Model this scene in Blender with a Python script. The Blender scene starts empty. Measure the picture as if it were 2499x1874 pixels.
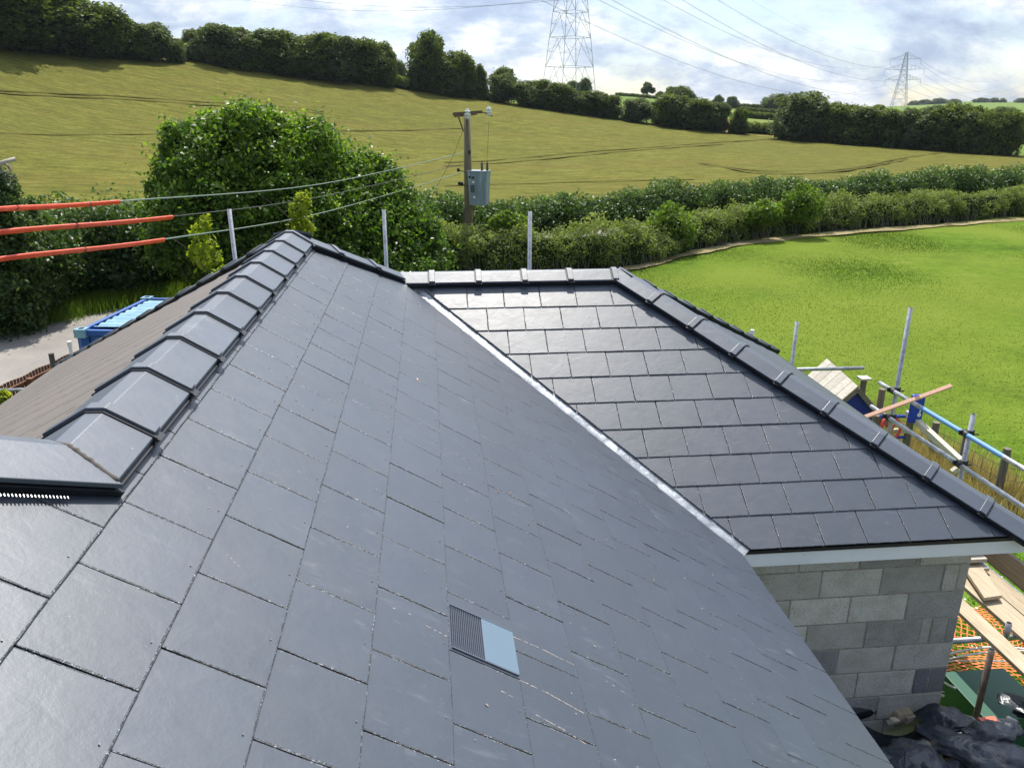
import bpy, math, random
import numpy as np
from mathutils import Vector, Matrix

random.seed(7)
RNG = np.random.default_rng(7)
scene = bpy.context.scene
COL = scene.collection
R = math.radians

# ------------------------------------------------------------------ camera
CAM_PITCH, CAM_ROLL, CAM_AZ = 0.33388599770494143, 0.0039060243378623485, 0.10339135157645947
FOCAL_PX, PW, PH = 1947.5844971209624, 2499.0, 1874.0
_f = Vector((math.sin(CAM_AZ) * math.cos(CAM_PITCH), math.cos(CAM_AZ) * math.cos(CAM_PITCH), -math.sin(CAM_PITCH)))
_r = Vector((math.cos(CAM_AZ), -math.sin(CAM_AZ), 0.0))
_u = _r.cross(_f)
_c, _s = math.cos(CAM_ROLL), math.sin(CAM_ROLL)
RIGHT, UP, FWD = _c * _r + _s * _u, _c * _u - _s * _r, _f
cam_data = bpy.data.cameras.new('camera')
cam = bpy.data.objects.new('camera', cam_data)
COL.objects.link(cam)
cam.matrix_world = Matrix(((RIGHT.x, UP.x, -FWD.x, 0), (RIGHT.y, UP.y, -FWD.y, 0), (RIGHT.z, UP.z, -FWD.z, 0), (0, 0, 0, 1)))
cam_data.sensor_width = 36.0
cam_data.lens = FOCAL_PX / PW * 36.0
cam_data.clip_start = 0.05
cam_data.clip_end = 8000.0
scene.camera = cam

# ------------------------------------------------------------------ sun, sky, exposure
SUN_AZ, SUN_EL = R(7.0), R(57.3)          # azimuth measured from +Y towards +X
sun_data = bpy.data.lights.new('sun', 'SUN')
sun_data.energy = 5.0
sun_data.angle = R(0.53)
sun_data.color = (1.0, 0.95, 0.86)
sun = bpy.data.objects.new('sun', sun_data)
COL.objects.link(sun)
sdir = Vector((math.sin(SUN_AZ) * math.cos(SUN_EL), math.cos(SUN_AZ) * math.cos(SUN_EL), math.sin(SUN_EL)))
sun.rotation_euler = (-sdir).to_track_quat('-Z', 'Y').to_euler()
sun.location = (0, 0, 60)

world = bpy.data.worlds.new('World')
scene.world = world
world.use_nodes = True
wn, wl = world.node_tree.nodes, world.node_tree.links
wn.clear()


def wnode(t, **kw):
    n = wn.new(t)
    for k, v in kw.items():
        setattr(n, k, v)
    return n


w_out = wnode('ShaderNodeOutputWorld')
w_sky = wnode('ShaderNodeTexSky', sky_type='NISHITA', sun_disc=False, sun_elevation=SUN_EL, sun_rotation=SUN_AZ,
              air_density=1.0, dust_density=0.6, ozone_density=1.6)
bg_sky = wnode('ShaderNodeBackground')
bg_sky.inputs['Strength'].default_value = 0.12
wl.new(w_sky.outputs[0], bg_sky.inputs['Color'])
geo = wnode('ShaderNodeNewGeometry')
sep = wnode('ShaderNodeSeparateXYZ')
neg = wnode('ShaderNodeVectorMath', operation='SCALE')
neg.inputs['Scale'].default_value = -1.0
wl.new(geo.outputs['Incoming'], neg.inputs[0])
wl.new(neg.outputs[0], sep.inputs[0])


def wmath(op, a, b=None, clamp=False):
    n = wnode('ShaderNodeMath', operation=op, use_clamp=clamp)
    for i, v in enumerate((a, b)):
        if v is None:
            continue
        if isinstance(v, (int, float)):
            n.inputs[i].default_value = v
        else:
            wl.new(v, n.inputs[i])
    return n.outputs[0]


zz = wmath('MAXIMUM', sep.outputs['Z'], 0.0)
den = wmath('ADD', zz, 0.50)
cx = wmath('DIVIDE', sep.outputs['X'], den)
cy = wmath('DIVIDE', sep.outputs['Y'], den)
comb = wnode('ShaderNodeCombineXYZ')
wl.new(cx, comb.inputs[0])
wl.new(cy, comb.inputs[1])
comb.inputs[2].default_value = 3.1


def wnoise(scale, detail, rough, dist=0.0, off=0.0, ax=1.0, ay=1.0):
    m = wnode('ShaderNodeMapping')
    m.inputs['Location'].default_value = (off, off * 0.7, 0)
    m.inputs['Scale'].default_value = (ax, ay, 1)
    wl.new(comb.outputs[0], m.inputs[0])
    n = wnode('ShaderNodeTexNoise')
    n.inputs['Scale'].default_value = scale
    n.inputs['Detail'].default_value = detail
    n.inputs['Roughness'].default_value = rough
    n.inputs['Distortion'].default_value = dist
    wl.new(m.outputs[0], n.inputs['Vector'])
    return n.outputs['Fac']


def wramp(fac, stops):
    n = wnode('ShaderNodeValToRGB')
    el = n.color_ramp.elements
    while len(el) > 1:
        el.remove(el[-1])
    el[0].position = stops[0][0]
    el[0].color = (*stops[0][1], 1)
    for p, c in stops[1:]:
        e = el.new(p)
        e.color = (*c, 1)
    wl.new(fac, n.inputs[0])
    return n.outputs[0]


cover = wramp(wnoise(3.4, 11, 0.60, 0.15, 4.3, 0.9, 1.15), [(0.38, (0, 0, 0)), (0.54, (1, 1, 1))])
shade = wramp(wnoise(6.5, 12, 0.63, 0.15, 11.7, 0.9, 1.2), [(0.36, (0.45, 0.55, 0.76)), (0.46, (0.60, 0.70, 0.88)), (0.54, (0.84, 0.90, 1.0)), (0.63, (1.16, 1.18, 1.18))])
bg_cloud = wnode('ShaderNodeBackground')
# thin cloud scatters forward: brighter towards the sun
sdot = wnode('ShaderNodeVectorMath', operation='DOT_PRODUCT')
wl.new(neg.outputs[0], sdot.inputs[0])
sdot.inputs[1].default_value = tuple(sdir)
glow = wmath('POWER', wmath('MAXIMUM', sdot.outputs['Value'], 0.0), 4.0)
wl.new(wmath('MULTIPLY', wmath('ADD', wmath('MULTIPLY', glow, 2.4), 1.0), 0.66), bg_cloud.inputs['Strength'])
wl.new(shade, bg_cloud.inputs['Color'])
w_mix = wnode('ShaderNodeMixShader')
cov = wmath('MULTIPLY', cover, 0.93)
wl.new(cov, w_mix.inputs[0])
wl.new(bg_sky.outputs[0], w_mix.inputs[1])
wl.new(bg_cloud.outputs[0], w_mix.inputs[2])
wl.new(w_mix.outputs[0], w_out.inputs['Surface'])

scene.view_settings.view_transform = 'Standard'
scene.view_settings.look = 'None'
scene.view_settings.gamma = 1.0
scene.view_settings.exposure = 0.3
scene.view_settings.use_curve_mapping = False
scene.cycles.max_bounces = 6
scene.cycles.transparent_max_bounces = 6
scene.cycles.use_denoising = True

# ------------------------------------------------------------------ helpers
K = 2499.0 / 2212.0


def ray(X, Y):
    """direction through a point of the photograph (2212 px wide)"""
    return FWD + RIGHT * ((X * K - PW / 2) / FOCAL_PX) - UP * ((Y * K - PH / 2) / FOCAL_PX)


def at_z(X, Y, z):
    d = ray(X, Y)
    return d * (z / d.z)


def at_y(X, Y, y):
    d = ray(X, Y)
    return d * (y / d.y)


def at_x(X, Y, x):
    d = ray(X, Y)
    return d * (x / d.x)


def at_d(X, Y, dist):
    d = ray(X, Y)
    return d * (dist / math.hypot(d.x, d.y))


def props(o, label=None, cat=None, group=None, kind=None):
    if label:
        o['label'] = label
    if cat:
        o['category'] = cat
    if group:
        o['group'] = group
    if kind:
        o['kind'] = kind
    return o


def raw_mesh(name, verts, faces, mat=None, smooth=False):
    me = bpy.data.meshes.new(name)
    me.from_pydata([tuple(v) for v in verts], [], faces)
    if mat:
        me.materials.append(mat)
    if smooth:
        me.polygons.foreach_set('use_smooth', [True] * len(me.polygons))
    me.update()
    return me


def link(name, me, parent=None, loc=None):
    o = bpy.data.objects.new(name, me)
    COL.objects.link(o)
    if parent:
        o.parent = parent
        o.matrix_parent_inverse = Matrix.Translation(-ploc(parent))
    if loc is not None:
        o.location = loc
    return o


def ploc(p):
    v = Vector(p.location)
    return v


def empty(name, loc=(0, 0, 0)):
    o = bpy.data.objects.new(name, None)
    COL.objects.link(o)
    o.location = loc
    o.empty_display_size = 0.2
    return o


class MB:
    """collects shapes for one mesh"""

    def __init__(s):
        s.v, s.f = [], []

    def add(s, vs, fs):
        b = len(s.v)
        s.v += [tuple(v) for v in vs]
        s.f += [tuple(b + i for i in f) for f in fs]

    def tube(s, p0, p1, r0, r1=None, n=10, caps=True):
        p0, p1 = Vector(p0), Vector(p1)
        r1 = r0 if r1 is None else r1
        d = (p1 - p0).normalized()
        a = d.orthogonal().normalized()
        b = d.cross(a)
        vs = []
        for p, r in ((p0, r0), (p1, r1)):
            for i in range(n):
                t = 2 * math.pi * i / n
                vs.append(p + a * (r * math.cos(t)) + b * (r * math.sin(t)))
        fs = [(i, (i + 1) % n, n + (i + 1) % n, n + i) for i in range(n)]
        if caps:
            fs += [tuple(range(n - 1, -1, -1)), tuple(range(n, 2 * n))]
        s.add(vs, fs)

    def path(s, pts, r, n=6):
        pts = [Vector(p) for p in pts]
        rings = []
        m = len(pts)
        a = None
        for i, p in enumerate(pts):
            d = (pts[min(i + 1, m - 1)] - pts[max(i - 1, 0)]).normalized()
            if a is None:
                a = d.orthogonal().normalized()
            a = (a - d * a.dot(d)).normalized()
            b = d.cross(a)
            rr = r[i] if isinstance(r, (list, tuple)) else r
            rings.append([p + a * (rr * math.cos(2 * math.pi * k / n)) + b * (rr * math.sin(2 * math.pi * k / n)) for k in range(n)])
        vs = [v for g in rings for v in g]
        fs = []
        for i in range(m - 1):
            for k in range(n):
                fs.append((i * n + k, i * n + (k + 1) % n, (i + 1) * n + (k + 1) % n, (i + 1) * n + k))
        fs += [tuple(range(n - 1, -1, -1)), tuple((m - 1) * n + k for k in range(n))]
        s.add(vs, fs)

    def beam(s, p0, p1, w, h, up=(0, 0, 1)):
        p0, p1 = Vector(p0), Vector(p1)
        d = (p1 - p0).normalized()
        up = Vector(up)
        x = d.cross(up)
        if x.length < 1e-4:
            x = d.orthogonal()
        x.normalize()
        z = x.cross(d)
        vs = []
        for p in (p0, p1):
            for sx, sz in ((-1, -1), (1, -1), (1, 1), (-1, 1)):
                vs.append(p + x * (sx * w / 2) + z * (sz * h / 2))
        s.add(vs, [(0, 1, 2, 3), (7, 6, 5, 4), (0, 4, 5, 1), (1, 5, 6, 2), (2, 6, 7, 3), (3, 7, 4, 0)])

    def box(s, lo, hi):
        x0, y0, z0 = lo
        x1, y1, z1 = hi
        s.add([(x0, y0, z0), (x1, y0, z0), (x1, y1, z0), (x0, y1, z0), (x0, y0, z1), (x1, y0, z1), (x1, y1, z1), (x0, y1, z1)],
              [(3, 2, 1, 0), (4, 5, 6, 7), (0, 1, 5, 4), (1, 2, 6, 5), (2, 3, 7, 6), (3, 0, 4, 7)])

    def build(s, name, mat, parent=None, smooth=False, bevel=0.0):
        me = raw_mesh(name, s.v, s.f, mat, smooth)
        o = link(name, me, parent)
        if bevel:
            m = o.modifiers.new('edge', 'BEVEL')
            m.width = bevel
            m.segments = 2
            m.limit_method = 'ANGLE'
        return o


# ------------------------------------------------------------------ materials
def mat(name, base=(0.5, 0.5, 0.5), rough=0.6, metal=0.0, spec=0.5):
    m = bpy.data.materials.new(name)
    m.use_nodes = True
    b = m.node_tree.nodes['Principled BSDF']
    b.inputs['Base Color'].default_value = (*base, 1)
    b.inputs['Roughness'].default_value = rough
    b.inputs['Metallic'].default_value = metal
    b.inputs['Specular IOR Level'].default_value = spec
    return m


class NT:
    def __init__(s, m):
        s.m, s.n, s.l = m, m.node_tree.nodes, m.node_tree.links
        s.b = s.n['Principled BSDF']

    def coord(s, kind='Object'):
        return s.n.new('ShaderNodeTexCoord').outputs[kind]

    def pos(s):
        return s.n.new('ShaderNodeNewGeometry').outputs['Position']

    def mapping(s, vec, scale=(1, 1, 1), rot=(0, 0, 0)):
        m = s.n.new('ShaderNodeMapping')
        m.inputs['Scale'].default_value = scale
        m.inputs['Rotation'].default_value = rot
        s.l.new(vec, m.inputs[0])
        return m.outputs[0]

    def noise(s, vec, scale, detail=4, rough=0.55, dist=0.0):
        n = s.n.new('ShaderNodeTexNoise')
        n.inputs['Scale'].default_value = scale
        n.inputs['Detail'].default_value = detail
        n.inputs['Roughness'].default_value = rough
        n.inputs['Distortion'].default_value = dist
        s.l.new(vec, n.inputs['Vector'])
        return n.outputs['Fac']

    def ramp(s, fac, stops):
        n = s.n.new('ShaderNodeValToRGB')
        el = n.color_ramp.elements
        while len(el) > 1:
            el.remove(el[-1])
        el[0].position = stops[0][0]
        el[0].color = (*stops[0][1], 1)
        for p, c in stops[1:]:
            e = el.new(p)
            e.color = (*c, 1)
        s.l.new(fac, n.inputs[0])
        return n.outputs[0]

    def mix(s, fac, a, b, kind='MIX'):
        n = s.n.new('ShaderNodeMix')
        n.data_type = 'RGBA'
        n.blend_type = kind
        for i, v in ((0, fac), (6, a), (7, b)):
            if isinstance(v, (int, float)):
                n.inputs[i].default_value = v
            elif isinstance(v, tuple):
                n.inputs[i].default_value = (*v, 1)
            else:
                s.l.new(v, n.inputs[i])
        return n.outputs[2]

    def math(s, op, a, b=0.0, clamp=False):
        n = s.n.new('ShaderNodeMath')
        n.operation = op
        n.use_clamp = clamp
        for i, v in enumerate((a, b)):
            if isinstance(v, (int, float)):
                n.inputs[i].default_value = v
            else:
                s.l.new(v, n.inputs[i])
        return n.outputs[0]

    def attr(s, name):
        n = s.n.new('ShaderNodeAttribute')
        n.attribute_name = name
        return n.outputs['Fac']

    def rnd(s):
        return s.n.new('ShaderNodeObjectInfo').outputs['Random']

    def color(s, c):
        s.l.new(c, s.b.inputs['Base Color'])

    def rough(s, r):
        s.l.new(r, s.b.inputs['Roughness'])

    def bump(s, h, strength=0.3, dist=0.01):
        n = s.n.new('ShaderNodeBump')
        n.inputs['Strength'].default_value = strength
        n.inputs['Distance'].default_value = dist
        s.l.new(h, n.inputs['Height'])
        s.l.new(n.outputs[0], s.b.inputs['Normal'])


def g3(v):
    return (v, v, v)


def slate_material(name, base, rough0, spec=1.72):
    m = mat(name, base, 0.4, 0.0, 0.5)
    m.node_tree.nodes['Principled BSDF'].inputs['IOR'].default_value = spec
    t = NT(m)
    P = t.pos()
    big = t.noise(P, 1.1, 4, 0.6)
    c = t.ramp(big, [(0.3, tuple(v * 0.86 for v in base)), (0.7, tuple(v * 1.14 for v in base))])
    c = t.mix(t.math('MULTIPLY', t.rnd(), 0.45), c, tuple(v * 0.72 for v in base))
    # chalky rubbed smears
    sm = t.noise(t.mapping(P, (3.0, 9.0, 3.0), (0, 0, 0.5)), 2.2, 6, 0.7, 0.6)
    patch = t.noise(P, 2.4, 3, 0.5)
    f = t.math('MULTIPLY', t.ramp(sm, [(0.56, g3(0)), (0.78, g3(1))]), t.ramp(patch, [(0.48, g3(0)), (0.66, g3(1))]))
    c = t.mix(t.math('MULTIPLY', f, 0.42), c, (0.22, 0.25, 0.29))
    # pale grit specks
    vor = t.n.new('ShaderNodeTexVoronoi')
    vor.inputs['Scale'].default_value = 26.0
    t.l.new(P, vor.inputs['Vector'])
    sp = t.ramp(vor.outputs['Distance'], [(0.045, g3(1)), (0.075, g3(0))])
    sel = t.ramp(t.noise(P, 17.0, 2, 0.5), [(0.60, g3(0)), (0.64, g3(1))])
    c = t.mix(t.math('MULTIPLY', t.math('MULTIPLY', sp, sel), 0.75), c, (0.48, 0.49, 0.48))
    t.color(c)
    fine = t.noise(P, 90.0, 3, 0.6)
    wave = t.noise(P, 9.0, 5, 0.6, 0.3)
    rg = t.math('ADD', t.math('MULTIPLY', wave, 0.20), rough0)
    t.rough(t.math('ADD', rg, t.math('MULTIPLY', f, 0.12)))
    h = t.math('ADD', t.math('MULTIPLY', wave, 1.0), t.math('MULTIPLY', fine, 0.10))
    t.bump(h, 0.28, 0.006)
    return m


M = {}
M['slate'] = slate_material('slate', (0.037, 0.050, 0.074), 0.36, 1.87)
m = mat('slate_edge', (0.035, 0.042, 0.055), 0.35)
m.node_tree.nodes['Principled BSDF'].inputs['IOR'].default_value = 1.8
t = NT(m)
P = t.pos()
e1_ = t.noise(P, 120.0, 4, 0.75, 0.5)
t.color(t.ramp(e1_, [(0.42, (0.012, 0.014, 0.02)), (0.56, (0.05, 0.06, 0.075)), (0.64, (0.32, 0.36, 0.42))]))
t.rough(t.ramp(e1_, [(0.4, g3(0.6)), (0.6, g3(0.25))]))
t.bump(t.noise(P, 160.0, 4, 0.7), 1.0, 0.004)
M['slate_edge'] = m
M['slate_far'] = slate_material('slate_grazing_sun', (0.18, 0.15, 0.13), 0.42)  # brown of the grazing sun painted into the left slope's slate colour
M['tile'] = slate_material('ridge_concrete', (0.068, 0.084, 0.115), 0.36, 1.8)
M['black'] = mat('black_plastic', (0.012, 0.013, 0.018), 0.45)
M['membrane'] = mat('underlay', (0.02, 0.02, 0.022), 0.8)

m = mat('lead', (0.42, 0.44, 0.46), 0.42, 0.55)
t = NT(m)
P = t.pos()
str_ = t.noise(t.mapping(P, (30, 30, 30)), 1.0, 3)
mot = t.noise(P, 7.0, 6, 0.7, 0.8)
t.color(t.ramp(mot, [(0.30, (0.18, 0.20, 0.23)), (0.50, (0.34, 0.36, 0.39)), (0.66, (0.56, 0.58, 0.60)), (0.76, (0.38, 0.34, 0.28))]))
t.rough(t.math('ADD', t.math('MULTIPLY', str_, 0.25), 0.28))
t.bump(t.math('ADD', t.noise(P, 22, 4), t.math('MULTIPLY', str_, 0.4)), 0.5, 0.008)
M['lead'] = m

m = mat('upvc', (0.88, 0.90, 0.92), 0.3)
t = NT(m)
t.color(t.ramp(t.noise(t.pos(), 3.0, 5, 0.6), [(0.35, (0.85, 0.88, 0.94)), (0.6, (0.92, 0.94, 0.99))]))
M['upvc'] = m

m = mat('concrete_block', (0.32, 0.32, 0.31), 0.92)
t = NT(m)
P = t.pos()
base = t.ramp(t.rnd(), [(0.0, (0.14, 0.155, 0.18)), (0.10, (0.30, 0.305, 0.31)), (0.28, (0.50, 0.485, 0.45)), (0.75, (0.64, 0.62, 0.57)), (1.0, (0.78, 0.76, 0.70))])
pit = t.noise(P, 75.0, 3, 0.65)
blot = t.noise(P, 6.0, 5, 0.65)
c = t.mix(t.math('MULTIPLY', t.ramp(blot, [(0.42, g3(0)), (0.72, g3(1))]), 0.5), base, (0.55, 0.48, 0.38), 'MULTIPLY')
c = t.mix(t.ramp(pit, [(0.34, g3(0.45)), (0.46, g3(0))]), c, (0.16, 0.155, 0.15))
c = t.mix(t.ramp(pit, [(0.60, g3(0)), (0.72, g3(0.5))]), c, (0.62, 0.62, 0.60))
t.color(c)
t.bump(t.math('ADD', pit, t.math('MULTIPLY', t.noise(P, 220, 2), 0.5)), 0.8, 0.01)
M['block'] = m

m = mat('mortar', (0.35, 0.32, 0.27), 0.95)
t = NT(m)
t.color(t.ramp(t.noise(t.pos(), 18, 5, 0.7), [(0.3, (0.22, 0.20, 0.17)), (0.7, (0.46, 0.42, 0.36))]))
t.bump(t.noise(t.pos(), 60, 4), 0.6, 0.01)
M['mortar'] = m

m = mat('galvanised', (0.42, 0.44, 0.47), 0.42, 0.75)
t = NT(m)
t.color(t.ramp(t.noise(t.pos(), 14, 5, 0.7), [(0.3, (0.26, 0.27, 0.29)), (0.55, (0.45, 0.47, 0.50)), (0.75, (0.58, 0.58, 0.57))]))
t.rough(t.ramp(t.noise(t.pos(), 9, 3), [(0.3, g3(0.35)), (0.7, g3(0.6))]))
M['galv'] = m
M['fillet'] = mat('weathered_mortar', (0.11, 0.095, 0.085), 0.95)
m = mat('rusty_tube', (0.17, 0.12, 0.10), 0.75, 0.3)
t = NT(m)
t.color(t.ramp(t.noise(t.pos(), 25, 5, 0.7), [(0.3, (0.10, 0.07, 0.06)), (0.6, (0.22, 0.17, 0.14)), (0.75, (0.30, 0.27, 0.25))]))
M['rust'] = m
M['blue_band'] = mat('blue_paint_tube', (0.12, 0.30, 0.62), 0.45)
M['coupler'] = mat('dark_coupler', (0.05, 0.05, 0.055), 0.6, 0.6)


def wood(name, a, b, scale=1.0, rough=0.85, axis=(14, 1.2, 14)):
    m = mat(name, a, rough)
    t = NT(m)
    P = t.pos()
    g = t.noise(t.mapping(P, tuple(v * scale for v in axis)), 3.0, 6, 0.65, 0.4)
    c = t.ramp(g, [(0.28, a), (0.7, b)])
    c = t.mix(t.math('MULTIPLY', t.rnd(), 0.35), c, tuple(v * 0.6 for v in a))
    t.color(c)
    t.bump(g, 0.4, 0.004)
    return m


M['board'] = wood('scaffold_board', (0.34, 0.27, 0.18), (0.60, 0.50, 0.36))
M['board_dark'] = wood('dark_brown_board', (0.16, 0.13, 0.09), (0.32, 0.27, 0.20))  # darker wood; on the toe board it paints a shaded face
M['grey_plank'] = wood('weathered_plank', (0.42, 0.38, 0.31), (0.66, 0.62, 0.54))
M['pink_batten'] = wood('treated_batten', (0.62, 0.34, 0.23), (0.78, 0.52, 0.37))
M['timber'] = wood('bleached_timber', (0.40, 0.36, 0.27), (0.70, 0.66, 0.55))
M['post_wood'] = wood('old_post', (0.10, 0.085, 0.065), (0.26, 0.23, 0.18), axis=(10, 10, 1.2))
M['fence_wood'] = wood('brown_stained_pickets', (0.13, 0.055, 0.03), (0.26, 0.12, 0.06), axis=(10, 10, 1.2))
M['pole_wood'] = wood('creosoted_pole', (0.13, 0.105, 0.055), (0.27, 0.235, 0.135), axis=(12, 12, 0.8))

M['blue_ply'] = mat('blue_painted_panel', (0.012, 0.035, 0.30), 0.5)
M['blue_plastic'] = mat('blue_plastic', (0.01, 0.05, 0.42), 0.4)
M['red_plastic'] = mat('red_plastic', (0.62, 0.05, 0.02), 0.4)
M['white_plastic'] = mat('white_plastic', (0.75, 0.75, 0.75), 0.4)
M['orange_sleeve'] = mat('orange_sleeve', (0.86, 0.075, 0.012), 0.45)
NT(M['orange_sleeve']).color(NT(M['orange_sleeve']).ramp(NT(M['orange_sleeve']).noise(NT(M['orange_sleeve']).pos(), 5, 5, 0.7), [(0.35, (0.72, 0.05, 0.01)), (0.68, (0.90, 0.10, 0.02)), (0.82, (0.85, 0.35, 0.25))]))
M['orange_net'] = mat('orange_netting', (0.85, 0.17, 0.03), 0.6)
M['cable'] = mat('weathered_cable', (0.20, 0.27, 0.22), 0.55)
M['cable_dark'] = mat('dark_cable', (0.05, 0.055, 0.05), 0.6)
M['steel'] = mat('pylon_steel', (0.30, 0.32, 0.35), 0.6, 0.3)
M['wire'] = mat('conductor', (0.22, 0.24, 0.27), 0.6, 0.3)
M['porcelain'] = mat('porcelain', (0.78, 0.80, 0.80), 0.12)
M['insulator_dark'] = mat('dark_insulator', (0.02, 0.018, 0.025), 0.3)
M['transformer'] = mat('transformer_grey', (0.30, 0.35, 0.38), 0.4)
t = NT(M['transformer'])
t.color(t.ramp(t.noise(t.mapping(t.pos(), (6, 6, 0.8)), 1.5, 5, 0.6), [(0.35, (0.17, 0.23, 0.28)), (0.6, (0.25, 0.32, 0.38)), (0.75, (0.44, 0.50, 0.53))]))
M['cross_arm'] = mat('rusty_steel', (0.16, 0.11, 0.08), 0.8, 0.3)
M['green_box'] = mat('green_cabinet', (0.018, 0.105, 0.065), 0.5)
M['container'] = mat('container_blue', (0.02, 0.10, 0.36), 0.5)
M['container_roof'] = mat('container_roof_faded', (0.22, 0.42, 0.52), 0.45)
t = NT(M['container_roof'])
t.color(t.ramp(t.noise(t.pos(), 4, 5, 0.7), [(0.3, (0.12, 0.27, 0.38)), (0.6, (0.24, 0.42, 0.51)), (0.8, (0.40, 0.52, 0.56))]))
M['copper'] = mat('copper', (0.60, 0.32, 0.20), 0.4, 0.7)
M['rivet'] = mat('dull_rivet', (0.30, 0.27, 0.25), 0.45, 0.5)
M['grit'] = mat('pale_grit', (0.62, 0.52, 0.44), 0.8)
M['vent_panel'] = mat('vent_plastic', (0.13, 0.19, 0.25), 0.16)
M['vent_bar'] = mat('vent_bars', (0.10, 0.115, 0.15), 0.3)
M['void'] = mat('dark_void', (0.006, 0.006, 0.008), 0.9)

m = mat('tarpaulin', (0.012, 0.015, 0.022), 0.4, 0.0, 0.5)
t = NT(m)
P = t.pos()
t.color(t.ramp(t.noise(P, 2.2, 6, 0.7), [(0.42, (0.016, 0.022, 0.034)), (0.60, (0.045, 0.058, 0.08)), (0.72, (0.20, 0.16, 0.10))]))
t.rough(t.ramp(t.noise(P, 5, 4), [(0.35, g3(0.24)), (0.7, g3(0.5))]))
t.bump(t.noise(P, 5.0, 5, 0.55, 1.5), 0.6, 0.04)
M['tarp'] = m

m = mat('asphalt', (0.30, 0.28, 0.26), 0.93)
t = NT(m)
P = t.pos()
c = t.ramp(t.noise(P, 0.9, 5, 0.6), [(0.3, (0.22, 0.205, 0.19)), (0.7, (0.34, 0.315, 0.285))])
c = t.mix(t.ramp(t.noise(P, 40, 3, 0.7), [(0.4, g3(0.35)), (0.6, g3(0))]), c, (0.14, 0.13, 0.12))
t.color(c)
t.bump(t.noise(P, 60, 3), 0.5, 0.01)
M['road'] = m
m = mat('gravel_edge', (0.42, 0.36, 0.28), 0.95)
t = NT(m)
t.color(t.ramp(t.noise(t.pos(), 6, 7, 0.75), [(0.3, (0.14, 0.12, 0.07)), (0.5, (0.40, 0.33, 0.24)), (0.75, (0.55, 0.47, 0.36))]))
t.bump(t.noise(t.pos(), 30, 4), 0.7, 0.03)
M['verge'] = m


def ground_mat(name, stops, s1, s2, bump_s, bump_d, stretch=(1, 1, 1), rot=0.0, mixc=None, detail_noise=None):
    m = mat(name, stops[0][1], 0.95, 0, 0.05)
    t = NT(m)
    P = t.mapping(t.pos(), stretch, (0, 0, rot))
    a = t.noise(P, s1, 6, 0.62, 0.3)
    b = t.noise(P, s2, 5, 0.7)
    f = t.math('ADD', t.math('MULTIPLY', a, 0.55), t.math('MULTIPLY', b, 0.45))
    c = t.ramp(f, stops)
    if mixc:
        big = t.noise(t.pos(), mixc[0], 3, 0.5)
        c = t.mix(t.ramp(big, [(0.42, g3(0)), (0.62, g3(mixc[2]))]), c, mixc[1])
    t.color(c)
    t.bump(t.math('ADD', b, t.noise(P, s2 * 4, 3)), 0.8, bump_d)
    return m


M['grass'] = ground_mat('meadow_grass', [(0.38, (0.055, 0.105, 0.010)), (0.48, (0.095, 0.165, 0.014)), (0.58, (0.135, 0.205, 0.022)), (0.66, (0.20, 0.235, 0.05))], 0.5, 4.0, 0.8, 0.05, (1, 1.0, 1), 0, (0.13, (0.160, 0.210, 0.028), 0.8))
def field_mat():
    m = mat('ripening_barley', (0.2, 0.17, 0.03), 0.95, 0, 0.05)
    t = NT(m)
    P = t.pos()
    a = t.noise(t.mapping(P, (1.0, 2.2, 1.0), (0, 0, 0.35)), 0.35, 6, 0.62, 0.3)
    b = t.noise(P, 3.6, 5, 0.72)
    b2 = t.noise(t.mapping(P, (1, 1, 0)), 1.1, 8, 0.8)
    f = t.math('ADD', t.math('MULTIPLY', a, 0.3), t.math('ADD', t.math('MULTIPLY', b, 0.35), t.math('MULTIPLY', b2, 0.35)))
    c = t.ramp(f, [(0.40, (0.075, 0.081, 0.013)), (0.50, (0.150, 0.150, 0.026)), (0.60, (0.240, 0.232, 0.048))])
    st = t.noise(t.mapping(P, (0.012, 0.16, 0.0), (0, 0, -0.22)), 1.0, 6, 0.62, 0.4)
    c = t.mix(t.ramp(st, [(0.46, g3(0)), (0.62, g3(0.55))]), c, (0.160, 0.130, 0.032))
    st2 = t.noise(t.mapping(P, (0.02, 0.45, 0.0), (0, 0, -0.22)), 1.0, 5, 0.6, 0.3)
    c = t.mix(t.ramp(st2, [(0.52, g3(0)), (0.66, g3(0.5))]), c, (0.088, 0.086, 0.022))
    gr = t.noise(P, 0.03, 3, 0.5)
    c = t.mix(t.ramp(gr, [(0.45, g3(0)), (0.65, g3(0.45))]), c, (0.120, 0.132, 0.028))
    row = t.noise(t.mapping(P, (0.22, 1.5, 0.0), (0, 0, -0.10)), 1.6, 9, 0.82, 0.2)
    c = t.mix(t.ramp(row, [(0.40, g3(0.65)), (0.52, g3(0))]), c, (0.070, 0.068, 0.016))
    c = t.mix(t.ramp(row, [(0.52, g3(0)), (0.64, g3(0.6))]), c, (0.290, 0.275, 0.070))
    t.color(c)
    t.bump(t.math('ADD', b, t.noise(P, 14, 3)), 0.8, 0.12)
    return m


M['wheat'] = field_mat()

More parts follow.
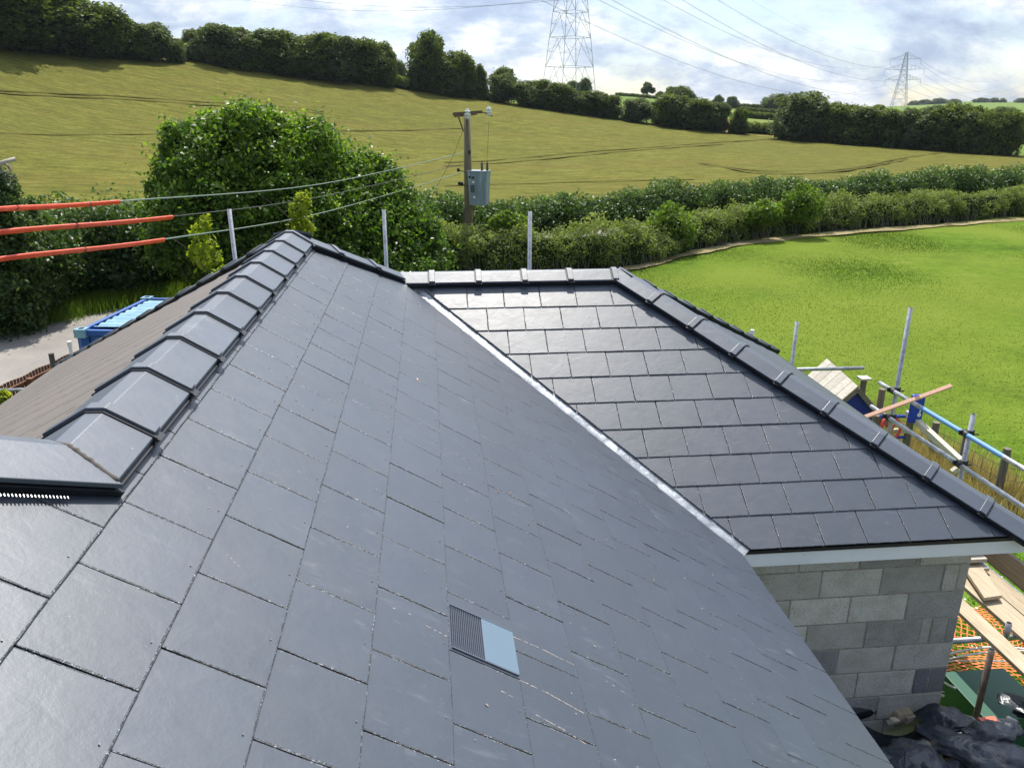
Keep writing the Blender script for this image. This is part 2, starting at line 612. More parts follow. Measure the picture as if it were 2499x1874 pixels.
M['tram'] = ground_mat('flattened_barley', [(0.35, (0.085, 0.078, 0.018)), (0.6, (0.135, 0.122, 0.028))], 0.8, 4.0, 0.9, 0.1)
M['far_grass'] = ground_mat('pasture', [(0.35, (0.10, 0.16, 0.03)), (0.6, (0.18, 0.25, 0.06))], 0.03, 0.4, 0.5, 0.2)
M['far_wheat'] = ground_mat('distant_crop', [(0.35, (0.17, 0.145, 0.045)), (0.6, (0.27, 0.21, 0.065))], 0.03, 0.4, 0.5, 0.2)
M['dirt'] = ground_mat('rough_ground', [(0.34, (0.05, 0.075, 0.015)), (0.5, (0.10, 0.13, 0.025)), (0.66, (0.19, 0.16, 0.08))], 0.9, 7.0, 0.8, 0.05)
M['dry'] = ground_mat('dry_grass', [(0.34, (0.15, 0.16, 0.05)), (0.5, (0.32, 0.27, 0.14)), (0.68, (0.48, 0.40, 0.26))], 1.3, 8.0, 0.8, 0.05)
M['lawn'] = ground_mat('garden_lawn', [(0.34, (0.055, 0.13, 0.012)), (0.5, (0.11, 0.22, 0.02)), (0.68, (0.20, 0.30, 0.05))], 1.3, 9.0, 0.8, 0.03)


def leaf_mat(name, dark, mid, light, trans=0.35, rough=0.6):
    m = bpy.data.materials.new(name)
    m.use_nodes = True
    t = NT(m)
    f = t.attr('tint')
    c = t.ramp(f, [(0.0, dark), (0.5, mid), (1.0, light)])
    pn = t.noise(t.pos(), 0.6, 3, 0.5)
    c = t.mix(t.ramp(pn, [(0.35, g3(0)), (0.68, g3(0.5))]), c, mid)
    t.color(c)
    t.b.inputs['Roughness'].default_value = rough
    t.b.inputs['Specular IOR Level'].default_value = 0.3
    tr = t.n.new('ShaderNodeBsdfTranslucent')
    bright = t.mix(1.0, c, (1.5, 1.7, 0.7), 'MULTIPLY')
    t.l.new(bright, tr.inputs['Color'])
    mx = t.n.new('ShaderNodeMixShader')
    mx.inputs[0].default_value = trans
    out = t.n['Material Output']
    t.l.new(t.b.outputs[0], mx.inputs[1])
    t.l.new(tr.outputs[0], mx.inputs[2])
    t.l.new(mx.outputs[0], out.inputs['Surface'])
    return m


M['leaf_tree'] = leaf_mat('hazel_leaves', (0.024, 0.052, 0.010), (0.085, 0.160, 0.020), (0.29, 0.39, 0.045), 0.42, 0.42)
M['leaf_yellow'] = leaf_mat('yellow_leaves', (0.08, 0.12, 0.012), (0.21, 0.26, 0.02), (0.40, 0.42, 0.04), 0.4)
M['leaf_hedge'] = leaf_mat('hedge_leaves', (0.05, 0.07, 0.018), (0.15, 0.19, 0.05), (0.32, 0.34, 0.12), 0.38)
M['leaf_fern'] = leaf_mat('bracken', (0.024, 0.052, 0.011), (0.068, 0.125, 0.024), (0.17, 0.25, 0.058), 0.25, 0.45)
M['leaf_far'] = leaf_mat('hedgerow_leaves', (0.028, 0.046, 0.010), (0.090, 0.125, 0.022), (0.23, 0.25, 0.045), 0.35, 0.6)
M['leaf_far2'] = leaf_mat('hedgerow_leaves_grey', (0.032, 0.050, 0.024), (0.10, 0.13, 0.055), (0.22, 0.25, 0.10), 0.35, 0.6)
M['leaf_lane'] = leaf_mat('lane_hedge_leaves', (0.022, 0.042, 0.014), (0.065, 0.115, 0.030), (0.18, 0.25, 0.06), 0.32, 0.42)
M['blade'] = leaf_mat('grass_blades', (0.055, 0.105, 0.008), (0.100, 0.168, 0.014), (0.170, 0.225, 0.030), 0.25, 0.6)
M['blade_dry'] = leaf_mat('dry_blades', (0.16, 0.11, 0.05), (0.32, 0.24, 0.13), (0.50, 0.42, 0.28), 0.35, 0.6)
M['blade_weed'] = leaf_mat('weed_blades', (0.04, 0.08, 0.01), (0.12, 0.19, 0.02), (0.22, 0.30, 0.04), 0.4, 0.5)
M['bark'] = wood('bark', (0.07, 0.055, 0.04), (0.16, 0.13, 0.10), axis=(8, 8, 1))
M['twig'] = mat('bleached_twig', (0.42, 0.38, 0.32), 0.8)

# ------------------------------------------------------------------ terrain
GZ = -5.2
_ctrl = []


def cp(X, Y, d):
    p = at_d(X, Y, d)
    _ctrl.append((p.x, p.y, p.z))


def cz(az, d, z):
    _ctrl.append((math.sin(R(az)) * d, math.cos(R(az)) * d, z))


for a in range(-180, 180, 24):
    for d in (6, 15, 24):
        cz(a, d, GZ)
for a in (-36, -20, -8, 4):
    cz(a, 27, GZ + 0.2)
for a in (8, 20, 34, 46):
    cz(a, 30, GZ)
    cz(a, 40, GZ + 0.1)
def cpz(X, Y, z):
    p = at_z(X, Y, z)
    _ctrl.append((p.x, p.y, p.z))


for X, Y, z in [(-300, 430, -4.9), (0, 432, -4.7), (330, 430, -4.8), (620, 424, -5.0), (950, 416, -5.1), (1250, 402, -5.2), (1500, 390, -5.2), (1700, 381, -5.2), (2000, 370, -5.25), (2212, 363, -5.3), (2500, 355, -5.3)]:
    cpz(X, Y, z)
for X, Y, d in [(-300, 70, 120), (0, 98, 130), (0, 200, 105), (0, 300, 82), (432, 135, 140), (432, 240, 108), (432, 330, 80), (840, 187, 150), (840, 270, 115), (840, 340, 88),
                (1100, 225, 152), (1100, 290, 115), (1500, 280, 150), (1500, 320, 110), (1700, 300, 142), (2212, 337, 130), (2500, 350, 118),
                (412, 96, 185), (0, 70, 190), (-300, 40, 190), (860, 165, 190), (1100, 205, 220), (1390, 213, 320), (1390, 214, 240), (1650, 252, 230), (1650, 262, 190), (1650, 245, 300), (2100, 245, 300), (2500, 260, 300),
                (1650, 238, 520), (1900, 238, 520), (2100, 236, 700), (2100, 219, 1500), (2212, 223, 1500), (2000, 228, 1500), (1600, 232, 1500), (1200, 228, 1500), (800, 200, 600), (0, 150, 600), (-500, 100, 600), (800, 215, 1500), (0, 215, 1500)]:
    cp(X, Y, d)
for a in range(60, 340, 28):
    cz(a, 70, GZ)
    cz(a, 300, GZ)
    cz(a, 1500, 0)
for a in range(0, 360, 30):
    cz(a, 3500, -5)
_C = np.array(_ctrl)


def _warp(x, y):
    # log-polar like compression keeps the near ground detailed and the far ground smooth
    r = np.hypot(x, y)
    k = np.log1p(r / 18.0) / np.maximum(r, 1e-6)
    return np.stack([x * k, y * k], -1)


_CW = _warp(_C[:, 0], _C[:, 1])
_d = np.linalg.norm(_CW[:, None] - _CW[None], axis=-1)
_n = len(_C)
_A = np.zeros((_n + 3, _n + 3))
_A[:_n, :_n] = _d ** 2 * np.log(_d + 1e-9) + np.eye(_n) * 0.0015
_A[:_n, _n:] = np.c_[np.ones(_n), _CW]
_A[_n:, :_n] = _A[:_n, _n:].T
_W = np.linalg.solve(_A, np.r_[_C[:, 2], 0, 0, 0])


def height(x, y):
    x, y = np.atleast_1d(np.asarray(x, float)), np.atleast_1d(np.asarray(y, float))
    w = _warp(x.ravel(), y.ravel())
    out = np.empty(len(w))
    for i in range(0, len(w), 20000):
        q = w[i:i + 20000]
        d = np.linalg.norm(q[:, None] - _CW[None], axis=-1)
        out[i:i + 20000] = (d ** 2 * np.log(d + 1e-9)) @ _W[:_n] + _W[_n] + q @ _W[_n + 1:]
    # flat building plot and a soft blend outwards
    r = np.hypot(x.ravel(), y.ravel())
    k = np.clip((r - 17) / 9.0, 0, 1)
    k = k * k * (3 - 2 * k)
    return (GZ * (1 - k) + out * k).reshape(x.shape)


def hz(x, y):
    return float(height([x], [y])[0])


# boundaries in azimuth (degrees from +Y towards +X) -> distance
AZ = np.array([-60, -35, -26, -14.1, -2.4, 5.7, 18.1, 24.1, 37.6, 60])
D_FAR = np.array([110, 125, 130, 140, 150, 152, 150, 142, 130, 110])
h1 = [at_z(X, Y, GZ) for X, Y in [(1350, 578), (1450, 548), (1600, 522), (1800, 503), (2000, 490), (2212, 475)]]
H1 = [Vector((-0.6, 24.6, 0)), Vector((1.4, 25.0, 0)), Vector((3.4, 25.6, 0))] + [Vector((p.x, p.y, 0)) for p in h1] + [Vector((38, 39.6, 0)), Vector((50, 42.5, 0))]
H1AZ = np.array([math.degrees(math.atan2(p.x, p.y)) for p in H1])
H1D = np.array([p.length for p in H1])
h2 = [(-3, 31.5), (0.5, 33.0), (6.7, 36.2), (10.5, 38.6), (18.5, 42.0), (27.7, 45.2), (35.4, 47.6), (48, 51)]
H2 = [Vector((x, y, 0)) for x, y in h2]
H2AZ = np.array([math.degrees(math.atan2(p.x, p.y)) for p in H2])
H2D = np.array([p.length for p in H2])


def zone(az, r):
    dn = np.where(az > H2AZ[0], np.interp(az, H2AZ, H2D), np.interp(az, [-90, -30, -5], [24, 25, 31]))
    df = np.interp(az, AZ, D_FAR) + 3
    z = np.zeros(az.shape, int)                       # 0 rough ground
    ina = (az > -75) & (az < 75)
    z[ina & (r > dn) & (r <= df)] = 1                 # barley
    z[(r > df)] = 2                                   # pasture
    z[(r > df) & (az > 19) & (az < 27) & (r < 185)] = 3
    z[(r > df) & (az < -8) & (r < 260)] = 3
    dh = np.interp(az, H1AZ, H1D)
    z[(az > 3) & (az < 70) & (r > 13.2) & (r <= dh + 0.3)] = 4
    z[(az <= -75) | (az >= 75)] = np.where(r[(az <= -75) | (az >= 75)] > 60, 2, 0)
    return z


nr, na = 300, 420
rr = 2.0 * (3600 / 2.0) ** (np.arange(nr) / (nr - 1))
aa = np.concatenate([np.linspace(-180, -62, 40, endpoint=False), np.linspace(-62, 62, na - 80, endpoint=False), np.linspace(62, 180, 40)])
A2, R2 = np.meshgrid(aa, rr)
GX, GY = np.sin(np.radians(A2)) * R2, np.cos(np.radians(A2)) * R2
GH = height(GX, GY)
und = 0.06 * np.sin(GX * 0.7 + 1) * np.cos(GY * 0.5) * np.clip((R2 - 22) / 20, 0, 1)
GH = GH + und
zc = zone((A2[:-1, :-1] + A2[1:, 1:]) / 2, (R2[:-1, :-1] + R2[1:, 1:]) / 2)
idx = np.arange(nr * na).reshape(nr, na)
quads = np.stack([idx[:-1, :-1], idx[:-1, 1:], idx[1:, 1:], idx[1:, :-1]], -1)
V = np.stack([GX, GY, GH], -1).reshape(-1, 3)


def np_mesh(name, v, f, material, smooth=False, tint=None):
    me = bpy.data.meshes.new(name)
    nv, nf, k = len(v), len(f), f.shape[1]
    me.vertices.add(nv)
    me.vertices.foreach_set('co', np.ascontiguousarray(v, np.float32).ravel())
    me.loops.add(nf * k)
    me.loops.foreach_set('vertex_index', np.ascontiguousarray(f, np.int32).ravel())
    me.polygons.add(nf)
    me.polygons.foreach_set('loop_start', np.arange(0, nf * k, k, dtype=np.int32))
    if smooth:
        me.polygons.foreach_set('use_smooth', np.ones(nf, bool))
    me.materials.append(material)
    if tint is not None:
        a = me.attributes.new('tint', 'FLOAT', 'FACE')
        a.data.foreach_set('value', np.ascontiguousarray(tint, np.float32))
    me.update(calc_edges=True)
    return me


for zi, nm, mt in ((0, 'ground', 'dirt'), (1, 'barley_field', 'wheat'), (2, 'pasture', 'far_grass'), (3, 'far_crop_field', 'far_wheat'), (4, 'grass_field', 'grass')):
    q = quads[zc == zi]
    u, inv = np.unique(q.ravel(), return_inverse=True)
    o = link(nm, np_mesh(nm, V[u], inv.reshape(-1, 4)[:, ::-1], M[mt], True))
    o['kind'] = 'structure'


def strip(name, pts, width, material, lift, kind='structure', step=0.5, wob=0.0):
    """a sheet draped along a line on the ground"""
    pts = [Vector((p[0], p[1], 0)) for p in pts]
    path = []
    for a, b in zip(pts[:-1], pts[1:]):
        n = max(1, int((b - a).length / step))
        path += [a.lerp(b, i / n) for i in range(n)]
    path.append(pts[-1])
    # smooth
    for _ in range(12):
        path = [path[0]] + [(path[i - 1] + path[i] * 2 + path[i + 1]) / 4 for i in range(1, len(path) - 1)] + [path[-1]]
    vs, n = [], 5
    for i, p in enumerate(path):
        d = (path[min(i + 1, len(path) - 1)] - path[max(i - 1, 0)]).normalized()
        nrm = Vector((-d.y, d.x, 0))
        w = width[0] + (width[1] - width[0]) * i / len(path) if isinstance(width, tuple) else width
        w *= 1 + wob * math.sin(i * 0.9) * 0.5 + wob * random.uniform(-0.5, 0.5)
        for k in range(n):
            vs.append(p + nrm * (w * (k / (n - 1) - 0.5)))
    vs = np.array([tuple(v) for v in vs])
    vs[:, 2] = height(vs[:, 0], vs[:, 1]) + lift
    fs = [(i * n + k, i * n + k + 1, (i + 1) * n + k + 1, (i + 1) * n + k) for i in range(len(path) - 1) for k in range(n - 1)]
    o = link(name, np_mesh(name, vs, np.array(fs)[:, ::-1], material, True))
    o['kind'] = kind
    return o


# lane past the plot, with its gravelly edge
lane = [(-16, 9.0), (-12.2, 14.0), (-9.4, 17.6), (-8.4, 20.0), (-6.8, 22.3), (-3.0, 25.6), (1.0, 28.3), (6.0, 31.4), (14, 35.6), (24, 39.8), (36, 43.2)]
strip('lane_verge', lane, 6.0, M['verge'], 0.02, wob=0.16)
strip('lane', lane, 4.6, M['road'], 0.045)
# dry trampled strip under the field hedge
strip('dry_strip', [(p.x * 0.985, p.y * 0.975) for p in H1[2:]], (0.5, 0.9), M['dry'], 0.05, wob=0.6)

# tramlines through the barley
def tram(pix, z_d):
    pts = [at_d(X, Y, d) for (X, Y), d in zip(pix, z_d)]
    return [(p.x, p.y) for p in pts]


def ground_hit(X, Y):
    """where a line of sight meets the terrain"""
    d = ray(X, Y)
    h = math.hypot(d.x, d.y)
    prev = 25.0
    for r in np.geomspace(26, 240, 160):
        p = d * (r / h)
        if p.z < hz(p.x, p.y):
            return d * ((prev + r) / 2 / h)
        prev = r
    return d * (150 / h)


for pix in ([(-150, 170), (0, 196), (250, 208), (480, 222), (700, 240)], [(-150, 172), (0, 200), (250, 213), (480, 228), (700, 246)],
            [(-150, 278), (0, 287), (330, 292), (560, 290), (800, 282), (1000, 277)],
            [(960, 352), (1100, 345), (1250, 330), (1400, 320), (1560, 308), (1660, 302)], [(960, 360), (1100, 353), (1250, 337), (1400, 325), (1560, 312)],
            [(960, 402), (1150, 397), (1300, 392), (1500, 389)],
            [(1510, 352), (1560, 360), (1640, 373), (1750, 375), (1850, 365), (1930, 345), (2030, 330)],
            [(1530, 357), (1580, 366), (1650, 380), (1770, 378), (1870, 363), (1960, 345)]):
    pts = [ground_hit(X, Y) for X, Y in pix]
    strip('tramline', [(p.x, p.y) for p in pts], 0.55, M['tram'], 0.06, step=1.5, wob=0.5)

# ------------------------------------------------------------------ foliage
def leaf_cloud(name, centers, normals, size, material, tint, parent=None, aspect=1.6, up_bias=0.3, smooth=False, link_it=True):
    """many small diamond leaves; centers (n,3), normals (n,3) outward hints, size (n,)"""
    n = len(centers)
    rnd = RNG.normal(size=(n, 3))
    rnd /= np.linalg.norm(rnd, axis=1, keepdims=True)
    nn = normals * 0.55 + rnd * 0.8
    nn[:, 2] += up_bias
    nn /= np.linalg.norm(nn, axis=1, keepdims=True)
    t0 = RNG.normal(size=(n, 3))
    a = np.cross(nn, t0)
    a /= np.linalg.norm(a, axis=1, keepdims=True)
    b = np.cross(nn, a)
    s = size[:, None]
    fold = nn * s * 0.18
    v = np.stack([centers - a * s * 0.5 * aspect, centers - b * s * 0.42 + fold, centers + a * s * 0.5 * aspect, centers + b * s * 0.42 + fold], 1).reshape(-1, 3)
    f = np.arange(n * 4).reshape(n, 4)
    me = np_mesh(name, v, f, material, smooth, tint)
    return link(name, me, parent) if link_it else me


def spray(lobes, k, size=(0.22, 0.42), seed=1, low=-0.5):
    """smaller leafy masses growing out of the skins of the big ones"""
    r3 = random.Random(seed)
    out = list(lobes)
    for (x, y, z, a, b, c) in lobes:
        for _ in range(k):
            th = math.acos(r3.uniform(low, 1.0))
            ph_ = r3.uniform(0, 2 * math.pi)
            f = r3.uniform(*size)
            q = r3.uniform(0.86, 1.08)
            m_ = (a * b * c) ** (1 / 3)
            out.append((x + a * q * math.sin(th) * math.cos(ph_), y + b * q * math.sin(th) * math.sin(ph_), z + c * q * math.cos(th), m_ * f, m_ * f, m_ * f * r3.uniform(0.7, 1.1)))
    return out


def lobes_cloud(lobes, n, rough=0.16, shell=0.72, drop=0.2, fuzz=0.085, gaps=0.0):
    """points on and inside the skins of ellipsoid lobes [(cx,cy,cz,rx,ry,rz)]; skips points buried in other lobes"""
    L = np.array(lobes, float)
    area = (L[:, 3] * L[:, 4] + L[:, 3] * L[:, 5] + L[:, 4] * L[:, 5])
    pick = RNG.choice(len(L), size=int(n * (1.9 if not gaps else 2.3)), p=area / area.sum())
    d = RNG.normal(size=(len(pick), 3))
    d /= np.linalg.norm(d, axis=1, keepdims=True)
    k = np.sin(d[:, 0] * 7 + pick) * np.cos(d[:, 1] * 6 + pick * 2) * np.sin(d[:, 2] * 8 + pick)
    rad = 1 + rough * k + RNG.normal(size=len(pick)) * fuzz
    rad *= np.where(RNG.random(len(pick)) < drop, RNG.uniform(shell, 1.0, len(pick)), 1.0)
    # long shoots
    sh = RNG.random(len(pick)) < 0.05
    rad[sh] *= RNG.uniform(1.02, 1.32, sh.sum())
    P = L[pick, :3] + d * L[pick, 3:] * rad[:, None]
    inside = np.zeros(len(P), bool)
    for i, l in enumerate(L):
        q = (P - l[:3]) / (l[3:] * 0.86)
        inside |= ((q ** 2).sum(1) < 1) & (pick != i)
    keep = ~inside
    if gaps:
        q = P * gaps
        hole = np.sin(q[:, 0] + 0.7 * np.sin(q[:, 2])) * np.sin(q[:, 1] * 0.9 + 1.1) * np.sin(q[:, 2] * 1.15 + 0.4 * np.sin(q[:, 0] * 1.3))
        keep &= ~((hole < -0.22) & (RNG.random(len(P)) < 0.8))
    P, d = P[keep][:n], d[keep][:n]
    clump = np.sin(P[:, 0] * 5.1 + 1.3) * np.sin(P[:, 1] * 4.3) * np.sin(P[:, 2] * 6.1 + 0.5)
    return P, d, clump


def core_mesh(name, lobes, material, scale=0.8):
    mb = MB()
    for (x, y, z, a, b, c) in lobes:
        n, mth = 8, 5
        vs, fs = [], []
        for i in range(mth + 1):
            th = math.pi * i / mth
            for j in range(n):
                ph = 2 * math.pi * j / n
                k = scale * (1 + 0.08 * math.sin(i * 3.1 + j * 2.3))
                vs.append((x + a * k * math.sin(th) * math.cos(ph), y + b * k * math.sin(th) * math.sin(ph), z + c * k * math.cos(th)))
        for i in range(mth):
            for j in range(n):
                fs.append((i * n + j, (i + 1) * n + j, (i + 1) * n + (j + 1) % n, i * n + (j + 1) % n))
        mb.add(vs, fs)
    return mb


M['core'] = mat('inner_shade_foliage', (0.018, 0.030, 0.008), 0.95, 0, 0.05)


def trunk_mb(base, top, r, limbs, seed=0):
    rs = random.Random(seed)
    mb = MB()
    base, top = Vector(base), Vector(top)
    mid = base.lerp(top, 0.5) + Vector((rs.uniform(-1, 1), rs.uniform(-1, 1), 0)) * r * 2
    mb.path([base, mid, top], [r, r * 0.75, r * 0.35], 8)
    for i in range(limbs):
        t_ = rs.uniform(0.3, 0.85)
        p = base.lerp(top, t_)
        L = (top - base).length
        ang = rs.uniform(0, 6.28)
        q = p + Vector((math.cos(ang), math.sin(ang), rs.uniform(0.4, 1.0))) * L * rs.uniform(0.25, 0.4)
        mb.path([p, p.lerp(q, 0.5) + Vector((0, 0, L * 0.03)), q], [r * 0.4, r * 0.25, r * 0.1], 6)
    return mb


# prototypes for far crowns, unit box: x,y in -0.5..0.5, z in 0..1
def crown_proto(kind, seed, n, leafsize, material):
    rs = random.Random(seed)
    lobes = []
    if kind == 'round':
        for i in range(11):
            a = rs.uniform(0, 6.28)
            r = rs.uniform(0.0, 0.26)
            z = rs.uniform(0.25, 0.80)
            s = rs.uniform(0.16, 0.26) * (1.15 - 0.4 * z)
            lobes.append((math.cos(a) * r, math.sin(a) * r, z, s, s, s * 0.9))
        lobes.append((0, 0, 0.45, 0.33, 0.33, 0.38))
    elif kind == 'bushy':      # foliage down to the ground
        for i in range(16):
            a = rs.uniform(0, 6.28)
            r = rs.uniform(0.1, 0.33)
            z = rs.uniform(0.10, 0.84)
            s = rs.uniform(0.14, 0.23)
            lobes.append((math.cos(a) * r, math.sin(a) * r, z, s, s, s * 0.85))
        lobes.append((0, 0, 0.42, 0.38, 0.38, 0.42))
    elif kind == 'conical':
        for i in range(12):
            z = 0.08 + 0.84 * i / 12
            r = 0.26 * (1 - z) + 0.05
            a = rs.uniform(0, 6.28)
            lobes.append((math.cos(a) * r * 0.6, math.sin(a) * r * 0.6, z, r + 0.10, r + 0.10, 0.13))
    elif kind == 'stem':       # open crown on a visible stem
        for i in range(10):
            a = rs.uniform(0, 6.28)
            r = rs.uniform(0.05, 0.3)
            z = rs.uniform(0.5, 0.86)
            s = rs.uniform(0.13, 0.2)
            lobes.append((math.cos(a) * r, math.sin(a) * r, z, s, s, s * 0.75))
    big = list(lobes)
    lobes = spray(lobes, 4, (0.25, 0.45), seed)
    P, d, cl = lobes_cloud(lobes, n, 0.22, 0.75, 0.25, 0.09, 17.0)
    P[:, 2] = np.clip(P[:, 2], 0.0, None)
    sz = RNG.uniform(0.7, 1.3, len(P)) * leafsize
    tint = np.clip(0.34 + 0.28 * cl + 0.55 * (P[:, 2] - 0.5) + RNG.normal(size=len(P)) * 0.24, 0, 1)  # sunlit tops painted in: leaf tint lightens towards the crown top
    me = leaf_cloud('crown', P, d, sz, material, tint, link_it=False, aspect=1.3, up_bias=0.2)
    # dense heart of the crown
    cb = core_mesh('core', big, M['core'], 0.80)
    cm = np.array(cb.v)
    cf = np.array(cb.f)
    nv = len(me.vertices)
    allv = np.empty(nv * 3, np.float32)
    me.vertices.foreach_get('co', allv)
    v2 = np.r_[allv.reshape(-1, 3), cm]
    f2 = np.r_[np.arange(nv).reshape(-1, 4), cf + nv]
    tt = np.r_[tint, np.zeros(len(cf))]
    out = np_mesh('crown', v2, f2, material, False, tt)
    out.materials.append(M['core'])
    mi = np.r_[np.zeros(len(tint), np.int32), np.ones(len(cf), np.int32)]
    out.polygons.foreach_set('material_index', mi)
    bpy.data.meshes.remove(me)
    return out


PROTO = {}
for i in range(3):
    PROTO[('round', i)] = crown_proto('round', 10 + i, 9000, 0.034, M['leaf_far'])
    PROTO[('bushy', i)] = crown_proto('bushy', 20 + i, 12000, 0.032, M['leaf_far'])
PROTO[('bushy', 3)] = crown_proto('bushy', 27, 12000, 0.030, M['leaf_far2'])
PROTO[('conical', 0)] = crown_proto('conical', 30, 6000, 0.036, M['leaf_far'])
PROTO[('stem', 0)] = crown_proto('stem', 40, 4500, 0.042, M['leaf_far'])
TRUNK = trunk_mb((0, 0, 0), (0, 0, 0.7), 0.045, 5, 3)
TRUNK_ME = raw_mesh('trunk', TRUNK.v, TRUNK.f, M['bark'], True)


def far_tree(X, ytop, wpx, dist, kind, var, label, cat='tree', group=None, sink=0.3, name='hedgerow_tree', rz=0.0, depth=1.0, h_min=1.5):
    top = at_d(X, ytop, dist)
    gz = hz(top.x, top.y)
    h = max(h_min, top.z - gz + sink)
    rng_ = math.sqrt(top.x ** 2 + top.y ** 2 + top.z ** 2)
    w = wpx * K / FOCAL_PX * rng_ * 1.12
    e = empty(name, (top.x, top.y, gz - sink))
    props(e, label, cat, group)
    c = link('crown', PROTO[(kind, var)], e)
    c.matrix_parent_inverse = Matrix.Identity(4)
    c.scale = (w, w * depth, h)
    c.rotation_euler = (0, 0, rz)
    tr = link('trunk', TRUNK_ME, e)
    tr.matrix_parent_inverse = Matrix.Identity(4)
    tr.scale = (h * 0.9, h * 0.9, h)
    return e


GH1 = 'dense trees and bushes of the hedgerow on the skyline above the barley'
far = [
    (-60, -70, 240, 128, 'bushy', 0, 'tall dark tree at the very left end of the skyline hedgerow, cut by the frame'),
    (40, -30, 190, 131, 'bushy', 1, 'tall dark hedgerow tree second from the left edge, topped out of frame'),
    (130, -22, 180, 134, 'bushy', 2, 'tall dark hedgerow tree just left of where the sky opens'),
    (195, 12, 120, 135, 'bushy', 0, 'sloping hedgerow bush where the left tree mass starts to drop towards the gap'),
    (255, 45, 110, 137, 'bushy', 1, 'low rounded hedgerow bush between the tall left trees and the round bush by the gap'),
    (325, 50, 82, 137, 'bushy', 3, 'round dark bush standing up near the right end of the left hedgerow mass'),
    (372, 82, 48, 138, 'bushy', 2, 'small low bush ending the left hedgerow beside the field gap'),
    (474, 54, 118, 141, 'bushy', 3, 'rounded paler tree at the left end of the middle hedgerow block'),
    (540, 62, 130, 142, 'bushy', 2, 'second tree of the middle hedgerow block, just right of its rounded left end'),
    (600, 70, 120, 143, 'bushy', 1, 'dense dark tree left of centre in the middle hedgerow block'),
    (660, 72, 130, 144, 'bushy', 0, 'dense dark tree in the centre of the middle hedgerow block'),
    (722, 76, 120, 146, 'bushy', 3, 'dense tree right of centre in the middle hedgerow block'),
    (780, 84, 110, 148, 'bushy', 2, 'dense tree second from the right end of the middle hedgerow block'),
    (826, 96, 64, 149, 'bushy', 1, 'lower tree closing the right end of the middle hedgerow block'),
    (918, 70, 92, 152, 'bushy', 0, 'tall peaked dark tree right of the yellow-green field gap'),
    (968, 108, 92, 152, 'bushy', 2, 'broad dark tree on the right shoulder of the tall peaked tree'),
    (1008, 128, 54, 153, 'bushy', 1, 'small dark bush between the tall peaked tree and the pointed one'),
    (1038, 138, 34, 154, 'conical', 0, 'narrow pointed tree like a fir in the hedgerow left of the utility pole'),
    (1088, 140, 84, 168, 'round', 1, 'pale round-topped tree rising behind the hedgerow above the utility pole'),
    (1086, 160, 64, 153, 'bushy', 3, 'grey-green bush in front of the pale round-topped tree'),
    (1150, 172, 90, 153, 'bushy', 0, 'yellow-green topped bush in the hedgerow left of the big pylon'),
    (1205, 182, 92, 153, 'bushy', 1, 'dark bush in the hedgerow directly below the big pylon'),
    (1265, 196, 86, 153, 'bushy', 2, 'dark bush in the hedgerow just right of the big pylon'),
    (1312, 204, 70, 152, 'bushy', 0, 'low dark bush in the hedgerow between the big pylon and the lone tree'),
    (1376, 213, 72, 151, 'bushy', 3, 'greyish low bush below the lone tree on the skyline'),
    (1450, 206, 96, 150, 'bushy', 1, 'broad dark bush left in the right-hand hedgerow block before the gate gap'),
    (1512, 212, 104, 149, 'bushy', 2, 'broad dark bush right in the right-hand hedgerow block before the gate gap'),
    (1552, 222, 54, 148, 'bushy', 3, 'grey bush at the right end of the block before the gate gap'),
    (1598, 234, 46, 147, 'bushy', 0, 'small bush standing alone at the left side of the gate gap'),
    (1742, 200, 122, 140, 'bushy', 3, 'tall grey-green willow-like tree at the right side of the gate gap'),
    (1815, 226, 96, 139, 'bushy', 1, 'dark tree right of the grey-green willow-like tree'),
    (1880, 228, 110, 137, 'bushy', 0, 'yellow-topped dark tree left of the small pylon'),
    (1946, 234, 96, 136, 'bushy', 2, 'dark hedgerow tree in front of the small pylon base'),
    (2010, 230, 110, 134, 'bushy', 3, 'dark hedgerow tree below the distant blue wooded hill'),
    (2072, 228, 110, 133, 'bushy', 1, 'dark hedgerow tree right of the distant blue wooded hill'),
    (2126, 236, 90, 131, 'bushy', 0, 'dark tree third from the right edge in the right hedgerow block'),
    (2176, 240, 76, 129, 'bushy', 2, 'bushy tree near the right edge closing the hedgerow'),
]
for i, (X, yt, w, d, k, v, lab) in enumerate(far):
    far_tree(X, yt, w, d, k, v, lab, 'bush' if 'bush' in lab.split(' ')[0:8] else 'tree', GH1, rz=i * 1.3, depth=0.8)
GF = 'distant trees beyond the skyline hedgerow'
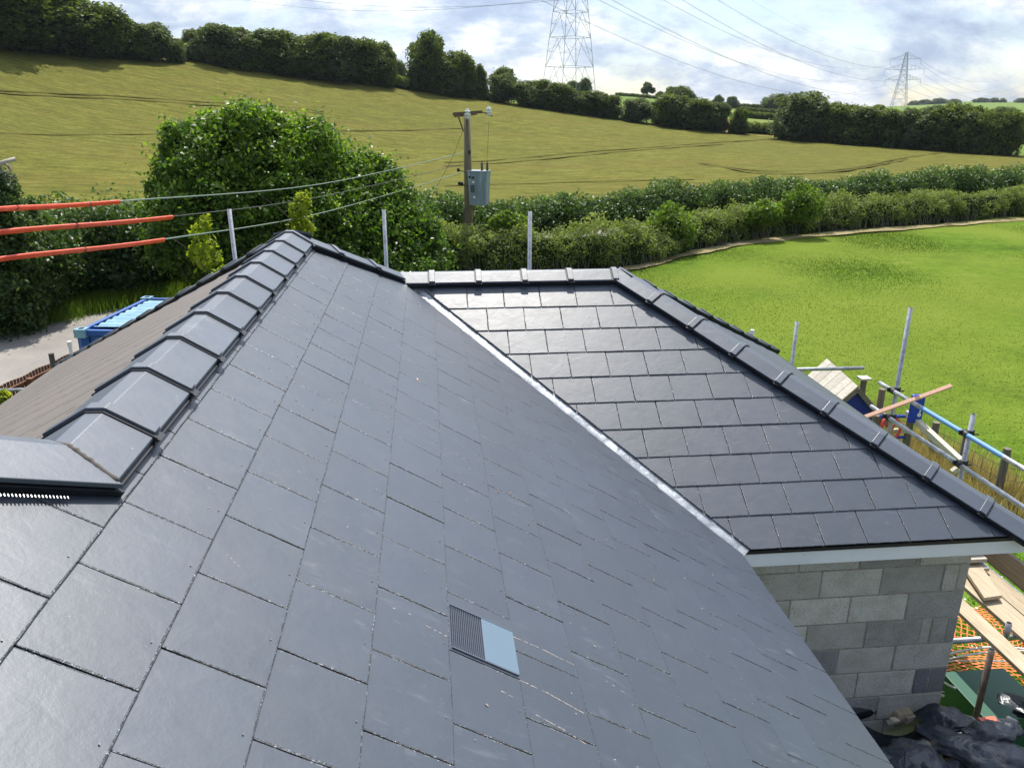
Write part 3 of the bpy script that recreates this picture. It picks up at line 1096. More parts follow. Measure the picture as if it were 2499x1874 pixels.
for i, (X, yt, w, d, k, v, lab) in enumerate([
    (413, 60, 44, 205, 'round', 0, 'small dark tree in the gap between the two left hedgerow blocks'),
    (862, 124, 30, 215, 'round', 2, 'small hazy tree seen through the gap left of the tall peaked tree'),
    (1238, 172, 34, 260, 'round', 1, 'small tree at the foot of the big pylon, left of its taller neighbour'),
    (1264, 163, 34, 255, 'round', 2, 'dark round tree at the right foot of the big pylon'),
    (1401, 177, 32, 330, 'stem', 0, 'lone umbrella-shaped tree on a thin stem on the skyline'),
    (1427, 196, 24, 330, 'round', 0, 'small round bush right of the lone umbrella-shaped tree'),
    (1453, 184, 34, 300, 'round', 1, 'left of the two joined trees behind the right-hand hedgerow block'),
    (1478, 180, 46, 290, 'round', 2, 'right of the two joined trees behind the right-hand hedgerow block'),
    (1553, 203, 26, 420, 'round', 0, 'small far tree left of two above the gate gap'),
    (1584, 206, 28, 420, 'round', 1, 'small far tree right of two above the gate gap'),
    (1655, 210, 22, 430, 'conical', 0, 'narrow far tree left of the broad one above the gate gap'),
    (1680, 197, 58, 400, 'round', 2, 'broad far tree standing above the gate gap beside the willow-like tree'),
    (1898, 224, 36, 300, 'round', 1, 'rounded tree top showing over the hedgerow left of the small pylon'),
    (2078, 226, 40, 260, 'round', 0, 'pale green tree top showing between hedgerow and blue hill'),
    (2176, 226, 60, 250, 'round', 2, 'yellow-green tree top behind the hedgerow near the right edge')]):
    far_tree(X, yt, w, d, k, v, lab, 'tree', GF, sink=0.6, name='distant_tree', rz=i * 0.9)
GB = 'trees on the distant blue hill'
for i, (X, yt, w, lab) in enumerate([(2000, 214, 34, 'leftmost blue-grey tree clump of the distant hill'), (2032, 211, 40, 'second blue-grey tree clump on the distant hill, from the small pylon'),
                                     (2062, 212, 30, 'third blue-grey tree clump on the distant hill, from the small pylon'), (2122, 213, 34, 'dome-shaped tree clump on the distant hill right of the gap'),
                                     (2148, 213, 22, 'small round tree on the distant hill right of the dome-shaped clump'), (2166, 218, 14, 'tiny tree on the distant hill nearest the right edge'), (1976, 222, 26, 'low far trees at the foot of the small pylon'),
                                     (2208, 220, 30, 'far tree clump on the distant hill cut by the right edge')]):
    far_tree(X, yt, w, 1150, 'round', i % 3, lab, 'tree', GB, sink=3.0, name='distant_tree', rz=i, h_min=9)


def hedge_cloud(path, w, h, n, size, material, name, label, cat='hedge', ns=1.0, seed=1, tint0=0.4, lumps=0.18, group=None, hfun=None):
    """clipped or rough hedge along a line: leaves on its top and sides over a dark heart"""
    pts = [Vector((p[0], p[1], 0)) for p in path]
    seg = [(a, b, (b - a).length) for a, b in zip(pts[:-1], pts[1:])]
    L = sum(s[2] for s in seg)
    cum = np.cumsum([0] + [s[2] for s in seg])
    s = RNG.uniform(0, L, n)
    k = np.clip(np.searchsorted(cum, s) - 1, 0, len(seg) - 1)
    f = (s - cum[k]) / np.array([q[2] for q in seg])[k]
    A_ = np.array([[q[0].x, q[0].y] for q in seg])[k]
    B_ = np.array([[q[1].x, q[1].y] for q in seg])[k]
    c = A_ + (B_ - A_) * f[:, None]
    d = (B_ - A_) / np.linalg.norm(B_ - A_, axis=1, keepdims=True)
    nrm = np.stack([d[:, 1], -d[:, 0]], -1)
    th = RNG.uniform(-0.15 * math.pi, 1.15 * math.pi, n)
    th = np.where(RNG.random(n) < 0.25, RNG.uniform(0.3, 0.7, n) * math.pi, th)
    ct, st = np.cos(th), np.sin(th)
    sup = 3.0
    rad = 1 / (np.abs(ct) ** sup + np.abs(st) ** sup) ** (1 / sup)
    lump = 1 + lumps * (np.sin(s * 2.1 * ns + seed) * np.sin(s * 0.83 * ns + th * 2) + 0.6 * np.sin(s * 5.3 * ns + th * 3)) + 0.5 * lumps * np.sin(s * 11.0 * ns + th * 5) * np.sin(s * 3.7 + th * 7) + RNG.normal(size=n) * 0.07
    rad *= lump * np.where(RNG.random(n) < 0.2, RNG.uniform(0.7, 1, n), 1)
    hh = h if hfun is None else h * hfun(s / L)
    x = c[:, 0] + nrm[:, 0] * ct * rad * w / 2
    y = c[:, 1] + nrm[:, 1] * ct * rad * w / 2
    gz = height(x, y)
    zc_ = hh * 0.5
    z = gz + np.clip(zc_ + st * rad * hh * 0.5, 0.02, None)
    P = np.stack([x, y, z], -1)
    N = np.stack([nrm[:, 0] * ct, nrm[:, 1] * ct, st], -1)
    sz = RNG.uniform(0.6, 1.4, n) * size
    cl = np.sin(s * 1.7 + 2) * np.sin(s * 0.6 + seed) * 0.5 + 0.5 * np.sin(s * 6 + th * 4)
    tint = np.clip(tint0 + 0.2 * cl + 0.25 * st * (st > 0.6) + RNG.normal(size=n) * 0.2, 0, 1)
    o = leaf_cloud(name, P, N, sz, material, tint, aspect=1.4)
    props(o, label, cat, group)
    # heart
    mb = MB()
    m_ = max(4, int(L / 1.2))
    ring = []
    for i in range(m_ + 1):
        sv = L * i / m_
        kk = min(int(np.searchsorted(cum, sv, side='right')) - 1, len(seg) - 1)
        ff = (sv - cum[kk]) / seg[kk][2]
        p = seg[kk][0].lerp(seg[kk][1], ff)
        dd = (seg[kk][1] - seg[kk][0]).normalized()
        q = Vector((dd.y, -dd.x, 0))
        hv = h if hfun is None else h * float(hfun(np.array([sv / L]))[0])
        g = hz(p.x, p.y)
        for a_, b_ in ((-0.38, 0.0), (-0.40, 0.6), (-0.25, 0.80), (0.25, 0.80), (0.40, 0.6), (0.38, 0.0)):
            ring.append((p.x + q.x * a_ * w, p.y + q.y * a_ * w, g + b_ * hv))
    fs = [(i * 6 + j, i * 6 + j + 1, (i + 1) * 6 + j + 1, (i + 1) * 6 + j) for i in range(m_) for j in range(5)]
    fs += [(0, 1, 2, 3), (0, 3, 4, 5)]
    mb.add(ring, fs)
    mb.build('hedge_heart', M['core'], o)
    return o


def lobed_hedge(path, w, h, n, size, material, name, label, seed=1, tint0=0.42, r0=0.42, dens=1.0, hvar=0.12, stems=None, cat='hedge'):
    """hedge grown as many overlapping leafy clumps along a line"""
    r4 = random.Random(seed)
    pts = [Vector((p[0], p[1], 0)) for p in path]
    lob, heart = [], MB()
    acc = 0
    for a, b in zip(pts[:-1], pts[1:]):
        L = (b - a).length
        dd = (b - a).normalized()
        q = Vector((dd.y, -dd.x, 0))
        m_ = int(L / 0.55 * dens)
        for i in range(m_):
            p = a.lerp(b, (i + r4.random()) / m_)
            acc += L / m_
            hh = h * (1 + hvar * math.sin(acc * 0.9 + seed) + hvar * 0.7 * math.sin(acc * 0.37) + r4.uniform(-hvar, hvar))
            g = hz(p.x, p.y)
            lob.append((p.x, p.y, g + hh * 0.42, w * 0.40, w * 0.40, hh * 0.46))
            for (off, zf) in ((-0.42, 0.25), (-0.36, 0.62), (-0.05, 0.82), (0.3, 0.72), (-0.45, 0.45)):
                if r4.random() < 0.75:
                    r_ = r0 * r4.uniform(0.6, 1.15)
                    c = p + q * (-off * w * r4.uniform(0.7, 1.15)) + dd * r4.uniform(-0.4, 0.4)
                    lob.append((c.x, c.y, g + max(r_ * 0.7, hh * (zf + r4.uniform(-0.12, 0.12))), r_, r_, r_ * r4.uniform(0.7, 1.0)))
        k = max(1, int(L / 0.8))
    L_ = np.array(lob)
    area = L_[:, 3] * L_[:, 5]
    pick = RNG.choice(len(L_), size=int(n * 1.5), p=area / area.sum())
    d = RNG.normal(size=(len(pick), 3))
    d /= np.linalg.norm(d, axis=1, keepdims=True)
    rad = (1 + 0.15 * np.sin(d[:, 0] * 8 + pick) * np.sin(d[:, 2] * 9 + pick * 2) + RNG.normal(size=len(pick)) * 0.14) * np.where(RNG.random(len(pick)) < 0.25, RNG.uniform(0.75, 1.0, len(pick)), 1.0)
    rad = np.where(RNG.random(len(pick)) < 0.03, rad * 1.2, rad)
    P = L_[pick, :3] + d * L_[pick, 3:] * rad[:, None]
    g = height(P[:, 0], P[:, 1])
    keep = P[:, 2] > g
    P, d, g = P[keep][:n], d[keep][:n], g[keep][:n]
    cl = np.sin(P[:, 0] * 2.3 + seed) * np.sin(P[:, 1] * 1.9) + 0.6 * np.sin(P[:, 0] * 7) * np.sin(P[:, 2] * 6)
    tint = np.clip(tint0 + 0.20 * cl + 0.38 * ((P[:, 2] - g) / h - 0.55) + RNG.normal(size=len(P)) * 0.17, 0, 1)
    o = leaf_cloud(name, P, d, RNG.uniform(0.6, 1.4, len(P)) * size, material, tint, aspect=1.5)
    props(o, label, cat)
    ring = []
    tot = 0
    cs_ = []
    for a, b in zip(pts[:-1], pts[1:]):
        m_ = max(1, int((b - a).length / 1.0))
        cs_ += [(a.lerp(b, i / m_), (b - a).normalized()) for i in range(m_)]
    cs_.append((pts[-1], (pts[-1] - pts[-2]).normalized()))
    for p, dd in cs_:
        q = Vector((dd.y, -dd.x, 0))
        g_ = hz(p.x, p.y)
        for a_, b_ in ((-0.36, 0.0), (-0.36, 0.5), (-0.2, 0.70), (0.2, 0.70), (0.36, 0.5), (0.36, 0.0)):
            ring.append((p.x + q.x * a_ * w, p.y + q.y * a_ * w, g_ + b_ * h))
    m_ = len(cs_) - 1
    heart.add(ring, [(i * 6 + j, i * 6 + j + 1, (i + 1) * 6 + j + 1, (i + 1) * 6 + j) for i in range(m_) for j in range(5)] + [(0, 1, 2, 3), (0, 3, 4, 5)])
    heart.build('hedge_heart', M['core'], o)
    if stems:
        mb = MB()
        for _ in range(stems):
            k = r4.randrange(len(cs_) - 1)
            p = cs_[k][0].lerp(cs_[k + 1][0], r4.random())
            dd = cs_[k][1]
            q = Vector((dd.y, -dd.x, 0))
            p = p + q * w * r4.uniform(0.30, 0.52)
            g_ = hz(p.x, p.y)
            t_ = p + dd * r4.uniform(-0.25, 0.25) - q * 0.1
            mb.tube((p.x, p.y, g_), (t_.x, t_.y, g_ + r4.uniform(0.3, 0.9)), 0.012, 0.006, 4, False)
        mb.build('stems', M['post_wood'], o)
    return o


# field hedge nearest the green field and the fern-topped one behind it
H1b = [(p.x + 0.2, p.y + 0.75) for p in H1]
lobed_hedge(H1b, 1.5, 1.42, 170000, 0.058, M['leaf_hedge'], 'field_hedge', 'rough hedge with bramble and brown stems along the far edge of the green field', seed=2, tint0=0.46, r0=0.34, hvar=0.09, stems=900)
lobed_hedge([(p.x, p.y) for p in H2], 2.0, 1.5, 120000, 0.085, M['leaf_fern'], 'fern_hedge', 'dark green bracken-covered hedge between the field hedge and the barley', seed=5, tint0=0.42, r0=0.42, hvar=0.10)
lobed_hedge([(-16, 13.5), (-13.6, 17.6), (-11.3, 21.0), (-9.4, 23.6), (-7.0, 25.6), (-3.5, 28.0)], 2.6, 2.65, 120000, 0.08, M['leaf_lane'], 'lane_hedge', 'tall dark overgrown hedge along the far side of the lane at left', seed=9, tint0=0.40, r0=0.55, hvar=0.08)
# far low hedges between fields
for (pa, pb, d, lab) in [((1330, 206), (1500, 213), 325, 'low dark hedge line on the skyline under the lone tree'), ((1560, 226), (1700, 228), 430, 'upper of two thin hedge lines seen through the gate gap'),
                         ((1600, 238), (1720, 240), 300, 'lower of two thin hedge lines seen through the gate gap'), ((1600, 264), (1730, 272), 200, 'pale tufted hedge line between green and brown fields in the gate gap')]:
    a, b = at_d(*pa, d), at_d(*pb, d)
    top = (a.z + b.z) / 2
    hgt = max(1.2, min(4.0, top - hz((a.x + b.x) / 2, (a.y + b.y) / 2)))
    hedge_cloud([(a.x, a.y), ((a.x + b.x) / 2, (a.y + b.y) / 2), (b.x, b.y)], 2.5, hgt, 5000, 0.45, M['leaf_far'], 'distant_hedge', lab, group='far field boundaries')
a, b = at_d(850, 150, 158), at_d(885, 158, 158)
# scrub in the two gaps and along the foot of the hedgerow
for (X0, Y0, X1, Y1, d, lab, mt) in [(378, 112, 440, 122, 141, 'pale scrub and nettles filling the gap in the left hedgerow', 'leaf_far2'), (838, 158, 885, 170, 151, 'yellow-green scrub filling the gap left of the tall peaked tree', 'leaf_hedge'),
                                     (1580, 276, 1700, 286, 150, 'thin scrub along the gate gap at the barley edge', 'leaf_hedge')]:
    a, b = at_d(X0, Y0, d), at_d(X1, Y1, d)
    hedge_cloud([(a.x, a.y), ((a.x + b.x) / 2, (a.y + b.y) / 2 + 0.3), (b.x, b.y)], 2.5, 1.7, 5000, 0.22, M[mt], 'scrub', lab, 'scrub')


# ---- the big hazel by the lane
def shrub(name, label, cat, base, lobes, n, size, material, trunk_h, rs=1, up_bias=0.35, tint0=0.38, shell=0.7, trunk_r=0.12, aspect=1.5, limbs=7, heart=0.78):
    e = empty(name, base)
    props(e, label, cat)
    big = list(lobes)
    lobes = spray(lobes, 7 if n > 20000 else 3, (0.2, 0.42), rs)
    P, d, cl = lobes_cloud(lobes, n, 0.24, shell, 0.35, 0.16 if n > 20000 else 0.12, 4.2 if n > 20000 else 0.0)
    top = max(l[2] + l[5] for l in lobes)
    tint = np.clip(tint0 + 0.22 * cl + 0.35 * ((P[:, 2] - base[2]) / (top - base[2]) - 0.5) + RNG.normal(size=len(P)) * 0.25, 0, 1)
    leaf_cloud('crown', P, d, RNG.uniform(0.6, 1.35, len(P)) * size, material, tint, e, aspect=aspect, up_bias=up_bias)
    if heart:
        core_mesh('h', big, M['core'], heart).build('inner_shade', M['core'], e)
    cx_, cy_ = sum(l[0] for l in lobes) / len(lobes), sum(l[1] for l in lobes) / len(lobes)
    trunk_mb(base, (cx_, cy_, base[2] + trunk_h), trunk_r, limbs, rs).build('trunk', M['bark'], e, True)
    return e


def P_(X, Y, d):
    return at_d(X, Y, d)


TL = []
TD = 23.5


def lobe(X, Y, rx_px, rz_px, d, dy=1.0):
    p = at_d(X, Y, d)
    s = K / FOCAL_PX * p.length
    TL.append((p.x, p.y, p.z, rx_px * s, rx_px * s * dy, rz_px * s))


for X, Y, rx, rz, d in [(520, 320, 120, 95, 23.5), (440, 340, 85, 80, 23.0), (610, 330, 110, 95, 23.8), (700, 370, 95, 90, 24), (480, 420, 120, 90, 22.8), (620, 440, 130, 95, 22.8), (770, 400, 80, 85, 24.2), (820, 400, 62, 80, 24.4),
                        (760, 470, 110, 80, 23.4), (860, 470, 75, 70, 24), (890, 530, 70, 60, 23.8), (430, 450, 80, 70, 23.0), (560, 510, 130, 70, 22.8), (720, 540, 130, 70, 22.8), (840, 570, 110, 60, 23), (410, 500, 70, 60, 23),
                        (400, 285, 42, 42, 23.2), (480, 262, 55, 42, 23.5), (575, 262, 50, 40, 23.6), (650, 285, 45, 40, 23.9), (375, 400, 42, 55, 23.0), (912, 490, 40, 45, 24.2)]:
    lobe(X, Y + 30, rx * 0.96, rz * 0.93, d, 0.85)
shrub('hazel_tree', 'large leafy hazel bush with bright sunlit tips beside the lane, behind the orange cable sleeves', 'tree', (TL[5][0], TL[5][1] + 0.3, hz(TL[5][0], TL[5][1])), TL, 135000, 0.082, M['leaf_tree'], 3.2, 4, tint0=0.44, trunk_r=0.16, heart=0.66, shell=0.5)

# bright yellow saplings in front of it
for (X, Y, d, lob, lab) in [(440, 540, 17.5, [(0, 0, 34, 36), (-8, -38, 22, 22), (6, 22, 30, 24), (-22, 8, 16, 14), (4, -62, 12, 14)], 'small yellow-green sapling by the lane, crossed by the lowest cable'),
                            (650, 460, 19.0, [(0, 0, 26, 24), (4, -28, 20, 22), (-8, 26, 22, 20), (12, 38, 20, 18), (-14, -8, 14, 14)], 'yellow-leaved sapling in front of the hazel, above the roof apex'),
                            (486, 592, 17.0, [(0, 0, 30, 14), (-24, 12, 20, 10), (24, -8, 18, 10)], 'low yellow-green sprays just behind the left hip of the roof'),
                            (8, 862, 12.0, [(0, 0, 14, 14), (-12, 8, 14, 12)], 'bright yellow-green shrub inside the picket fence at the left edge')]:
    L_ = []
    for (dx, dy, rx, rz) in lob:
        p = at_d(X + dx, Y + dy, d)
        s = K / FOCAL_PX * p.length
        L_.append((p.x, p.y, p.z, rx * s * 0.72, rx * s * 0.72, rz * s * 0.75))
    b = at_d(X, Y, d)
    shrub('sapling', lab, 'sapling', (b.x, b.y, hz(b.x, b.y)), L_, 520 if d > 13 else 260, 0.075, M['leaf_yellow'], b.z - GZ, 3, tint0=0.5, trunk_r=0.02, limbs=3, heart=0, shell=0.2, aspect=1.9)

# tufts rising out of the field hedge
GTU = 'bright young growth rising out of the field hedge'
for X, Y, w, h, d, lab in [(1450, 486, 46, 34, 30.6, 'bright green tuft standing tall in the field hedge, leftmost large one'), (1733, 436, 38, 26, 36.0, 'pointed bright green tuft above the middle of the field hedge'),
                           (1650, 458, 34, 16, 34.6, 'low bright green tuft just left of the pointed one in the field hedge'), (1100, 476, 34, 12, 27.0, 'bright green tuft in the field hedge right of the utility pole')]:
    p = at_d(X, Y, d)
    s = K / FOCAL_PX * p.length
    L_ = [(p.x, p.y, p.z, w * s, w * s * 0.7, h * s), (p.x - w * s * 0.5, p.y, p.z - h * s * 0.6, w * s * 0.7, w * s * 0.6, h * s * 0.8), (p.x + w * s * 0.4, p.y, p.z - h * s * 0.8, w * s * 0.6, w * s * 0.5, h * s * 0.7)]
    e = shrub('hedge_tuft', lab, 'shrub', (p.x, p.y, hz(p.x, p.y)), L_, 2600, 0.09, M['blade_weed'], 0.9, 3, tint0=0.45, trunk_r=0.012, limbs=3, heart=0.5, shell=0.4)
    e['group'] = GTU


def blades(name, xy, h, w, material, label=None, cat=None, lean=0.35, kind='stuff', tint0=0.5):
    n = len(xy)
    z = height(xy[:, 0], xy[:, 1])
    hh = RNG.uniform(0.5, 1.2, n) * h
    a = RNG.uniform(0, 2 * math.pi, n)
    dx, dy = np.cos(a), np.sin(a)
    ww = w * RNG.uniform(0.6, 1.4, n)
    b = np.stack([xy[:, 0], xy[:, 1], z - 0.02], -1)
    side = np.stack([dx, dy, np.zeros(n)], -1) * ww[:, None]
    la = RNG.uniform(0, 2 * math.pi, n)
    ln = np.stack([np.cos(la), np.sin(la), np.zeros(n)], -1) * (hh * RNG.uniform(0, lean, n))[:, None]
    tip = b + ln + np.stack([np.zeros(n), np.zeros(n), hh], -1)
    v = np.stack([b - side, b + side, tip], 1).reshape(-1, 3)
    f = np.arange(n * 3).reshape(n, 3)
    tint = np.clip(tint0 + RNG.normal(size=n) * 0.22 + 0.15 * np.sin(xy[:, 0] * 0.9) * np.sin(xy[:, 1] * 0.7), 0, 1)
    o = link(name, np_mesh(name, v, f, material, False, tint))
    props(o, label, cat, None, kind)
    return o


# field grass
az_ = RNG.uniform(3, 50, 230000)
dh_ = np.interp(az_, H1AZ, H1D) - 0.4
r_ = np.sqrt(11.5 ** 2 + (dh_ ** 2 - 11.5 ** 2) * RNG.random(len(az_)))
gxy = np.stack([np.sin(np.radians(az_)) * r_, np.cos(np.radians(az_)) * r_], -1)
blades('field_grass', gxy, 0.045, 0.013, M['blade'], 'short bright green pasture grass', 'grass', lean=1.4, tint0=0.48)
# weeds on the lane bank
t_ = RNG.random(60000)
base = np.array([(-14.6, 14.9), (-12.2, 18.0), (-10.0, 20.9), (-8.3, 23.0), (-5.0, 25.7)])
seg_ = np.minimum((t_ * 4).astype(int), 3)
ft = t_ * 4 - seg_
bxy = base[seg_] + (base[seg_ + 1] - base[seg_]) * ft[:, None] + RNG.normal(size=(len(t_), 2)) * 0.38
blades('bank_weeds', bxy, 0.42, 0.012, M['blade_weed'], 'tall grass and nettles on the bank of the lane', 'weeds', lean=0.7)
# ------------------------------------------------------------------ the house roof
PITCH = 0.5607727874277267
G = 0.24895777219536627
SP, CP, TP = math.sin(PITCH), math.cos(PITCH), math.tan(PITCH)
PA = Vector((-0.8194241296256514, 4.83352732605923, -0.9806617420348991))
PB = Vector((0.2926288612549349, 6.295730184650044, -1.5363487079081162))
XR = -0.985
ZR = PA.z + (PA.x - XR) * TP
EZ = PB.z - 9 * G * SP                      # eaves level
EY = PB.y - 9 * G * CP                      # wing eaves line
EX = PA.x + (PA.z - EZ) / TP                # main eaves line
YE = 5.88                                   # far end of the main ridge
YB = 6.62                                   # wing ridge line
ZB = PB.z + (YB - PB.y) * TP
XBE = 1.60                                  # outer end of the wing ridge
XWE = 4.02                                  # wing hip-end eaves
YF = 8.85                                   # far eaves
XL, ZL = -4.02, -2.637                      # left eaves
YC = 2.05                                   # corner where the near, higher roof begins
ST = 0.0064                                 # step at each course
TH = 0.0046                                 # slate thickness

house = empty('house', (0, 3, GZ))
props(house, 'bungalow extension with new dark grey slate hipped roof and unfinished block wall', 'house')


def frame(o, U, Vd):
    N = U.cross(Vd).normalized()
    return Matrix(((U.x, Vd.x, N.x, o.x), (U.y, Vd.y, N.y, o.y), (U.z, Vd.z, N.z, o.z), (0, 0, 0, 1)))


FA = frame(PA, Vector((0, -1, 0)), Vector((CP, 0, -SP)))
FB = frame(PB, Vector((-1, 0, 0)), Vector((0, -CP, -SP)))


def clip_poly(poly, a, b, c):
    """keep a*u+b*v<=c"""
    out = []
    for i in range(len(poly)):
        p, q = poly[i], poly[(i + 1) % len(poly)]
        fp, fq = a * p[0] + b * p[1] - c, a * q[0] + b * q[1] - c
        if fp <= 0:
            out.append(p)
        if fp * fq < 0:
            t = fp / (fp - fq)
            out.append((p[0] + (q[0] - p[0]) * t, p[1] + (q[1] - p[1]) * t))
    return out


def line_through(p, q, inside):
    a, b = q[1] - p[1], p[0] - q[0]
    n = math.hypot(a, b)
    a, b = a / n, b / n
    c = a * p[0] + b * p[1]
    if a * inside[0] + b * inside[1] > c:
        a, b, c = -a, -b, -c
    return a, b, c


def slate_geometry(poly, vt, rs, detail=True):
    """one slate; poly in slope coordinates, vt the tail line. Chipped dressed edges."""
    pts = []
    n = len(poly)
    for i in range(n):
        p, q = poly[i], poly[(i + 1) % n]
        L = math.hypot(q[0] - p[0], q[1] - p[1])
        m = max(1, int(L / 0.05)) if detail else 1
        for k in range(m):
            t = k / m
            x, y = p[0] + (q[0] - p[0]) * t, p[1] + (q[1] - p[1]) * t
            j = 0.0009 if detail else 0
            pts.append((x + rs.uniform(-j, j), y + rs.uniform(-j, j)))
    cx = sum(p[0] for p in pts) / len(pts)
    cy = sum(p[1] for p in pts) / len(pts)

    def hgt(y):
        return -ST * (vt - y) / G
    N = len(pts)
    vs, fs = [], []
    if detail:
        for x, y in pts:
            d = math.hypot(x - cx, y - cy)
            k = (d - rs.uniform(0.0022, 0.0068)) / d
            xx, yy = cx + (x - cx) * k, cy + (y - cy) * k
            vs.append((xx, yy, hgt(yy)))
        for x, y in pts:
            vs.append((x, y, hgt(y) - rs.uniform(0.0005, 0.0016)))
        for x, y in pts:
            vs.append((x, y, hgt(y) - TH))
        fs.append(tuple(range(N)))
        for r in (0, 1):
            for i in range(N):
                j = (i + 1) % N
                fs.append((r * N + i, (r + 1) * N + i, (r + 1) * N + j, r * N + j))
    else:
        vs = [(x, y, hgt(y)) for x, y in pts] + [(x, y, hgt(y) - TH) for x, y in pts]
        fs.append(tuple(range(N)))
        for i in range(N):
            j = (i + 1) % N
            fs.append((i, N + i, N + j, j))
    return vs, fs


def orient(poly):
    a = sum(poly[i][0] * poly[(i + 1) % len(poly)][1] - poly[(i + 1) % len(poly)][0] * poly[i][1] for i in range(len(poly)))
    return poly if a > 0 else poly[::-1]


# the regions in slope coordinates (u along U from the origin, v down the slope)
def toA(y, z):      # point on the right-hand main slope
    return (PA.y - y, (PA.z - z) / SP)


def toB(x, y):
    return (PB.x - x, (PB.y - y) / CP)


vR = (PA.z - ZR) / SP
vE = 13 * G
YH = YE + (ZR - ZB) / TP                    # where the wing ridge meets the hip
a_ridge_far, a_hip_low, a_eave = toA(YE, ZR), toA(YH, ZB), toA(EY, EZ)
inA = (0.0, 1.5)
A_hip = line_through(a_ridge_far, a_hip_low, inA)
A_val = line_through(a_hip_low, a_eave, inA)
A_ridge = (0, -1, -vR)
cornA = toA(YC, ZR)
A_left = line_through(cornA, (cornA[0] + 1.0, cornA[1] - 1.0 / CP), (cornA[0] + 1, cornA[1] + 2))

b_apex, b_wend, b_eend, b_veave, b_vtop = toB(XBE, YB), toB(XBE, YB), toB(XWE, EY), toB(EX, EY), toB(XR + (YH - YE), YB)
inB = toB(2.2, 5.4)
B_hip = line_through(b_wend, b_eend, inB)
B_val = line_through(b_vtop, b_veave, inB)
B_ridge = (0, -1, -toB(0, YB)[1])

main_roof = empty('main_roof', (0, 3, GZ))
main_roof.parent = house
main_roof.matrix_parent_inverse = Matrix.Translation(-Vector(house.location))
wing_roof = empty('wing_roof', (0, 3, GZ))
wing_roof.parent = house
wing_roof.matrix_parent_inverse = Matrix.Translation(-Vector(house.location))

GAP = 0.004
pool = []
VENT = (3.985, 5.0, 8.5, 9.5)
for k in range(-5, 15):
    vt = k * G if k < 14 else 13.2 * G
    if k == 14:
        continue
    if k == 13:
        vt = 13.15 * G
    off = 0.5 * (abs(k - 1) % 2)            # the bond between course k and k+1 starts at j = whole for k = 1
    for j in range(-12, 28):
        # slate of course k lies between tail line k and k-1; its side joints are those between k-1 and k
        jo = j + (0.0 if (k - 1) % 2 else 0.5)
        u0, u1 = (jo) * 0.3 + GAP / 2, (jo + 1) * 0.3 - GAP / 2
        poly = [(u0, vt - G * (1.2 if k == 13 else 1.02)), (u1, vt - G * (1.2 if k == 13 else 1.02)), (u1, vt), (u0, vt)]
        um, vm = (u0 + u1) / 2, vt - G / 2
        cons = []
        for con, tr in ((A_hip, 0.03), (A_val, 0.055)):
            cons.append((con[0], con[1], con[2] - tr))
        if um < cornA[0]:
            cons.append((0, -1, -vR - 0.02))
        else:
            cons.append((A_left[0], A_left[1], A_left[2] - 0.02))
        for c_ in cons:
            poly = clip_poly(poly, *c_)
            if len(poly) < 3:
                break
        if len(poly) < 3:
            continue
        pa = sum(poly[i][0] * poly[(i + 1) % len(poly)][1] - poly[(i + 1) % len(poly)][0] * poly[i][1] for i in range(len(poly)))
        if abs(pa) < 0.004:
            continue
        full = len(poly) == 4 and abs(abs(pa) / 2 - 0.296 * G * 1.02) < 1e-5
        pool.append(('A', poly, vt, full, um, vm, k, jo))
for k in range(-1, 10):
    vt = k * G
    for j in range(-12, 20):
        # joint below line k-1 ... bottoms of row r at j = whole for even r
        jo = j + (0.5 if k % 2 else 0.0)
        x0, x1 = PB.x + jo * 0.3, PB.x + (jo + 1) * 0.3
        u1, u0 = PB.x - x0 - GAP / 2, PB.x - x1 + GAP / 2
        poly = [(u0, vt - G * 1.02), (u1, vt - G * 1.02), (u1, vt), (u0, vt)]
        for c_ in ((B_hip[0], B_hip[1], B_hip[2] - 0.03), (B_val[0], B_val[1], B_val[2] - 0.055), (0, -1, B_ridge[2] - 0.02)):
            poly = clip_poly(poly, *c_)
            if len(poly) < 3:
                break
        if len(poly) < 3:
            continue
        pa = sum(poly[i][0] * poly[(i + 1) % len(poly)][1] - poly[(i + 1) % len(poly)][0] * poly[i][1] for i in range(len(poly)))
        if abs(pa) < 0.004:
            continue
        full = len(poly) == 4 and abs(abs(pa) / 2 - 0.296 * G * 1.02) < 1e-5
        pool.append(('B', poly, vt, full, (u0 + u1) / 2, vt - G / 2, k, jo))

def edge_mats(me):
    me.materials.append(M['slate_edge'])
    me.polygons.foreach_set('material_index', [0] + [1] * (len(me.polygons) - 1))
    return me


variants = []
for i in range(10):
    rs = random.Random(100 + i)
    vs, fs = slate_geometry([(-0.148, -G * 1.02), (0.148, -G * 1.02), (0.148, 0), (-0.148, 0)], 0.0, rs)
    variants.append(edge_mats(raw_mesh('slate', vs, fs, M['slate'])))


def in_view(P):
    z = P.dot(FWD)
    if z < 0.2:
        return False, 0
    X, Y = P.dot(RIGHT) / z * FOCAL_PX + PW / 2, PH / 2 - P.dot(UP) / z * FOCAL_PX
    return (-150 < X < PW + 150) and (-150 < Y < PH + 150), 1 / z


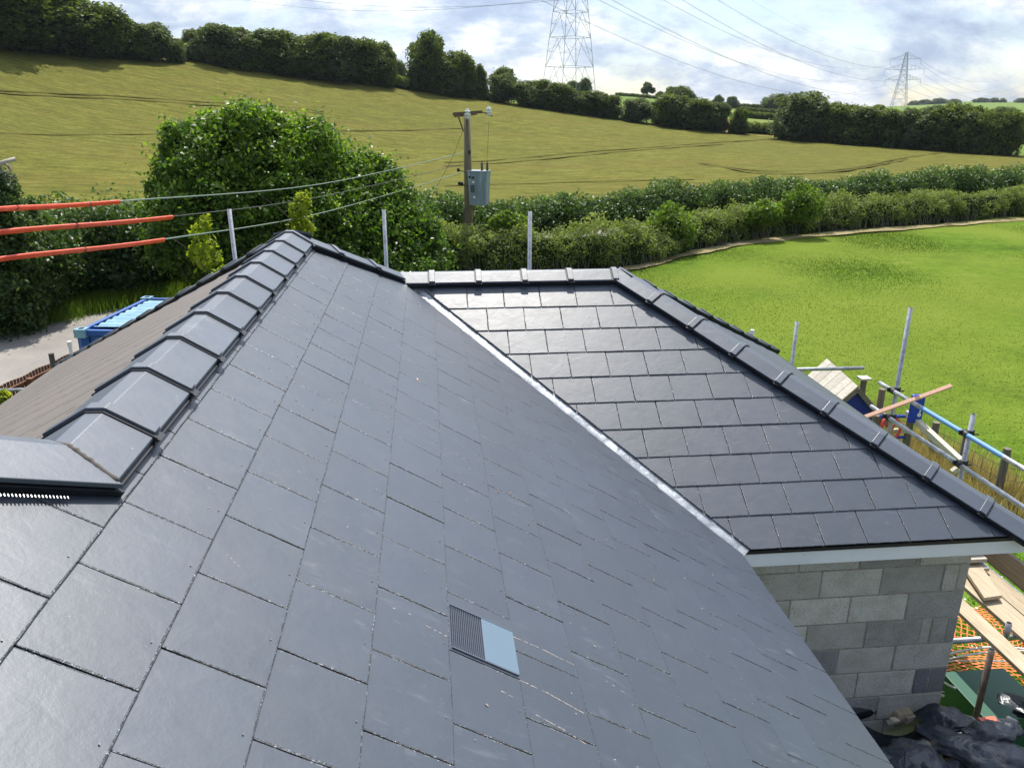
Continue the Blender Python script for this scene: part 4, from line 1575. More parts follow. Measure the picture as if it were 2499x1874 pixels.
ranked = []
for it in pool:
    F = FA if it[0] == 'A' else FB
    P = F @ Vector((it[4], it[5], 0))
    vis, sz = in_view(P)
    vd = P.normalized()
    facing = abs(vd.dot(F.to_3x3().col[2]))
    ranked.append((sz * sz * facing if vis else -1, it))
ranked.sort(key=lambda q: -q[0])
rest = {'A': MB(), 'B': MB()}
count = 0
rivets = MB()
debris_spots = []
rs = random.Random(5)
for score, it in ranked:
    pl, poly, vt, full, um, vm, k, jo = it
    F = FA if pl == 'A' else FB
    par = main_roof if pl == 'A' else wing_roof
    vent_here = pl == 'A' and k == 5 and abs(jo - 8.5) < 0.1
    if vent_here:
        continue
    if score > 0 and count < 295:
        count += 1
        if full:
            o = link('slate', rs.choice(variants), par)
            o.matrix_world = F @ Matrix.Translation((um, vt, rs.uniform(-0.0008, 0.0008)))
            o.matrix_parent_inverse = Matrix.Translation(-Vector(par.location))
            o.matrix_basis = F @ Matrix.Translation((um, vt, rs.uniform(-0.0008, 0.0008))) @ Matrix.Rotation(rs.uniform(-0.003, 0.003), 4, 'Z') @ Matrix.Rotation(rs.uniform(-0.003, 0.003), 4, 'Y')
        else:
            poly = orient(poly)
            cu, cv = um, vt
            vs, fs = slate_geometry([(p[0] - cu, p[1] - cv) for p in poly], 0.0, rs)
            o = link('slate', edge_mats(raw_mesh('slate', vs, fs, M['slate'])), par)
            o.matrix_basis = F @ Matrix.Translation((cu, cv, 0))
    else:
        vs, fs = slate_geometry(orient(poly), vt, rs, False)
        rest[pl].add([F @ Vector(v) for v in vs], fs)
    if score > 0 and full:
        # copper disc rivet holding the tail at mid width
        q = (um + rs.uniform(-0.01, 0.01), vt - 0.022)
        rivets.tube(F @ Vector((q[0], q[1], -0.001)), F @ Vector((q[0], q[1], 0.0025)), 0.0026, 0.0018, 6)
for pl, par in (('A', main_roof), ('B', wing_roof)):
    if rest[pl].v:
        o = rest[pl].build('slates', M['slate'], par)
        o['kind'] = 'stuff'
o = rivets.build('rivets', M['rivet'], main_roof)
o['kind'] = 'stuff'

# slates of the slopes turned away, real but joined
def slope_slates(F, polyUV, courses, mtl, par, u_rng, seed=1, g=G, gap=0.004, name='slates'):
    mb = MB()
    r2 = random.Random(seed)
    cons = []
    c = (sum(p[0] for p in polyUV) / len(polyUV), sum(p[1] for p in polyUV) / len(polyUV))
    for i in range(len(polyUV)):
        cons.append(line_through(polyUV[i], polyUV[(i + 1) % len(polyUV)], c))
    v = min(p[1] for p in polyUV)
    vmax = max(p[1] for p in polyUV)
    k = 0
    while v < vmax + g * 0.9:
        vt = min(v + g, vmax + 0.02)
        u = u_rng[0] + (0.15 if k % 2 else 0)
        while u < u_rng[1]:
            poly = [(u + gap / 2, vt - g * 1.02), (u + 0.3 - gap / 2, vt - g * 1.02), (u + 0.3 - gap / 2, vt), (u + gap / 2, vt)]
            for a, b, cc in cons:
                poly = clip_poly(poly, a, b, cc + 0.02)
                if len(poly) < 3:
                    break
            if len(poly) >= 3:
                vs, fs = slate_geometry(orient(poly), vt, r2, False)
                mb.add([F @ Vector(w) for w in vs], fs)
            u += 0.3
        v += g
        k += 1
    o = mb.build(name, mtl, par)
    o['kind'] = 'stuff'
    return o


TPL = (ZR - ZL) / (XR - XL)
PL = math.atan(TPL)
FL = frame(Vector((XR, YE, ZR)), Vector((0, 1, 0)), Vector((-math.cos(PL), 0, -math.sin(PL))))
lenL = (XR - XL) / math.cos(PL)
slope_slates(FL, [(0, 0), (YF - YE, lenL), (-(YE - YC) + 2.9, lenL), (-(YE - YC), 0)], 0, M['slate_far'], main_roof, (-6, 4.5), 3, gap=0.010)
# hip end of the main roof beyond the ridge, coplanar with the far slope of the wing
PFt = math.atan((ZR - EZ) / (YF - YE))
FF = frame(Vector((XR, YE, ZR)), Vector((1, 0, 0)), Vector((0, math.cos(PFt), -math.sin(PFt))))
FF = frame(Vector((XR, YE, ZR)), Vector((1, 0, 0)), Vector((0, math.cos(PFt), -math.sin(PFt))))
N_ = Vector((1, 0, 0)).cross(Vector((0, math.cos(PFt), -math.sin(PFt))))
FF = frame(Vector((XR, YE, ZR)), Vector((-1, 0, 0)) if N_.z < 0 else Vector((1, 0, 0)), Vector((0, math.cos(PFt), -math.sin(PFt))))
sgn = -1 if N_.z < 0 else 1
lenF = (YF - YE) / math.cos(PFt)
vB_ = (YB - YE) / math.cos(PFt)
slope_slates(FF, [(0, 0), (sgn * (YF - YE), lenF), (sgn * (XL - XR), lenF)], 0, M['slate'], main_roof, (-6, 6), 4)
slope_slates(FF, [(sgn * (YH - YE), vB_), (sgn * (XBE - XR), vB_), (sgn * (XWE - XR), lenF), (sgn * (YF - YE), lenF)], 0, M['slate'], wing_roof, (-6, 6), 4)
# wing hip end facing right
PWt = math.atan((ZB - EZ) / (XWE - XBE))
FW = frame(Vector((XBE, YB, ZB)), Vector((0, 1, 0)), Vector((math.cos(PWt), 0, -math.sin(PWt))))
if FW.to_3x3().col[2].z < 0:
    FW = frame(Vector((XBE, YB, ZB)), Vector((0, -1, 0)), Vector((math.cos(PWt), 0, -math.sin(PWt))))
sg = 1 if FW.to_3x3().col[0].y > 0 else -1
lenW = (XWE - XBE) / math.cos(PWt)
slope_slates(FW, [(0, 0), (sg * (YF - YB), lenW), (sg * (EY - YB), lenW)], 0, M['slate'], wing_roof, (-3, 3), 6)

# dark membrane deck below all slopes, closed by the eaves
deck = MB()


def deck_poly(pts, n, d=0.024):
    n = Vector(n)
    pts = [Vector(p) - n * d for p in pts]
    deck.add(pts, [tuple(range(len(pts)))])


nA = FA.to_3x3().col[2]
nB = FB.to_3x3().col[2]
hipx = 0.9
deck_poly([(XR, YE, ZR), (XR + YH - YE, YH, ZB), (EX, EY, EZ), (EX, -1.6, EZ), (XR, -1.6, ZR), (XR, YC, ZR)], nA)
deck_poly([(XR, YC, ZR), (XR, -1.6, ZR), (XR - hipx, -1.6, ZR + hipx * TP), (XR - hipx, YC - hipx, ZR + hipx * TP)], nA)
deck_poly([(XR + YH - YE, YB, ZB), (XBE, YB, ZB), (XWE, EY, EZ), (EX, EY, EZ)], nB)
deck_poly([(XR, YE, ZR), (XL, YF, ZL), (XL, -1.6, ZL), (XR, -1.6, ZR)], FL.to_3x3().col[2])
deck_poly([(XR, YE, ZR), (XL, YF, EZ), (XR + YF - YE, YF, EZ)], FF.to_3x3().col[2])
deck_poly([(XR + YH - YE, YB, ZB), (XR + YF - YE, YF, EZ), (XWE, YF, EZ), (XBE, YB, ZB)], FF.to_3x3().col[2])
deck_poly([(XBE, YB, ZB), (XWE, YF, EZ), (XWE, EY, EZ)], FW.to_3x3().col[2])
# near, higher roof: its far hip end and left slope
deck_poly([(XR, YC, ZR), (XR - hipx, YC - hipx, ZR + hipx * TP), (XR - hipx - 3.0, YC + 2.1, ZR + hipx * TP - 3.0 * TP), (XR - 2.2, YC + 2.2, ZR - 2.2 * TP)], (0, SP, CP))
deck_poly([(XR - hipx, -1.6, ZR + hipx * TP), (XR - hipx, YC - hipx, ZR + hipx * TP), (XR - hipx - 3.1, YC + 2.1, ZR + (hipx - 3.1) * TP), (XR - hipx - 3.1, -1.6, ZR + (hipx - 3.1) * TP)], (-SP, 0, CP))
o = deck.build('roof_deck', M['membrane'], main_roof)

# ---- ridge and hip tiles
LT = 0.39


def cap_section(n1, n2, d, W, h, flat=0.028):
    """offsets of the outer profile: lower edge, shoulder, shoulder, lower edge"""
    up = (n1 + n2).normalized()
    up = (up - d * up.dot(d)).normalized()
    w1 = d.cross(n1).normalized()
    w2 = n2.cross(d).normalized()
    if w1.dot(n2) > 0 or w1.dot(up) > 0:
        w1 = -w1 if w1.dot(up) > 0 else w1
    if w2.dot(up) > 0:
        w2 = -w2
    apex = up * (h / max(0.3, n1.dot(up)))
    return [apex + w1 * W, apex + w1 * flat, apex + w2 * flat, apex + w2 * W], up


def cap_mesh(mb, c, d, sec0, sec1, t, P0, n0, P1, n1_):
    """solid bent tile from plane (P0,n0) to plane (P1,n1)"""
    vs = []
    for (P, n) in ((P0, n0), (P1, n1_)):
        for sec in (sec0, sec1):
            for s in sec:
                b = c + s
                k = (P - b).dot(n) / d.dot(n)
                vs.append(b + d * k)
    # 0-3 outer start, 4-7 inner start, 8-11 outer end, 12-15 inner end
    fs = []
    for i in range(3):
        fs.append((i, i + 1, 8 + i + 1, 8 + i))
        fs.append((4 + i, 12 + i, 12 + i + 1, 4 + i + 1))
        fs.append((i, 4 + i, 4 + i + 1, i + 1))
        fs.append((8 + i, 8 + i + 1, 12 + i + 1, 12 + i))
    fs.append((0, 8, 12, 4))
    fs.append((3, 7, 15, 11))
    mb.add(vs, fs)


def tile_run(c0, d, length, nl, nr, par, name, mitre0=None, mitre1=None, W=0.150, h=0.040, first=0.0, collar_at_start=True, last_collar=True, pitchlen=LT, skip_first_collar=False):
    """a run of overlapping tiles from c0 along d; each tile has a raised collar where it laps the next"""
    d = d.normalized()
    sec, up = cap_section(nl, nr, d, W, h)
    sec_in, _ = cap_section(nl, nr, d, W - 0.004, h - 0.014, 0.022)
    cs, _ = cap_section(nl, nr, d, W + 0.006, h + 0.013, 0.032)
    cs_in, _ = cap_section(nl, nr, d, W - 0.002, h - 0.004, 0.024)
    gs, _ = cap_section(nl, nr, d, W + 0.012, h + 0.004, 0.030)
    gs_in, _ = cap_section(nl, nr, d, W - 0.002, h - 0.030, 0.02)
    # slim rounded roll underneath
    rs_, _ = cap_section(nl, nr, d, W + 0.002, h - 0.018, 0.02)
    rs_in, _ = cap_section(nl, nr, d, W - 0.022, -0.012, 0.015)
    cuts = [0.0]
    x = first if first > 0.02 else pitchlen
    while x < length - 0.05:
        cuts.append(x)
        x += pitchlen
    cuts.append(length)
    for i in range(len(cuts) - 1):
        a, b = cuts[i], cuts[i + 1]
        mb = MB()
        P0, n0 = (mitre0 if (i == 0 and mitre0) else (c0 + d * (a + 0.0015), d))
        P1, n1_ = (mitre1 if (i == len(cuts) - 2 and mitre1) else (c0 + d * (b - 0.0015), d))
        cap_mesh(mb, c0, d, sec, sec_in, 0.014, P0, n0, P1, n1_)
        hasc = not (i == 0 and mitre0) if collar_at_start else not (i == len(cuts) - 2 and mitre1)
        at = a if collar_at_start else b - 0.05
        o = mb.build(name, M['tile'], par, bevel=0.0025)
        if hasc:
            mb = MB()
            cap_mesh(mb, c0, d, cs, cs_in, 0.01, c0 + d * (at - 0.004), d, c0 + d * (at + 0.044), d)
            k = mb.build('tile_collar', M['tile'], par, bevel=0.003)
            mb = MB()
            s0 = at - 0.012 if collar_at_start else at + 0.044
            cap_mesh(mb, c0, d, gs, gs_in, 0.01, c0 + d * (s0 - 0.004), d, c0 + d * (s0 + 0.0075), d)
            mb.build('tile_union', M['black'], par)
            fsx, _ = cap_section(nl, nr, d, W + 0.020, h - 0.004, 0.03)
            fsi, _ = cap_section(nl, nr, d, W - 0.03, h - 0.036, 0.02)
            # small gasket feet showing below the collar
            for (i0, i1) in ((0, 1), (3, 2)):
                mb = MB()
                e0, e1 = fsx[i0], fsx[i0] + (fsx[i1] - fsx[i0]).normalized() * 0.03
                q0, q1 = fsi[i0], fsi[i0] + (fsi[i1] - fsi[i0]).normalized() * 0.01
                vs = [c0 + d * (at + s) + q for s in (-0.006, 0.044) for q in (e0, e1, q1, q0)]
                mb.add(vs, [(0, 1, 2, 3), (7, 6, 5, 4), (0, 4, 5, 1), (1, 5, 6, 2), (2, 6, 7, 3), (3, 7, 4, 0)])
                mb.build('tile_foot', M['black'], par)
    mb = MB()
    P0, n0 = mitre0 if mitre0 else (c0, d)
    P1, n1_ = mitre1 if mitre1 else (c0 + d * length, d)
    cap_mesh(mb, c0, d, rs_, rs_in, 0.01, P0, n0, P1, n1_)
    mb.build('dry_ridge_roll', M['black'], par)


nL = FL.to_3x3().col[2]
nF = FF.to_3x3().col[2]
nW = FW.to_3x3().col[2]
cR0, cR1 = Vector((XR, YC, ZR)), Vector((XR, YE, ZR))
dY = Vector((0, 1, 0))
d_near = Vector((-1, -1, TP)).normalized()
hA_ = Vector((1, 1, -TP)).normalized()
hA_end = Vector((XR + YH - YE, YH, ZB))
hL_end = Vector((XL, YF, EZ + 0.05))
hL_ = (hL_end - cR1).normalized()


def flat(v):
    return Vector((v.x, v.y, 0)).normalized()


# mitre plane near corner: bisects ridge and near hip (in plan)
m_near = (cR0, (dY - flat(d_near)).normalized())
m_far = (cR1, dY)
tile_run(cR0, dY, (cR1 - cR0).length, nL, nA, main_roof, 'ridge_tile', mitre0=m_near, mitre1=(cR1, (dY - hA_ * 0.0).normalized()), first=0.24, pitchlen=0.39, W=0.182)
nNear = Vector((0, SP, CP))
tile_run(cR0, d_near, 0.9, nA, nNear, main_roof, 'hip_tile', mitre0=m_near, W=0.182, first=0.85)
m_apexA = (cR1, (flat(hA_) + dY * 0.0 - Vector((0, -1, 0)) * 0.45).normalized())
tile_run(cR1, hA_, (hA_end - cR1).length, nA, nF, main_roof, 'hip_tile', mitre0=(cR1, Vector((0.38, 0.92, 0)).normalized()), mitre1=(hA_end, Vector((0.92, 0.38, 0)).normalized()), first=0.40, collar_at_start=False, pitchlen=0.39)
tile_run(cR1, hL_, (hL_end - cR1).length, nL, nF, main_roof, 'hip_tile', mitre0=(cR1, Vector((-0.38, 0.92, 0)).normalized()), first=0.40, collar_at_start=False, pitchlen=0.40)
cB0, cB1 = Vector((XR + YH - YE, YB, ZB)), Vector((XBE, YB, ZB))
tile_run(cB0, Vector((1, 0, 0)), (cB1 - cB0).length, nB, nF, wing_roof, 'ridge_tile', mitre0=(cB0, Vector((0.92, 0.38, 0)).normalized()), mitre1=(cB1, Vector((0.92, -0.38, 0)).normalized()), first=0.25, pitchlen=0.385)
hB = Vector((XWE, EY, EZ)) - cB1
tile_run(cB1, hB, hB.length + 0.05, nB, nW, wing_roof, 'hip_tile', mitre0=(cB1, Vector((0.92, -0.38, 0)).normalized()), first=0.44, collar_at_start=False, pitchlen=0.404, h=0.045)
hB2 = Vector((XWE, YF, EZ)) - cB1
tile_run(cB1, hB2, hB2.length, nF, nW, wing_roof, 'hip_tile', mitre0=(cB1, Vector((0.8, 0.6, 0)).normalized()), first=0.44, collar_at_start=False, pitchlen=0.404)

# weathered mortar fillet along the near mitre
mb = MB()
sec, up = cap_section(nL, nA, dY, 0.181, 0.037)
P, n = m_near
pts = []
for s in (sec[3], sec[2], sec[1]):
    b = cR0 + s
    k = (P - b).dot(n) / dY.dot(n)
    pts.append(b + dY * k)
if (sec[3] + cR0).x < XR:
    pts = []
    for s in (sec[0], sec[1], sec[2]):
        b = cR0 + s
        k = (P - b).dot(n) / dY.dot(n)
        pts.append(b + dY * k)
fine = []
for a, b in zip(pts[:-1], pts[1:]):
    m_ = 14
    fine += [a.lerp(b, i / m_) + Vector((random.uniform(-1, 1), random.uniform(-1, 1), random.uniform(-0.5, 0.5))) * 0.0018 for i in range(m_)]
fine.append(pts[-1])
mb.path(fine, [0.0085 + random.uniform(-0.0012, 0.0012) for _ in fine], 6)
mb.build('mortar_fillet', M['fillet'], main_roof, True)
# beaded vent comb showing under the near hip tile
mb = MB()
for i in range(40):
    s = 0.05 + i * 0.0085
    w1 = d_near.cross(nA).normalized()
    if w1.dot(Vector((0, 0, 1))) > 0:
        w1 = -w1
    q = cR0 + d_near * s + w1 * 0.192 + nA * 0.010
    mb.tube(q - w1 * 0.004, q + w1 * 0.006, 0.0026, 0.002, 6)
mb.build('vent_comb', M['vent_bar'], main_roof)

# ---- lead valley
vt_, vb_ = Vector((XR + YH - YE, YB, ZB)), Vector((EX, EY, EZ))
vd = (vb_ - vt_).normalized()
sideA = (-(vd.cross(nA))).normalized()
if sideA.x > 0:
    sideA = -sideA
sideA = (sideA - nA * sideA.dot(nA)).normalized()
sideB = vd.cross(nB).normalized()
if sideB.x < 0:
    sideB = -sideB
segs = [(0.0, 0.29), (0.29, 0.655), (0.655, 1.012)]
Lv = (vb_ - vt_).length
for i, (s0, s1) in enumerate(segs):
    mb = MB()
    n = 16
    vs = []
    for k in range(n + 1):
        t0_ = Lv * (s0 + (s1 - s0) * k / n)
        c = vt_ + vd * t0_
        lift = -0.017 + (0.002 if k == n else 0.0) + 0.001 * i
        for (sd, nn, w) in ((sideA, nA, 0.11), (sideA, nA, 0.03), (sideA, nA, 0.0), (sideB, nB, 0.035), (sideB, nB, 0.12)):
            vs.append(c + sd * w + nn * (lift + 0.001 * random.uniform(-1, 1)))
    fs = [(k * 5 + j, k * 5 + j + 1, (k + 1) * 5 + j + 1, (k + 1) * 5 + j) for k in range(n) for j in range(4)]
    mb.add(vs, fs)
    o = mb.build('lead_valley', M['lead'], wing_roof, True)

# ---- tile vent in the main slope
vent = MB()
kv0, kv1, uv0, uv1 = 4.04 * G, 4.97 * G, 8.74 * 0.3, 9.45 * 0.3
mb = MB()
# slate-shaped carrier around it
poly = [(8.5 * 0.3 + GAP / 2, 5 * G - G * 1.02), (9.5 * 0.3 - GAP / 2, 5 * G - G * 1.02), (9.5 * 0.3 - GAP / 2, 5 * G), (8.5 * 0.3 + GAP / 2, 5 * G)]


def fa(u, v, h):
    hh = -ST * (5 * G - v) / G
    return FA @ Vector((u, v, hh + h))


def frame_box(mbx, u0, u1, v0, v1, h0, h1):
    mbx.add([fa(u0, v0, h0), fa(u1, v0, h0), fa(u1, v1, h0), fa(u0, v1, h0), fa(u0, v0, h1), fa(u1, v0, h1), fa(u1, v1, h1), fa(u0, v1, h1)],
            [(3, 2, 1, 0), (4, 5, 6, 7), (0, 1, 5, 4), (1, 2, 6, 5), (2, 3, 7, 6), (3, 0, 4, 7)])


U0, U1 = 8.5 * 0.3 + GAP / 2, 9.5 * 0.3 - GAP / 2
frame_box(mb, U0, uv0, 4 * G - 0.01, 5 * G, -TH, 0)
frame_box(mb, uv1, U1, 4 * G - 0.01, 5 * G, -TH, 0)
frame_box(mb, uv0, uv1, 4 * G - 0.01, kv0, -TH, 0)
mb.build('vent_surround', M['slate'], main_roof)
mb = MB()
frame_box(mb, uv0 + 0.002, uv1 - 0.002, kv0 + 0.002, 5 * G, -0.030, -0.022)
mb.build('vent_shadow_box', M['void'], main_roof)
mb = MB()
vm_ = kv0 + (kv1 - kv0) * 0.50
frame_box(mb, uv0 + 0.001, uv1 - 0.001, vm_, kv1 + 0.006, -0.006, 0.0045)
o = mb.build('vent_hood', M['vent_panel'], main_roof, bevel=0.002)
nb = 17
for i in range(nb):
    v = kv0 + 0.003 + (vm_ - kv0 - 0.004) * i / (nb - 1)
    mb = MB()
    frame_box(mb, uv0 + 0.003, uv1 - 0.003, v, v + 0.0019, -0.007, 0.003)
    mb.build('vent_bar', M['vent_bar'], main_roof)
mb = MB()
frame_box(mb, uv0 - 0.004, uv0 + 0.001, kv0, kv1, -0.004, 0.005)
frame_box(mb, uv1 - 0.001, uv1 + 0.004, kv0, kv1, -0.004, 0.005)
for q in range(4):
    uu = uv0 + (uv1 - uv0) * (q + 0.5) / 4
    frame_box(mb, uu - 0.002, uu + 0.002, kv0, vm_, -0.012, -0.004)
mb.build('vent_frame', M['vent_bar'], main_roof)

# grit, clipped copper and dust crumbs lying on the slates
mb, mc = MB(), MB()
for i in range(170):
    u, v = random.uniform(-4.5, 5.2), random.uniform(0.05, 12.5 * G)
    P = FA @ Vector((u, v, 0))
    y_val = EY + (PA.z - (v * SP) - EZ) * 0.0
    if v < vR + 0.2 or A_hip[0] * u + A_hip[1] * v > A_hip[2] - 0.2 or A_val[0] * u + A_val[1] * v > A_val[2] - 0.15:
        continue
    a = random.uniform(0, 6.28)
    s = random.uniform(0.0015, 0.0048)
    tgt = mc if random.random() < 0.25 else mb
    e = FA.to_3x3() @ Vector((math.cos(a), math.sin(a), 0)) * s
    base_h = FA.to_3x3().col[2] * 0.0025
    kfrac = (v / G) % 1.0
    P = P - FA.to_3x3().col[2] * ST * (1 - kfrac)
    tgt.tube(P - e + base_h, P + e + base_h, s * 0.42, s * 0.36, 5)
for i in range(50):
    u, v = random.uniform(-3.2, -0.1), random.uniform(0.1, 8.5 * G)
    if B_hip[0] * u + B_hip[1] * v > B_hip[2] - 0.2 or B_val[0] * u + B_val[1] * v > B_val[2] - 0.15:
        continue
    kfrac = (v / G) % 1.0
    P = FB @ Vector((u, v, -ST * (1 - kfrac) + 0.002))
    mb.tube(P, P + Vector((0.004, 0.001, 0)), 0.0015, 0.0012, 5)
o = mb.build('roof_grit', M['grit'])
props(o, 'pale grit and slate crumbs scattered on the new slates', 'debris', kind='stuff')
o = mc.build('copper_offcuts', M['copper'])
props(o, 'tiny copper offcuts scattered on the new slates', 'debris', kind='stuff')
# scratched chalk lines running down from the vent
def on_slates(u, v, lift=0.0009):
    kf = (v / G) % 1.0
    return FA @ Vector((u, v, -ST * (1 - kf) + lift))


def plane_hit(X, Y):
    d = ray(X / K, Y / K)
    n_ = FA.to_3x3().col[2]
    p_ = d * (PA.dot(n_) / d.dot(n_))
    return PA.y - p_.y, (PA.z - p_.z) / SP


ck = MB()
for line, dens_ in (([(1250, 1548), (1320, 1580), (1402, 1623), (1409, 1660)], 0.9), ([(1270, 1655), (1340, 1690), (1425, 1740)], 0.95), ([(1040, 1525), (1090, 1552)], 0.4), ([(1200, 1672), (1270, 1710)], 0.4),
                    ([(1310, 1740), (1380, 1780), (1430, 1815)], 0.5), ([(960, 1480), (1010, 1500)], 0.35), ([(690, 1110), (760, 1180), (800, 1230)], 0.25), ([(520, 1310), (640, 1440)], 0.22), ([(1500, 1850), (1570, 1874)], 0.4), ([(1450, 1640), (1540, 1700)], 0.3)):
    uv = [plane_hit(*q_) for q_ in line]
    for a, b in zip(uv[:-1], uv[1:]):
        L = math.hypot(b[0] - a[0], b[1] - a[1])
        m_ = max(2, int(L / 0.008))
        for i in range(m_):
            if random.random() > dens_:
                continue
            t0_, t1_ = i / m_, (i + 1) / m_
            w_ = random.uniform(0.0004, 0.0011)
            j_ = random.uniform(-0.0012, 0.0012)
            u0_, v0_ = a[0] + (b[0] - a[0]) * t0_ + j_, a[1] + (b[1] - a[1]) * t0_
            u1_, v1_ = a[0] + (b[0] - a[0]) * t1_ + j_, a[1] + (b[1] - a[1]) * t1_
            if int(v0_ / G) != int(v1_ / G):
                continue
            ck.add([on_slates(u0_ - w_, v0_), on_slates(u0_ + w_, v0_), on_slates(u1_ + w_, v1_), on_slates(u1_ - w_, v1_)], [(0, 1, 2, 3)])
o = ck.build('chalk_scratches', M['grit'], main_roof)
o['kind'] = 'stuff'
# a curl of white membrane sticking out under the ridge
mb = MB()
ring = []
for i, (X_, Y_) in enumerate([(303, 1143), (310, 1141), (316, 1137), (321, 1131), (324, 1124), (326, 1117), (325, 1110)]):
    u_, v_ = plane_hit(X_, Y_)
    ring += [on_slates(u_, v_, 0.004), on_slates(u_ + 0.002, v_ + 0.003 * math.sin(i * 0.5) + 0.001, 0.007)]
mb.add(ring, [(2 * i, 2 * i + 1, 2 * i + 3, 2 * i + 2) for i in range(6)])
props(mb.build('membrane_scrap', M['white_plastic']), 'small curl of white membrane poking out under the nearest ridge tiles', 'scrap')

# ---- fascia, soffit, walls
mb = MB()
mb.box((EX - 0.02, EY + 0.012, EZ - 0.145), (XWE - 0.02, EY + 0.034, EZ - 0.042))
mb.build('fascia', M['upvc'], house, bevel=0.003)
mb = MB()
mb.box((XWE - 0.045, EY + 0.036, EZ - 0.145), (XWE - 0.021, YF - 0.03, EZ - 0.042))
mb.build('fascia', M['upvc'], house, bevel=0.003)
mb = MB()
mb.box((EX - 0.044, -1.6, EZ - 0.145), (EX - 0.022, EY + 0.01, EZ - 0.042))
mb.build('fascia', M['upvc'], house, bevel=0.003)
mb = MB()
mb.box((EX - 0.02, EY + 0.036, EZ - 0.142), (XWE - 0.047, 4.66, EZ - 0.132))
mb.box((3.80, 4.662, EZ - 0.142), (XWE - 0.047, YF - 0.04, EZ - 0.132))
mb.build('soffit', M['upvc'], house)
mb = MB()
mb.box((EX + 0.01, EY + 0.0, EZ - 0.040), (XWE + 0.0, EY + 0.045, EZ - 0.016))
mb.build('eaves_strip', M['black'], house)
for i in range(7):
    mb = MB()
    x = EX + 0.12 + i * 0.33
    mb.tube((x, EY + 0.0115, EZ - 0.085 + 0.012 * (i % 2)), (x, EY + 0.009, EZ - 0.085 + 0.012 * (i % 2)), 0.005, 0.0045, 8)
    mb.build('fascia_nail', M['white_plastic'], house)

wall = empty('block_wall', (3, 4.65, GZ))
wall.parent = house
wall.matrix_parent_inverse = Matrix.Translation(-Vector(house.location))
YW, XW = 4.65, 3.812
BH = 0.226
zt = -2.905
mb = MB()
mb.box((1.30, YW + 0.005, GZ - 0.1), (XW - 0.008, YW + 0.19, zt + 0.02))
mb.box((XW - 0.19, YW + 0.19, GZ - 0.1), (XW - 0.008, 8.6, zt + 0.02))
mb.build('mortar', M['mortar'], wall)
rs = random.Random(11)
# course joints measured down from the top: first visible joint
zj = -3.095
rows = [(zt + 0.015, zj)]
z = zj
while z > GZ:
    rows.append((z, z - BH))
    z -= BH
# joints (x) per row, from the photograph, extended leftwards
joint_rows = {0: [XW, 3.42, 2.97, 2.52, 2.07, 1.62], 1: [XW, 3.735, 3.62, 3.155, 2.70, 2.25, 1.80, 1.38], 2: [XW, 3.385, 2.945, 2.49, 2.04, 1.6], 3: [XW, 3.735, 3.61, 3.53, 3.10, 2.65, 2.2, 1.75, 1.35],
              4: [XW, 3.36, 2.92, 2.46, 2.0, 1.55], 5: [XW, 3.68, 3.56, 3.10, 2.65, 2.2, 1.75], 6: [XW, 3.30, 2.85, 2.4, 1.95, 1.5]}
tone = {}
for ri, (z1, z0) in enumerate(rows):
    xs = joint_rows.get(ri, joint_rows[1 + (ri % 2) * 1])
    for a, b in zip(xs[:-1], xs[1:]):
        mb = MB()
        j = 0.006
        x0, x1 = b + j, a - (j if a != XW else 0)
        cut = rs.uniform(-0.003, 0.004)
        mb.box((x0, YW + cut, z0 + j), (x1, YW + 0.10, z1 - j))
        mb.build('block', M['block'], wall, bevel=0.004)
    # return face towards the scaffold
    y = YW + 0.101
    k = 0
    while y < 8.4:
        L = 0.44 if (k or ri % 2) else 0.22
        mb = MB()
        mb.box((XW - 0.10, y + 0.005, z0 + 0.005), (XW + rs.uniform(-0.002, 0.003), min(y + L, 8.5) - 0.004, z1 - 0.005))
        mb.build('block', M['block'], wall)
        y += L
        k += 1
# main house wall under the main eaves, out of sight from above but closing the building
mb = MB()
mb.box((EX - 0.38, -1.5, GZ - 0.1), (EX - 0.2, 4.64, zt + 0.02))
mb.box((XL + 0.2, -1.5, GZ - 0.1), (XL + 0.38, YF - 0.35, ZL - 0.17))
mb.box((XL + 0.38, YF - 0.5, GZ - 0.1), (XW - 0.2, YF - 0.35, EZ - 0.17))
mb.build('side_wall', M['block'], house)

# ------------------------------------------------------------------ scaffolding
TR = 0.0242
scaf = empty('scaffolding', (5.2, 6.7, GZ))
props(scaf, 'galvanised tube scaffold with guard rails along the right-hand gable, one rail painted blue', 'scaffolding')


def tube_part(name, p0, p1, r=TR, m='galv', par=scaf, n=12):
    mb = MB()
    mb.tube(p0, p1, r, None, n)
    o = mb.build(name, M[m], par, False)
    for p in o.data.polygons:
        p.use_smooth = len(p.vertices) == 4
    # open end
    d = (Vector(p1) - Vector(p0)).normalized()
    k = MB()
    k.tube(Vector(p1), Vector(p1) + d * 0.0012, r * 0.84, None, n)
    k.build('bore', M['void'], o)
    return o


XS = 5.2
pA_ = at_x(1967, 665, XS)
pB_ = at_x(2103, 895, XS)
tube_part('standard', (XS, pA_.y, GZ), (XS, pA_.y, pA_.z))
tube_part('standard', (XS, pB_.y, GZ), (XS, pB_.y, pB_.z))
tube_part('standard', (XS, 4.4, GZ), (XS, 4.4, -2.4))
railz1, railz2 = -3.00, -3.30
e1 = at_x(1900, 827, XS - 0.05)
o = tube_part('guard_rail', (XS - 0.05, 3.2, e1.z + 0.03), (XS - 0.05, e1.y, e1.z))
b0, b1 = at_x(2170, 977, XS - 0.05), at_x(1993, 878, XS - 0.05)
d_ = (Vector((XS - 0.05, e1.y, e1.z)) - Vector((XS - 0.05, 3.2, e1.z + 0.03)))


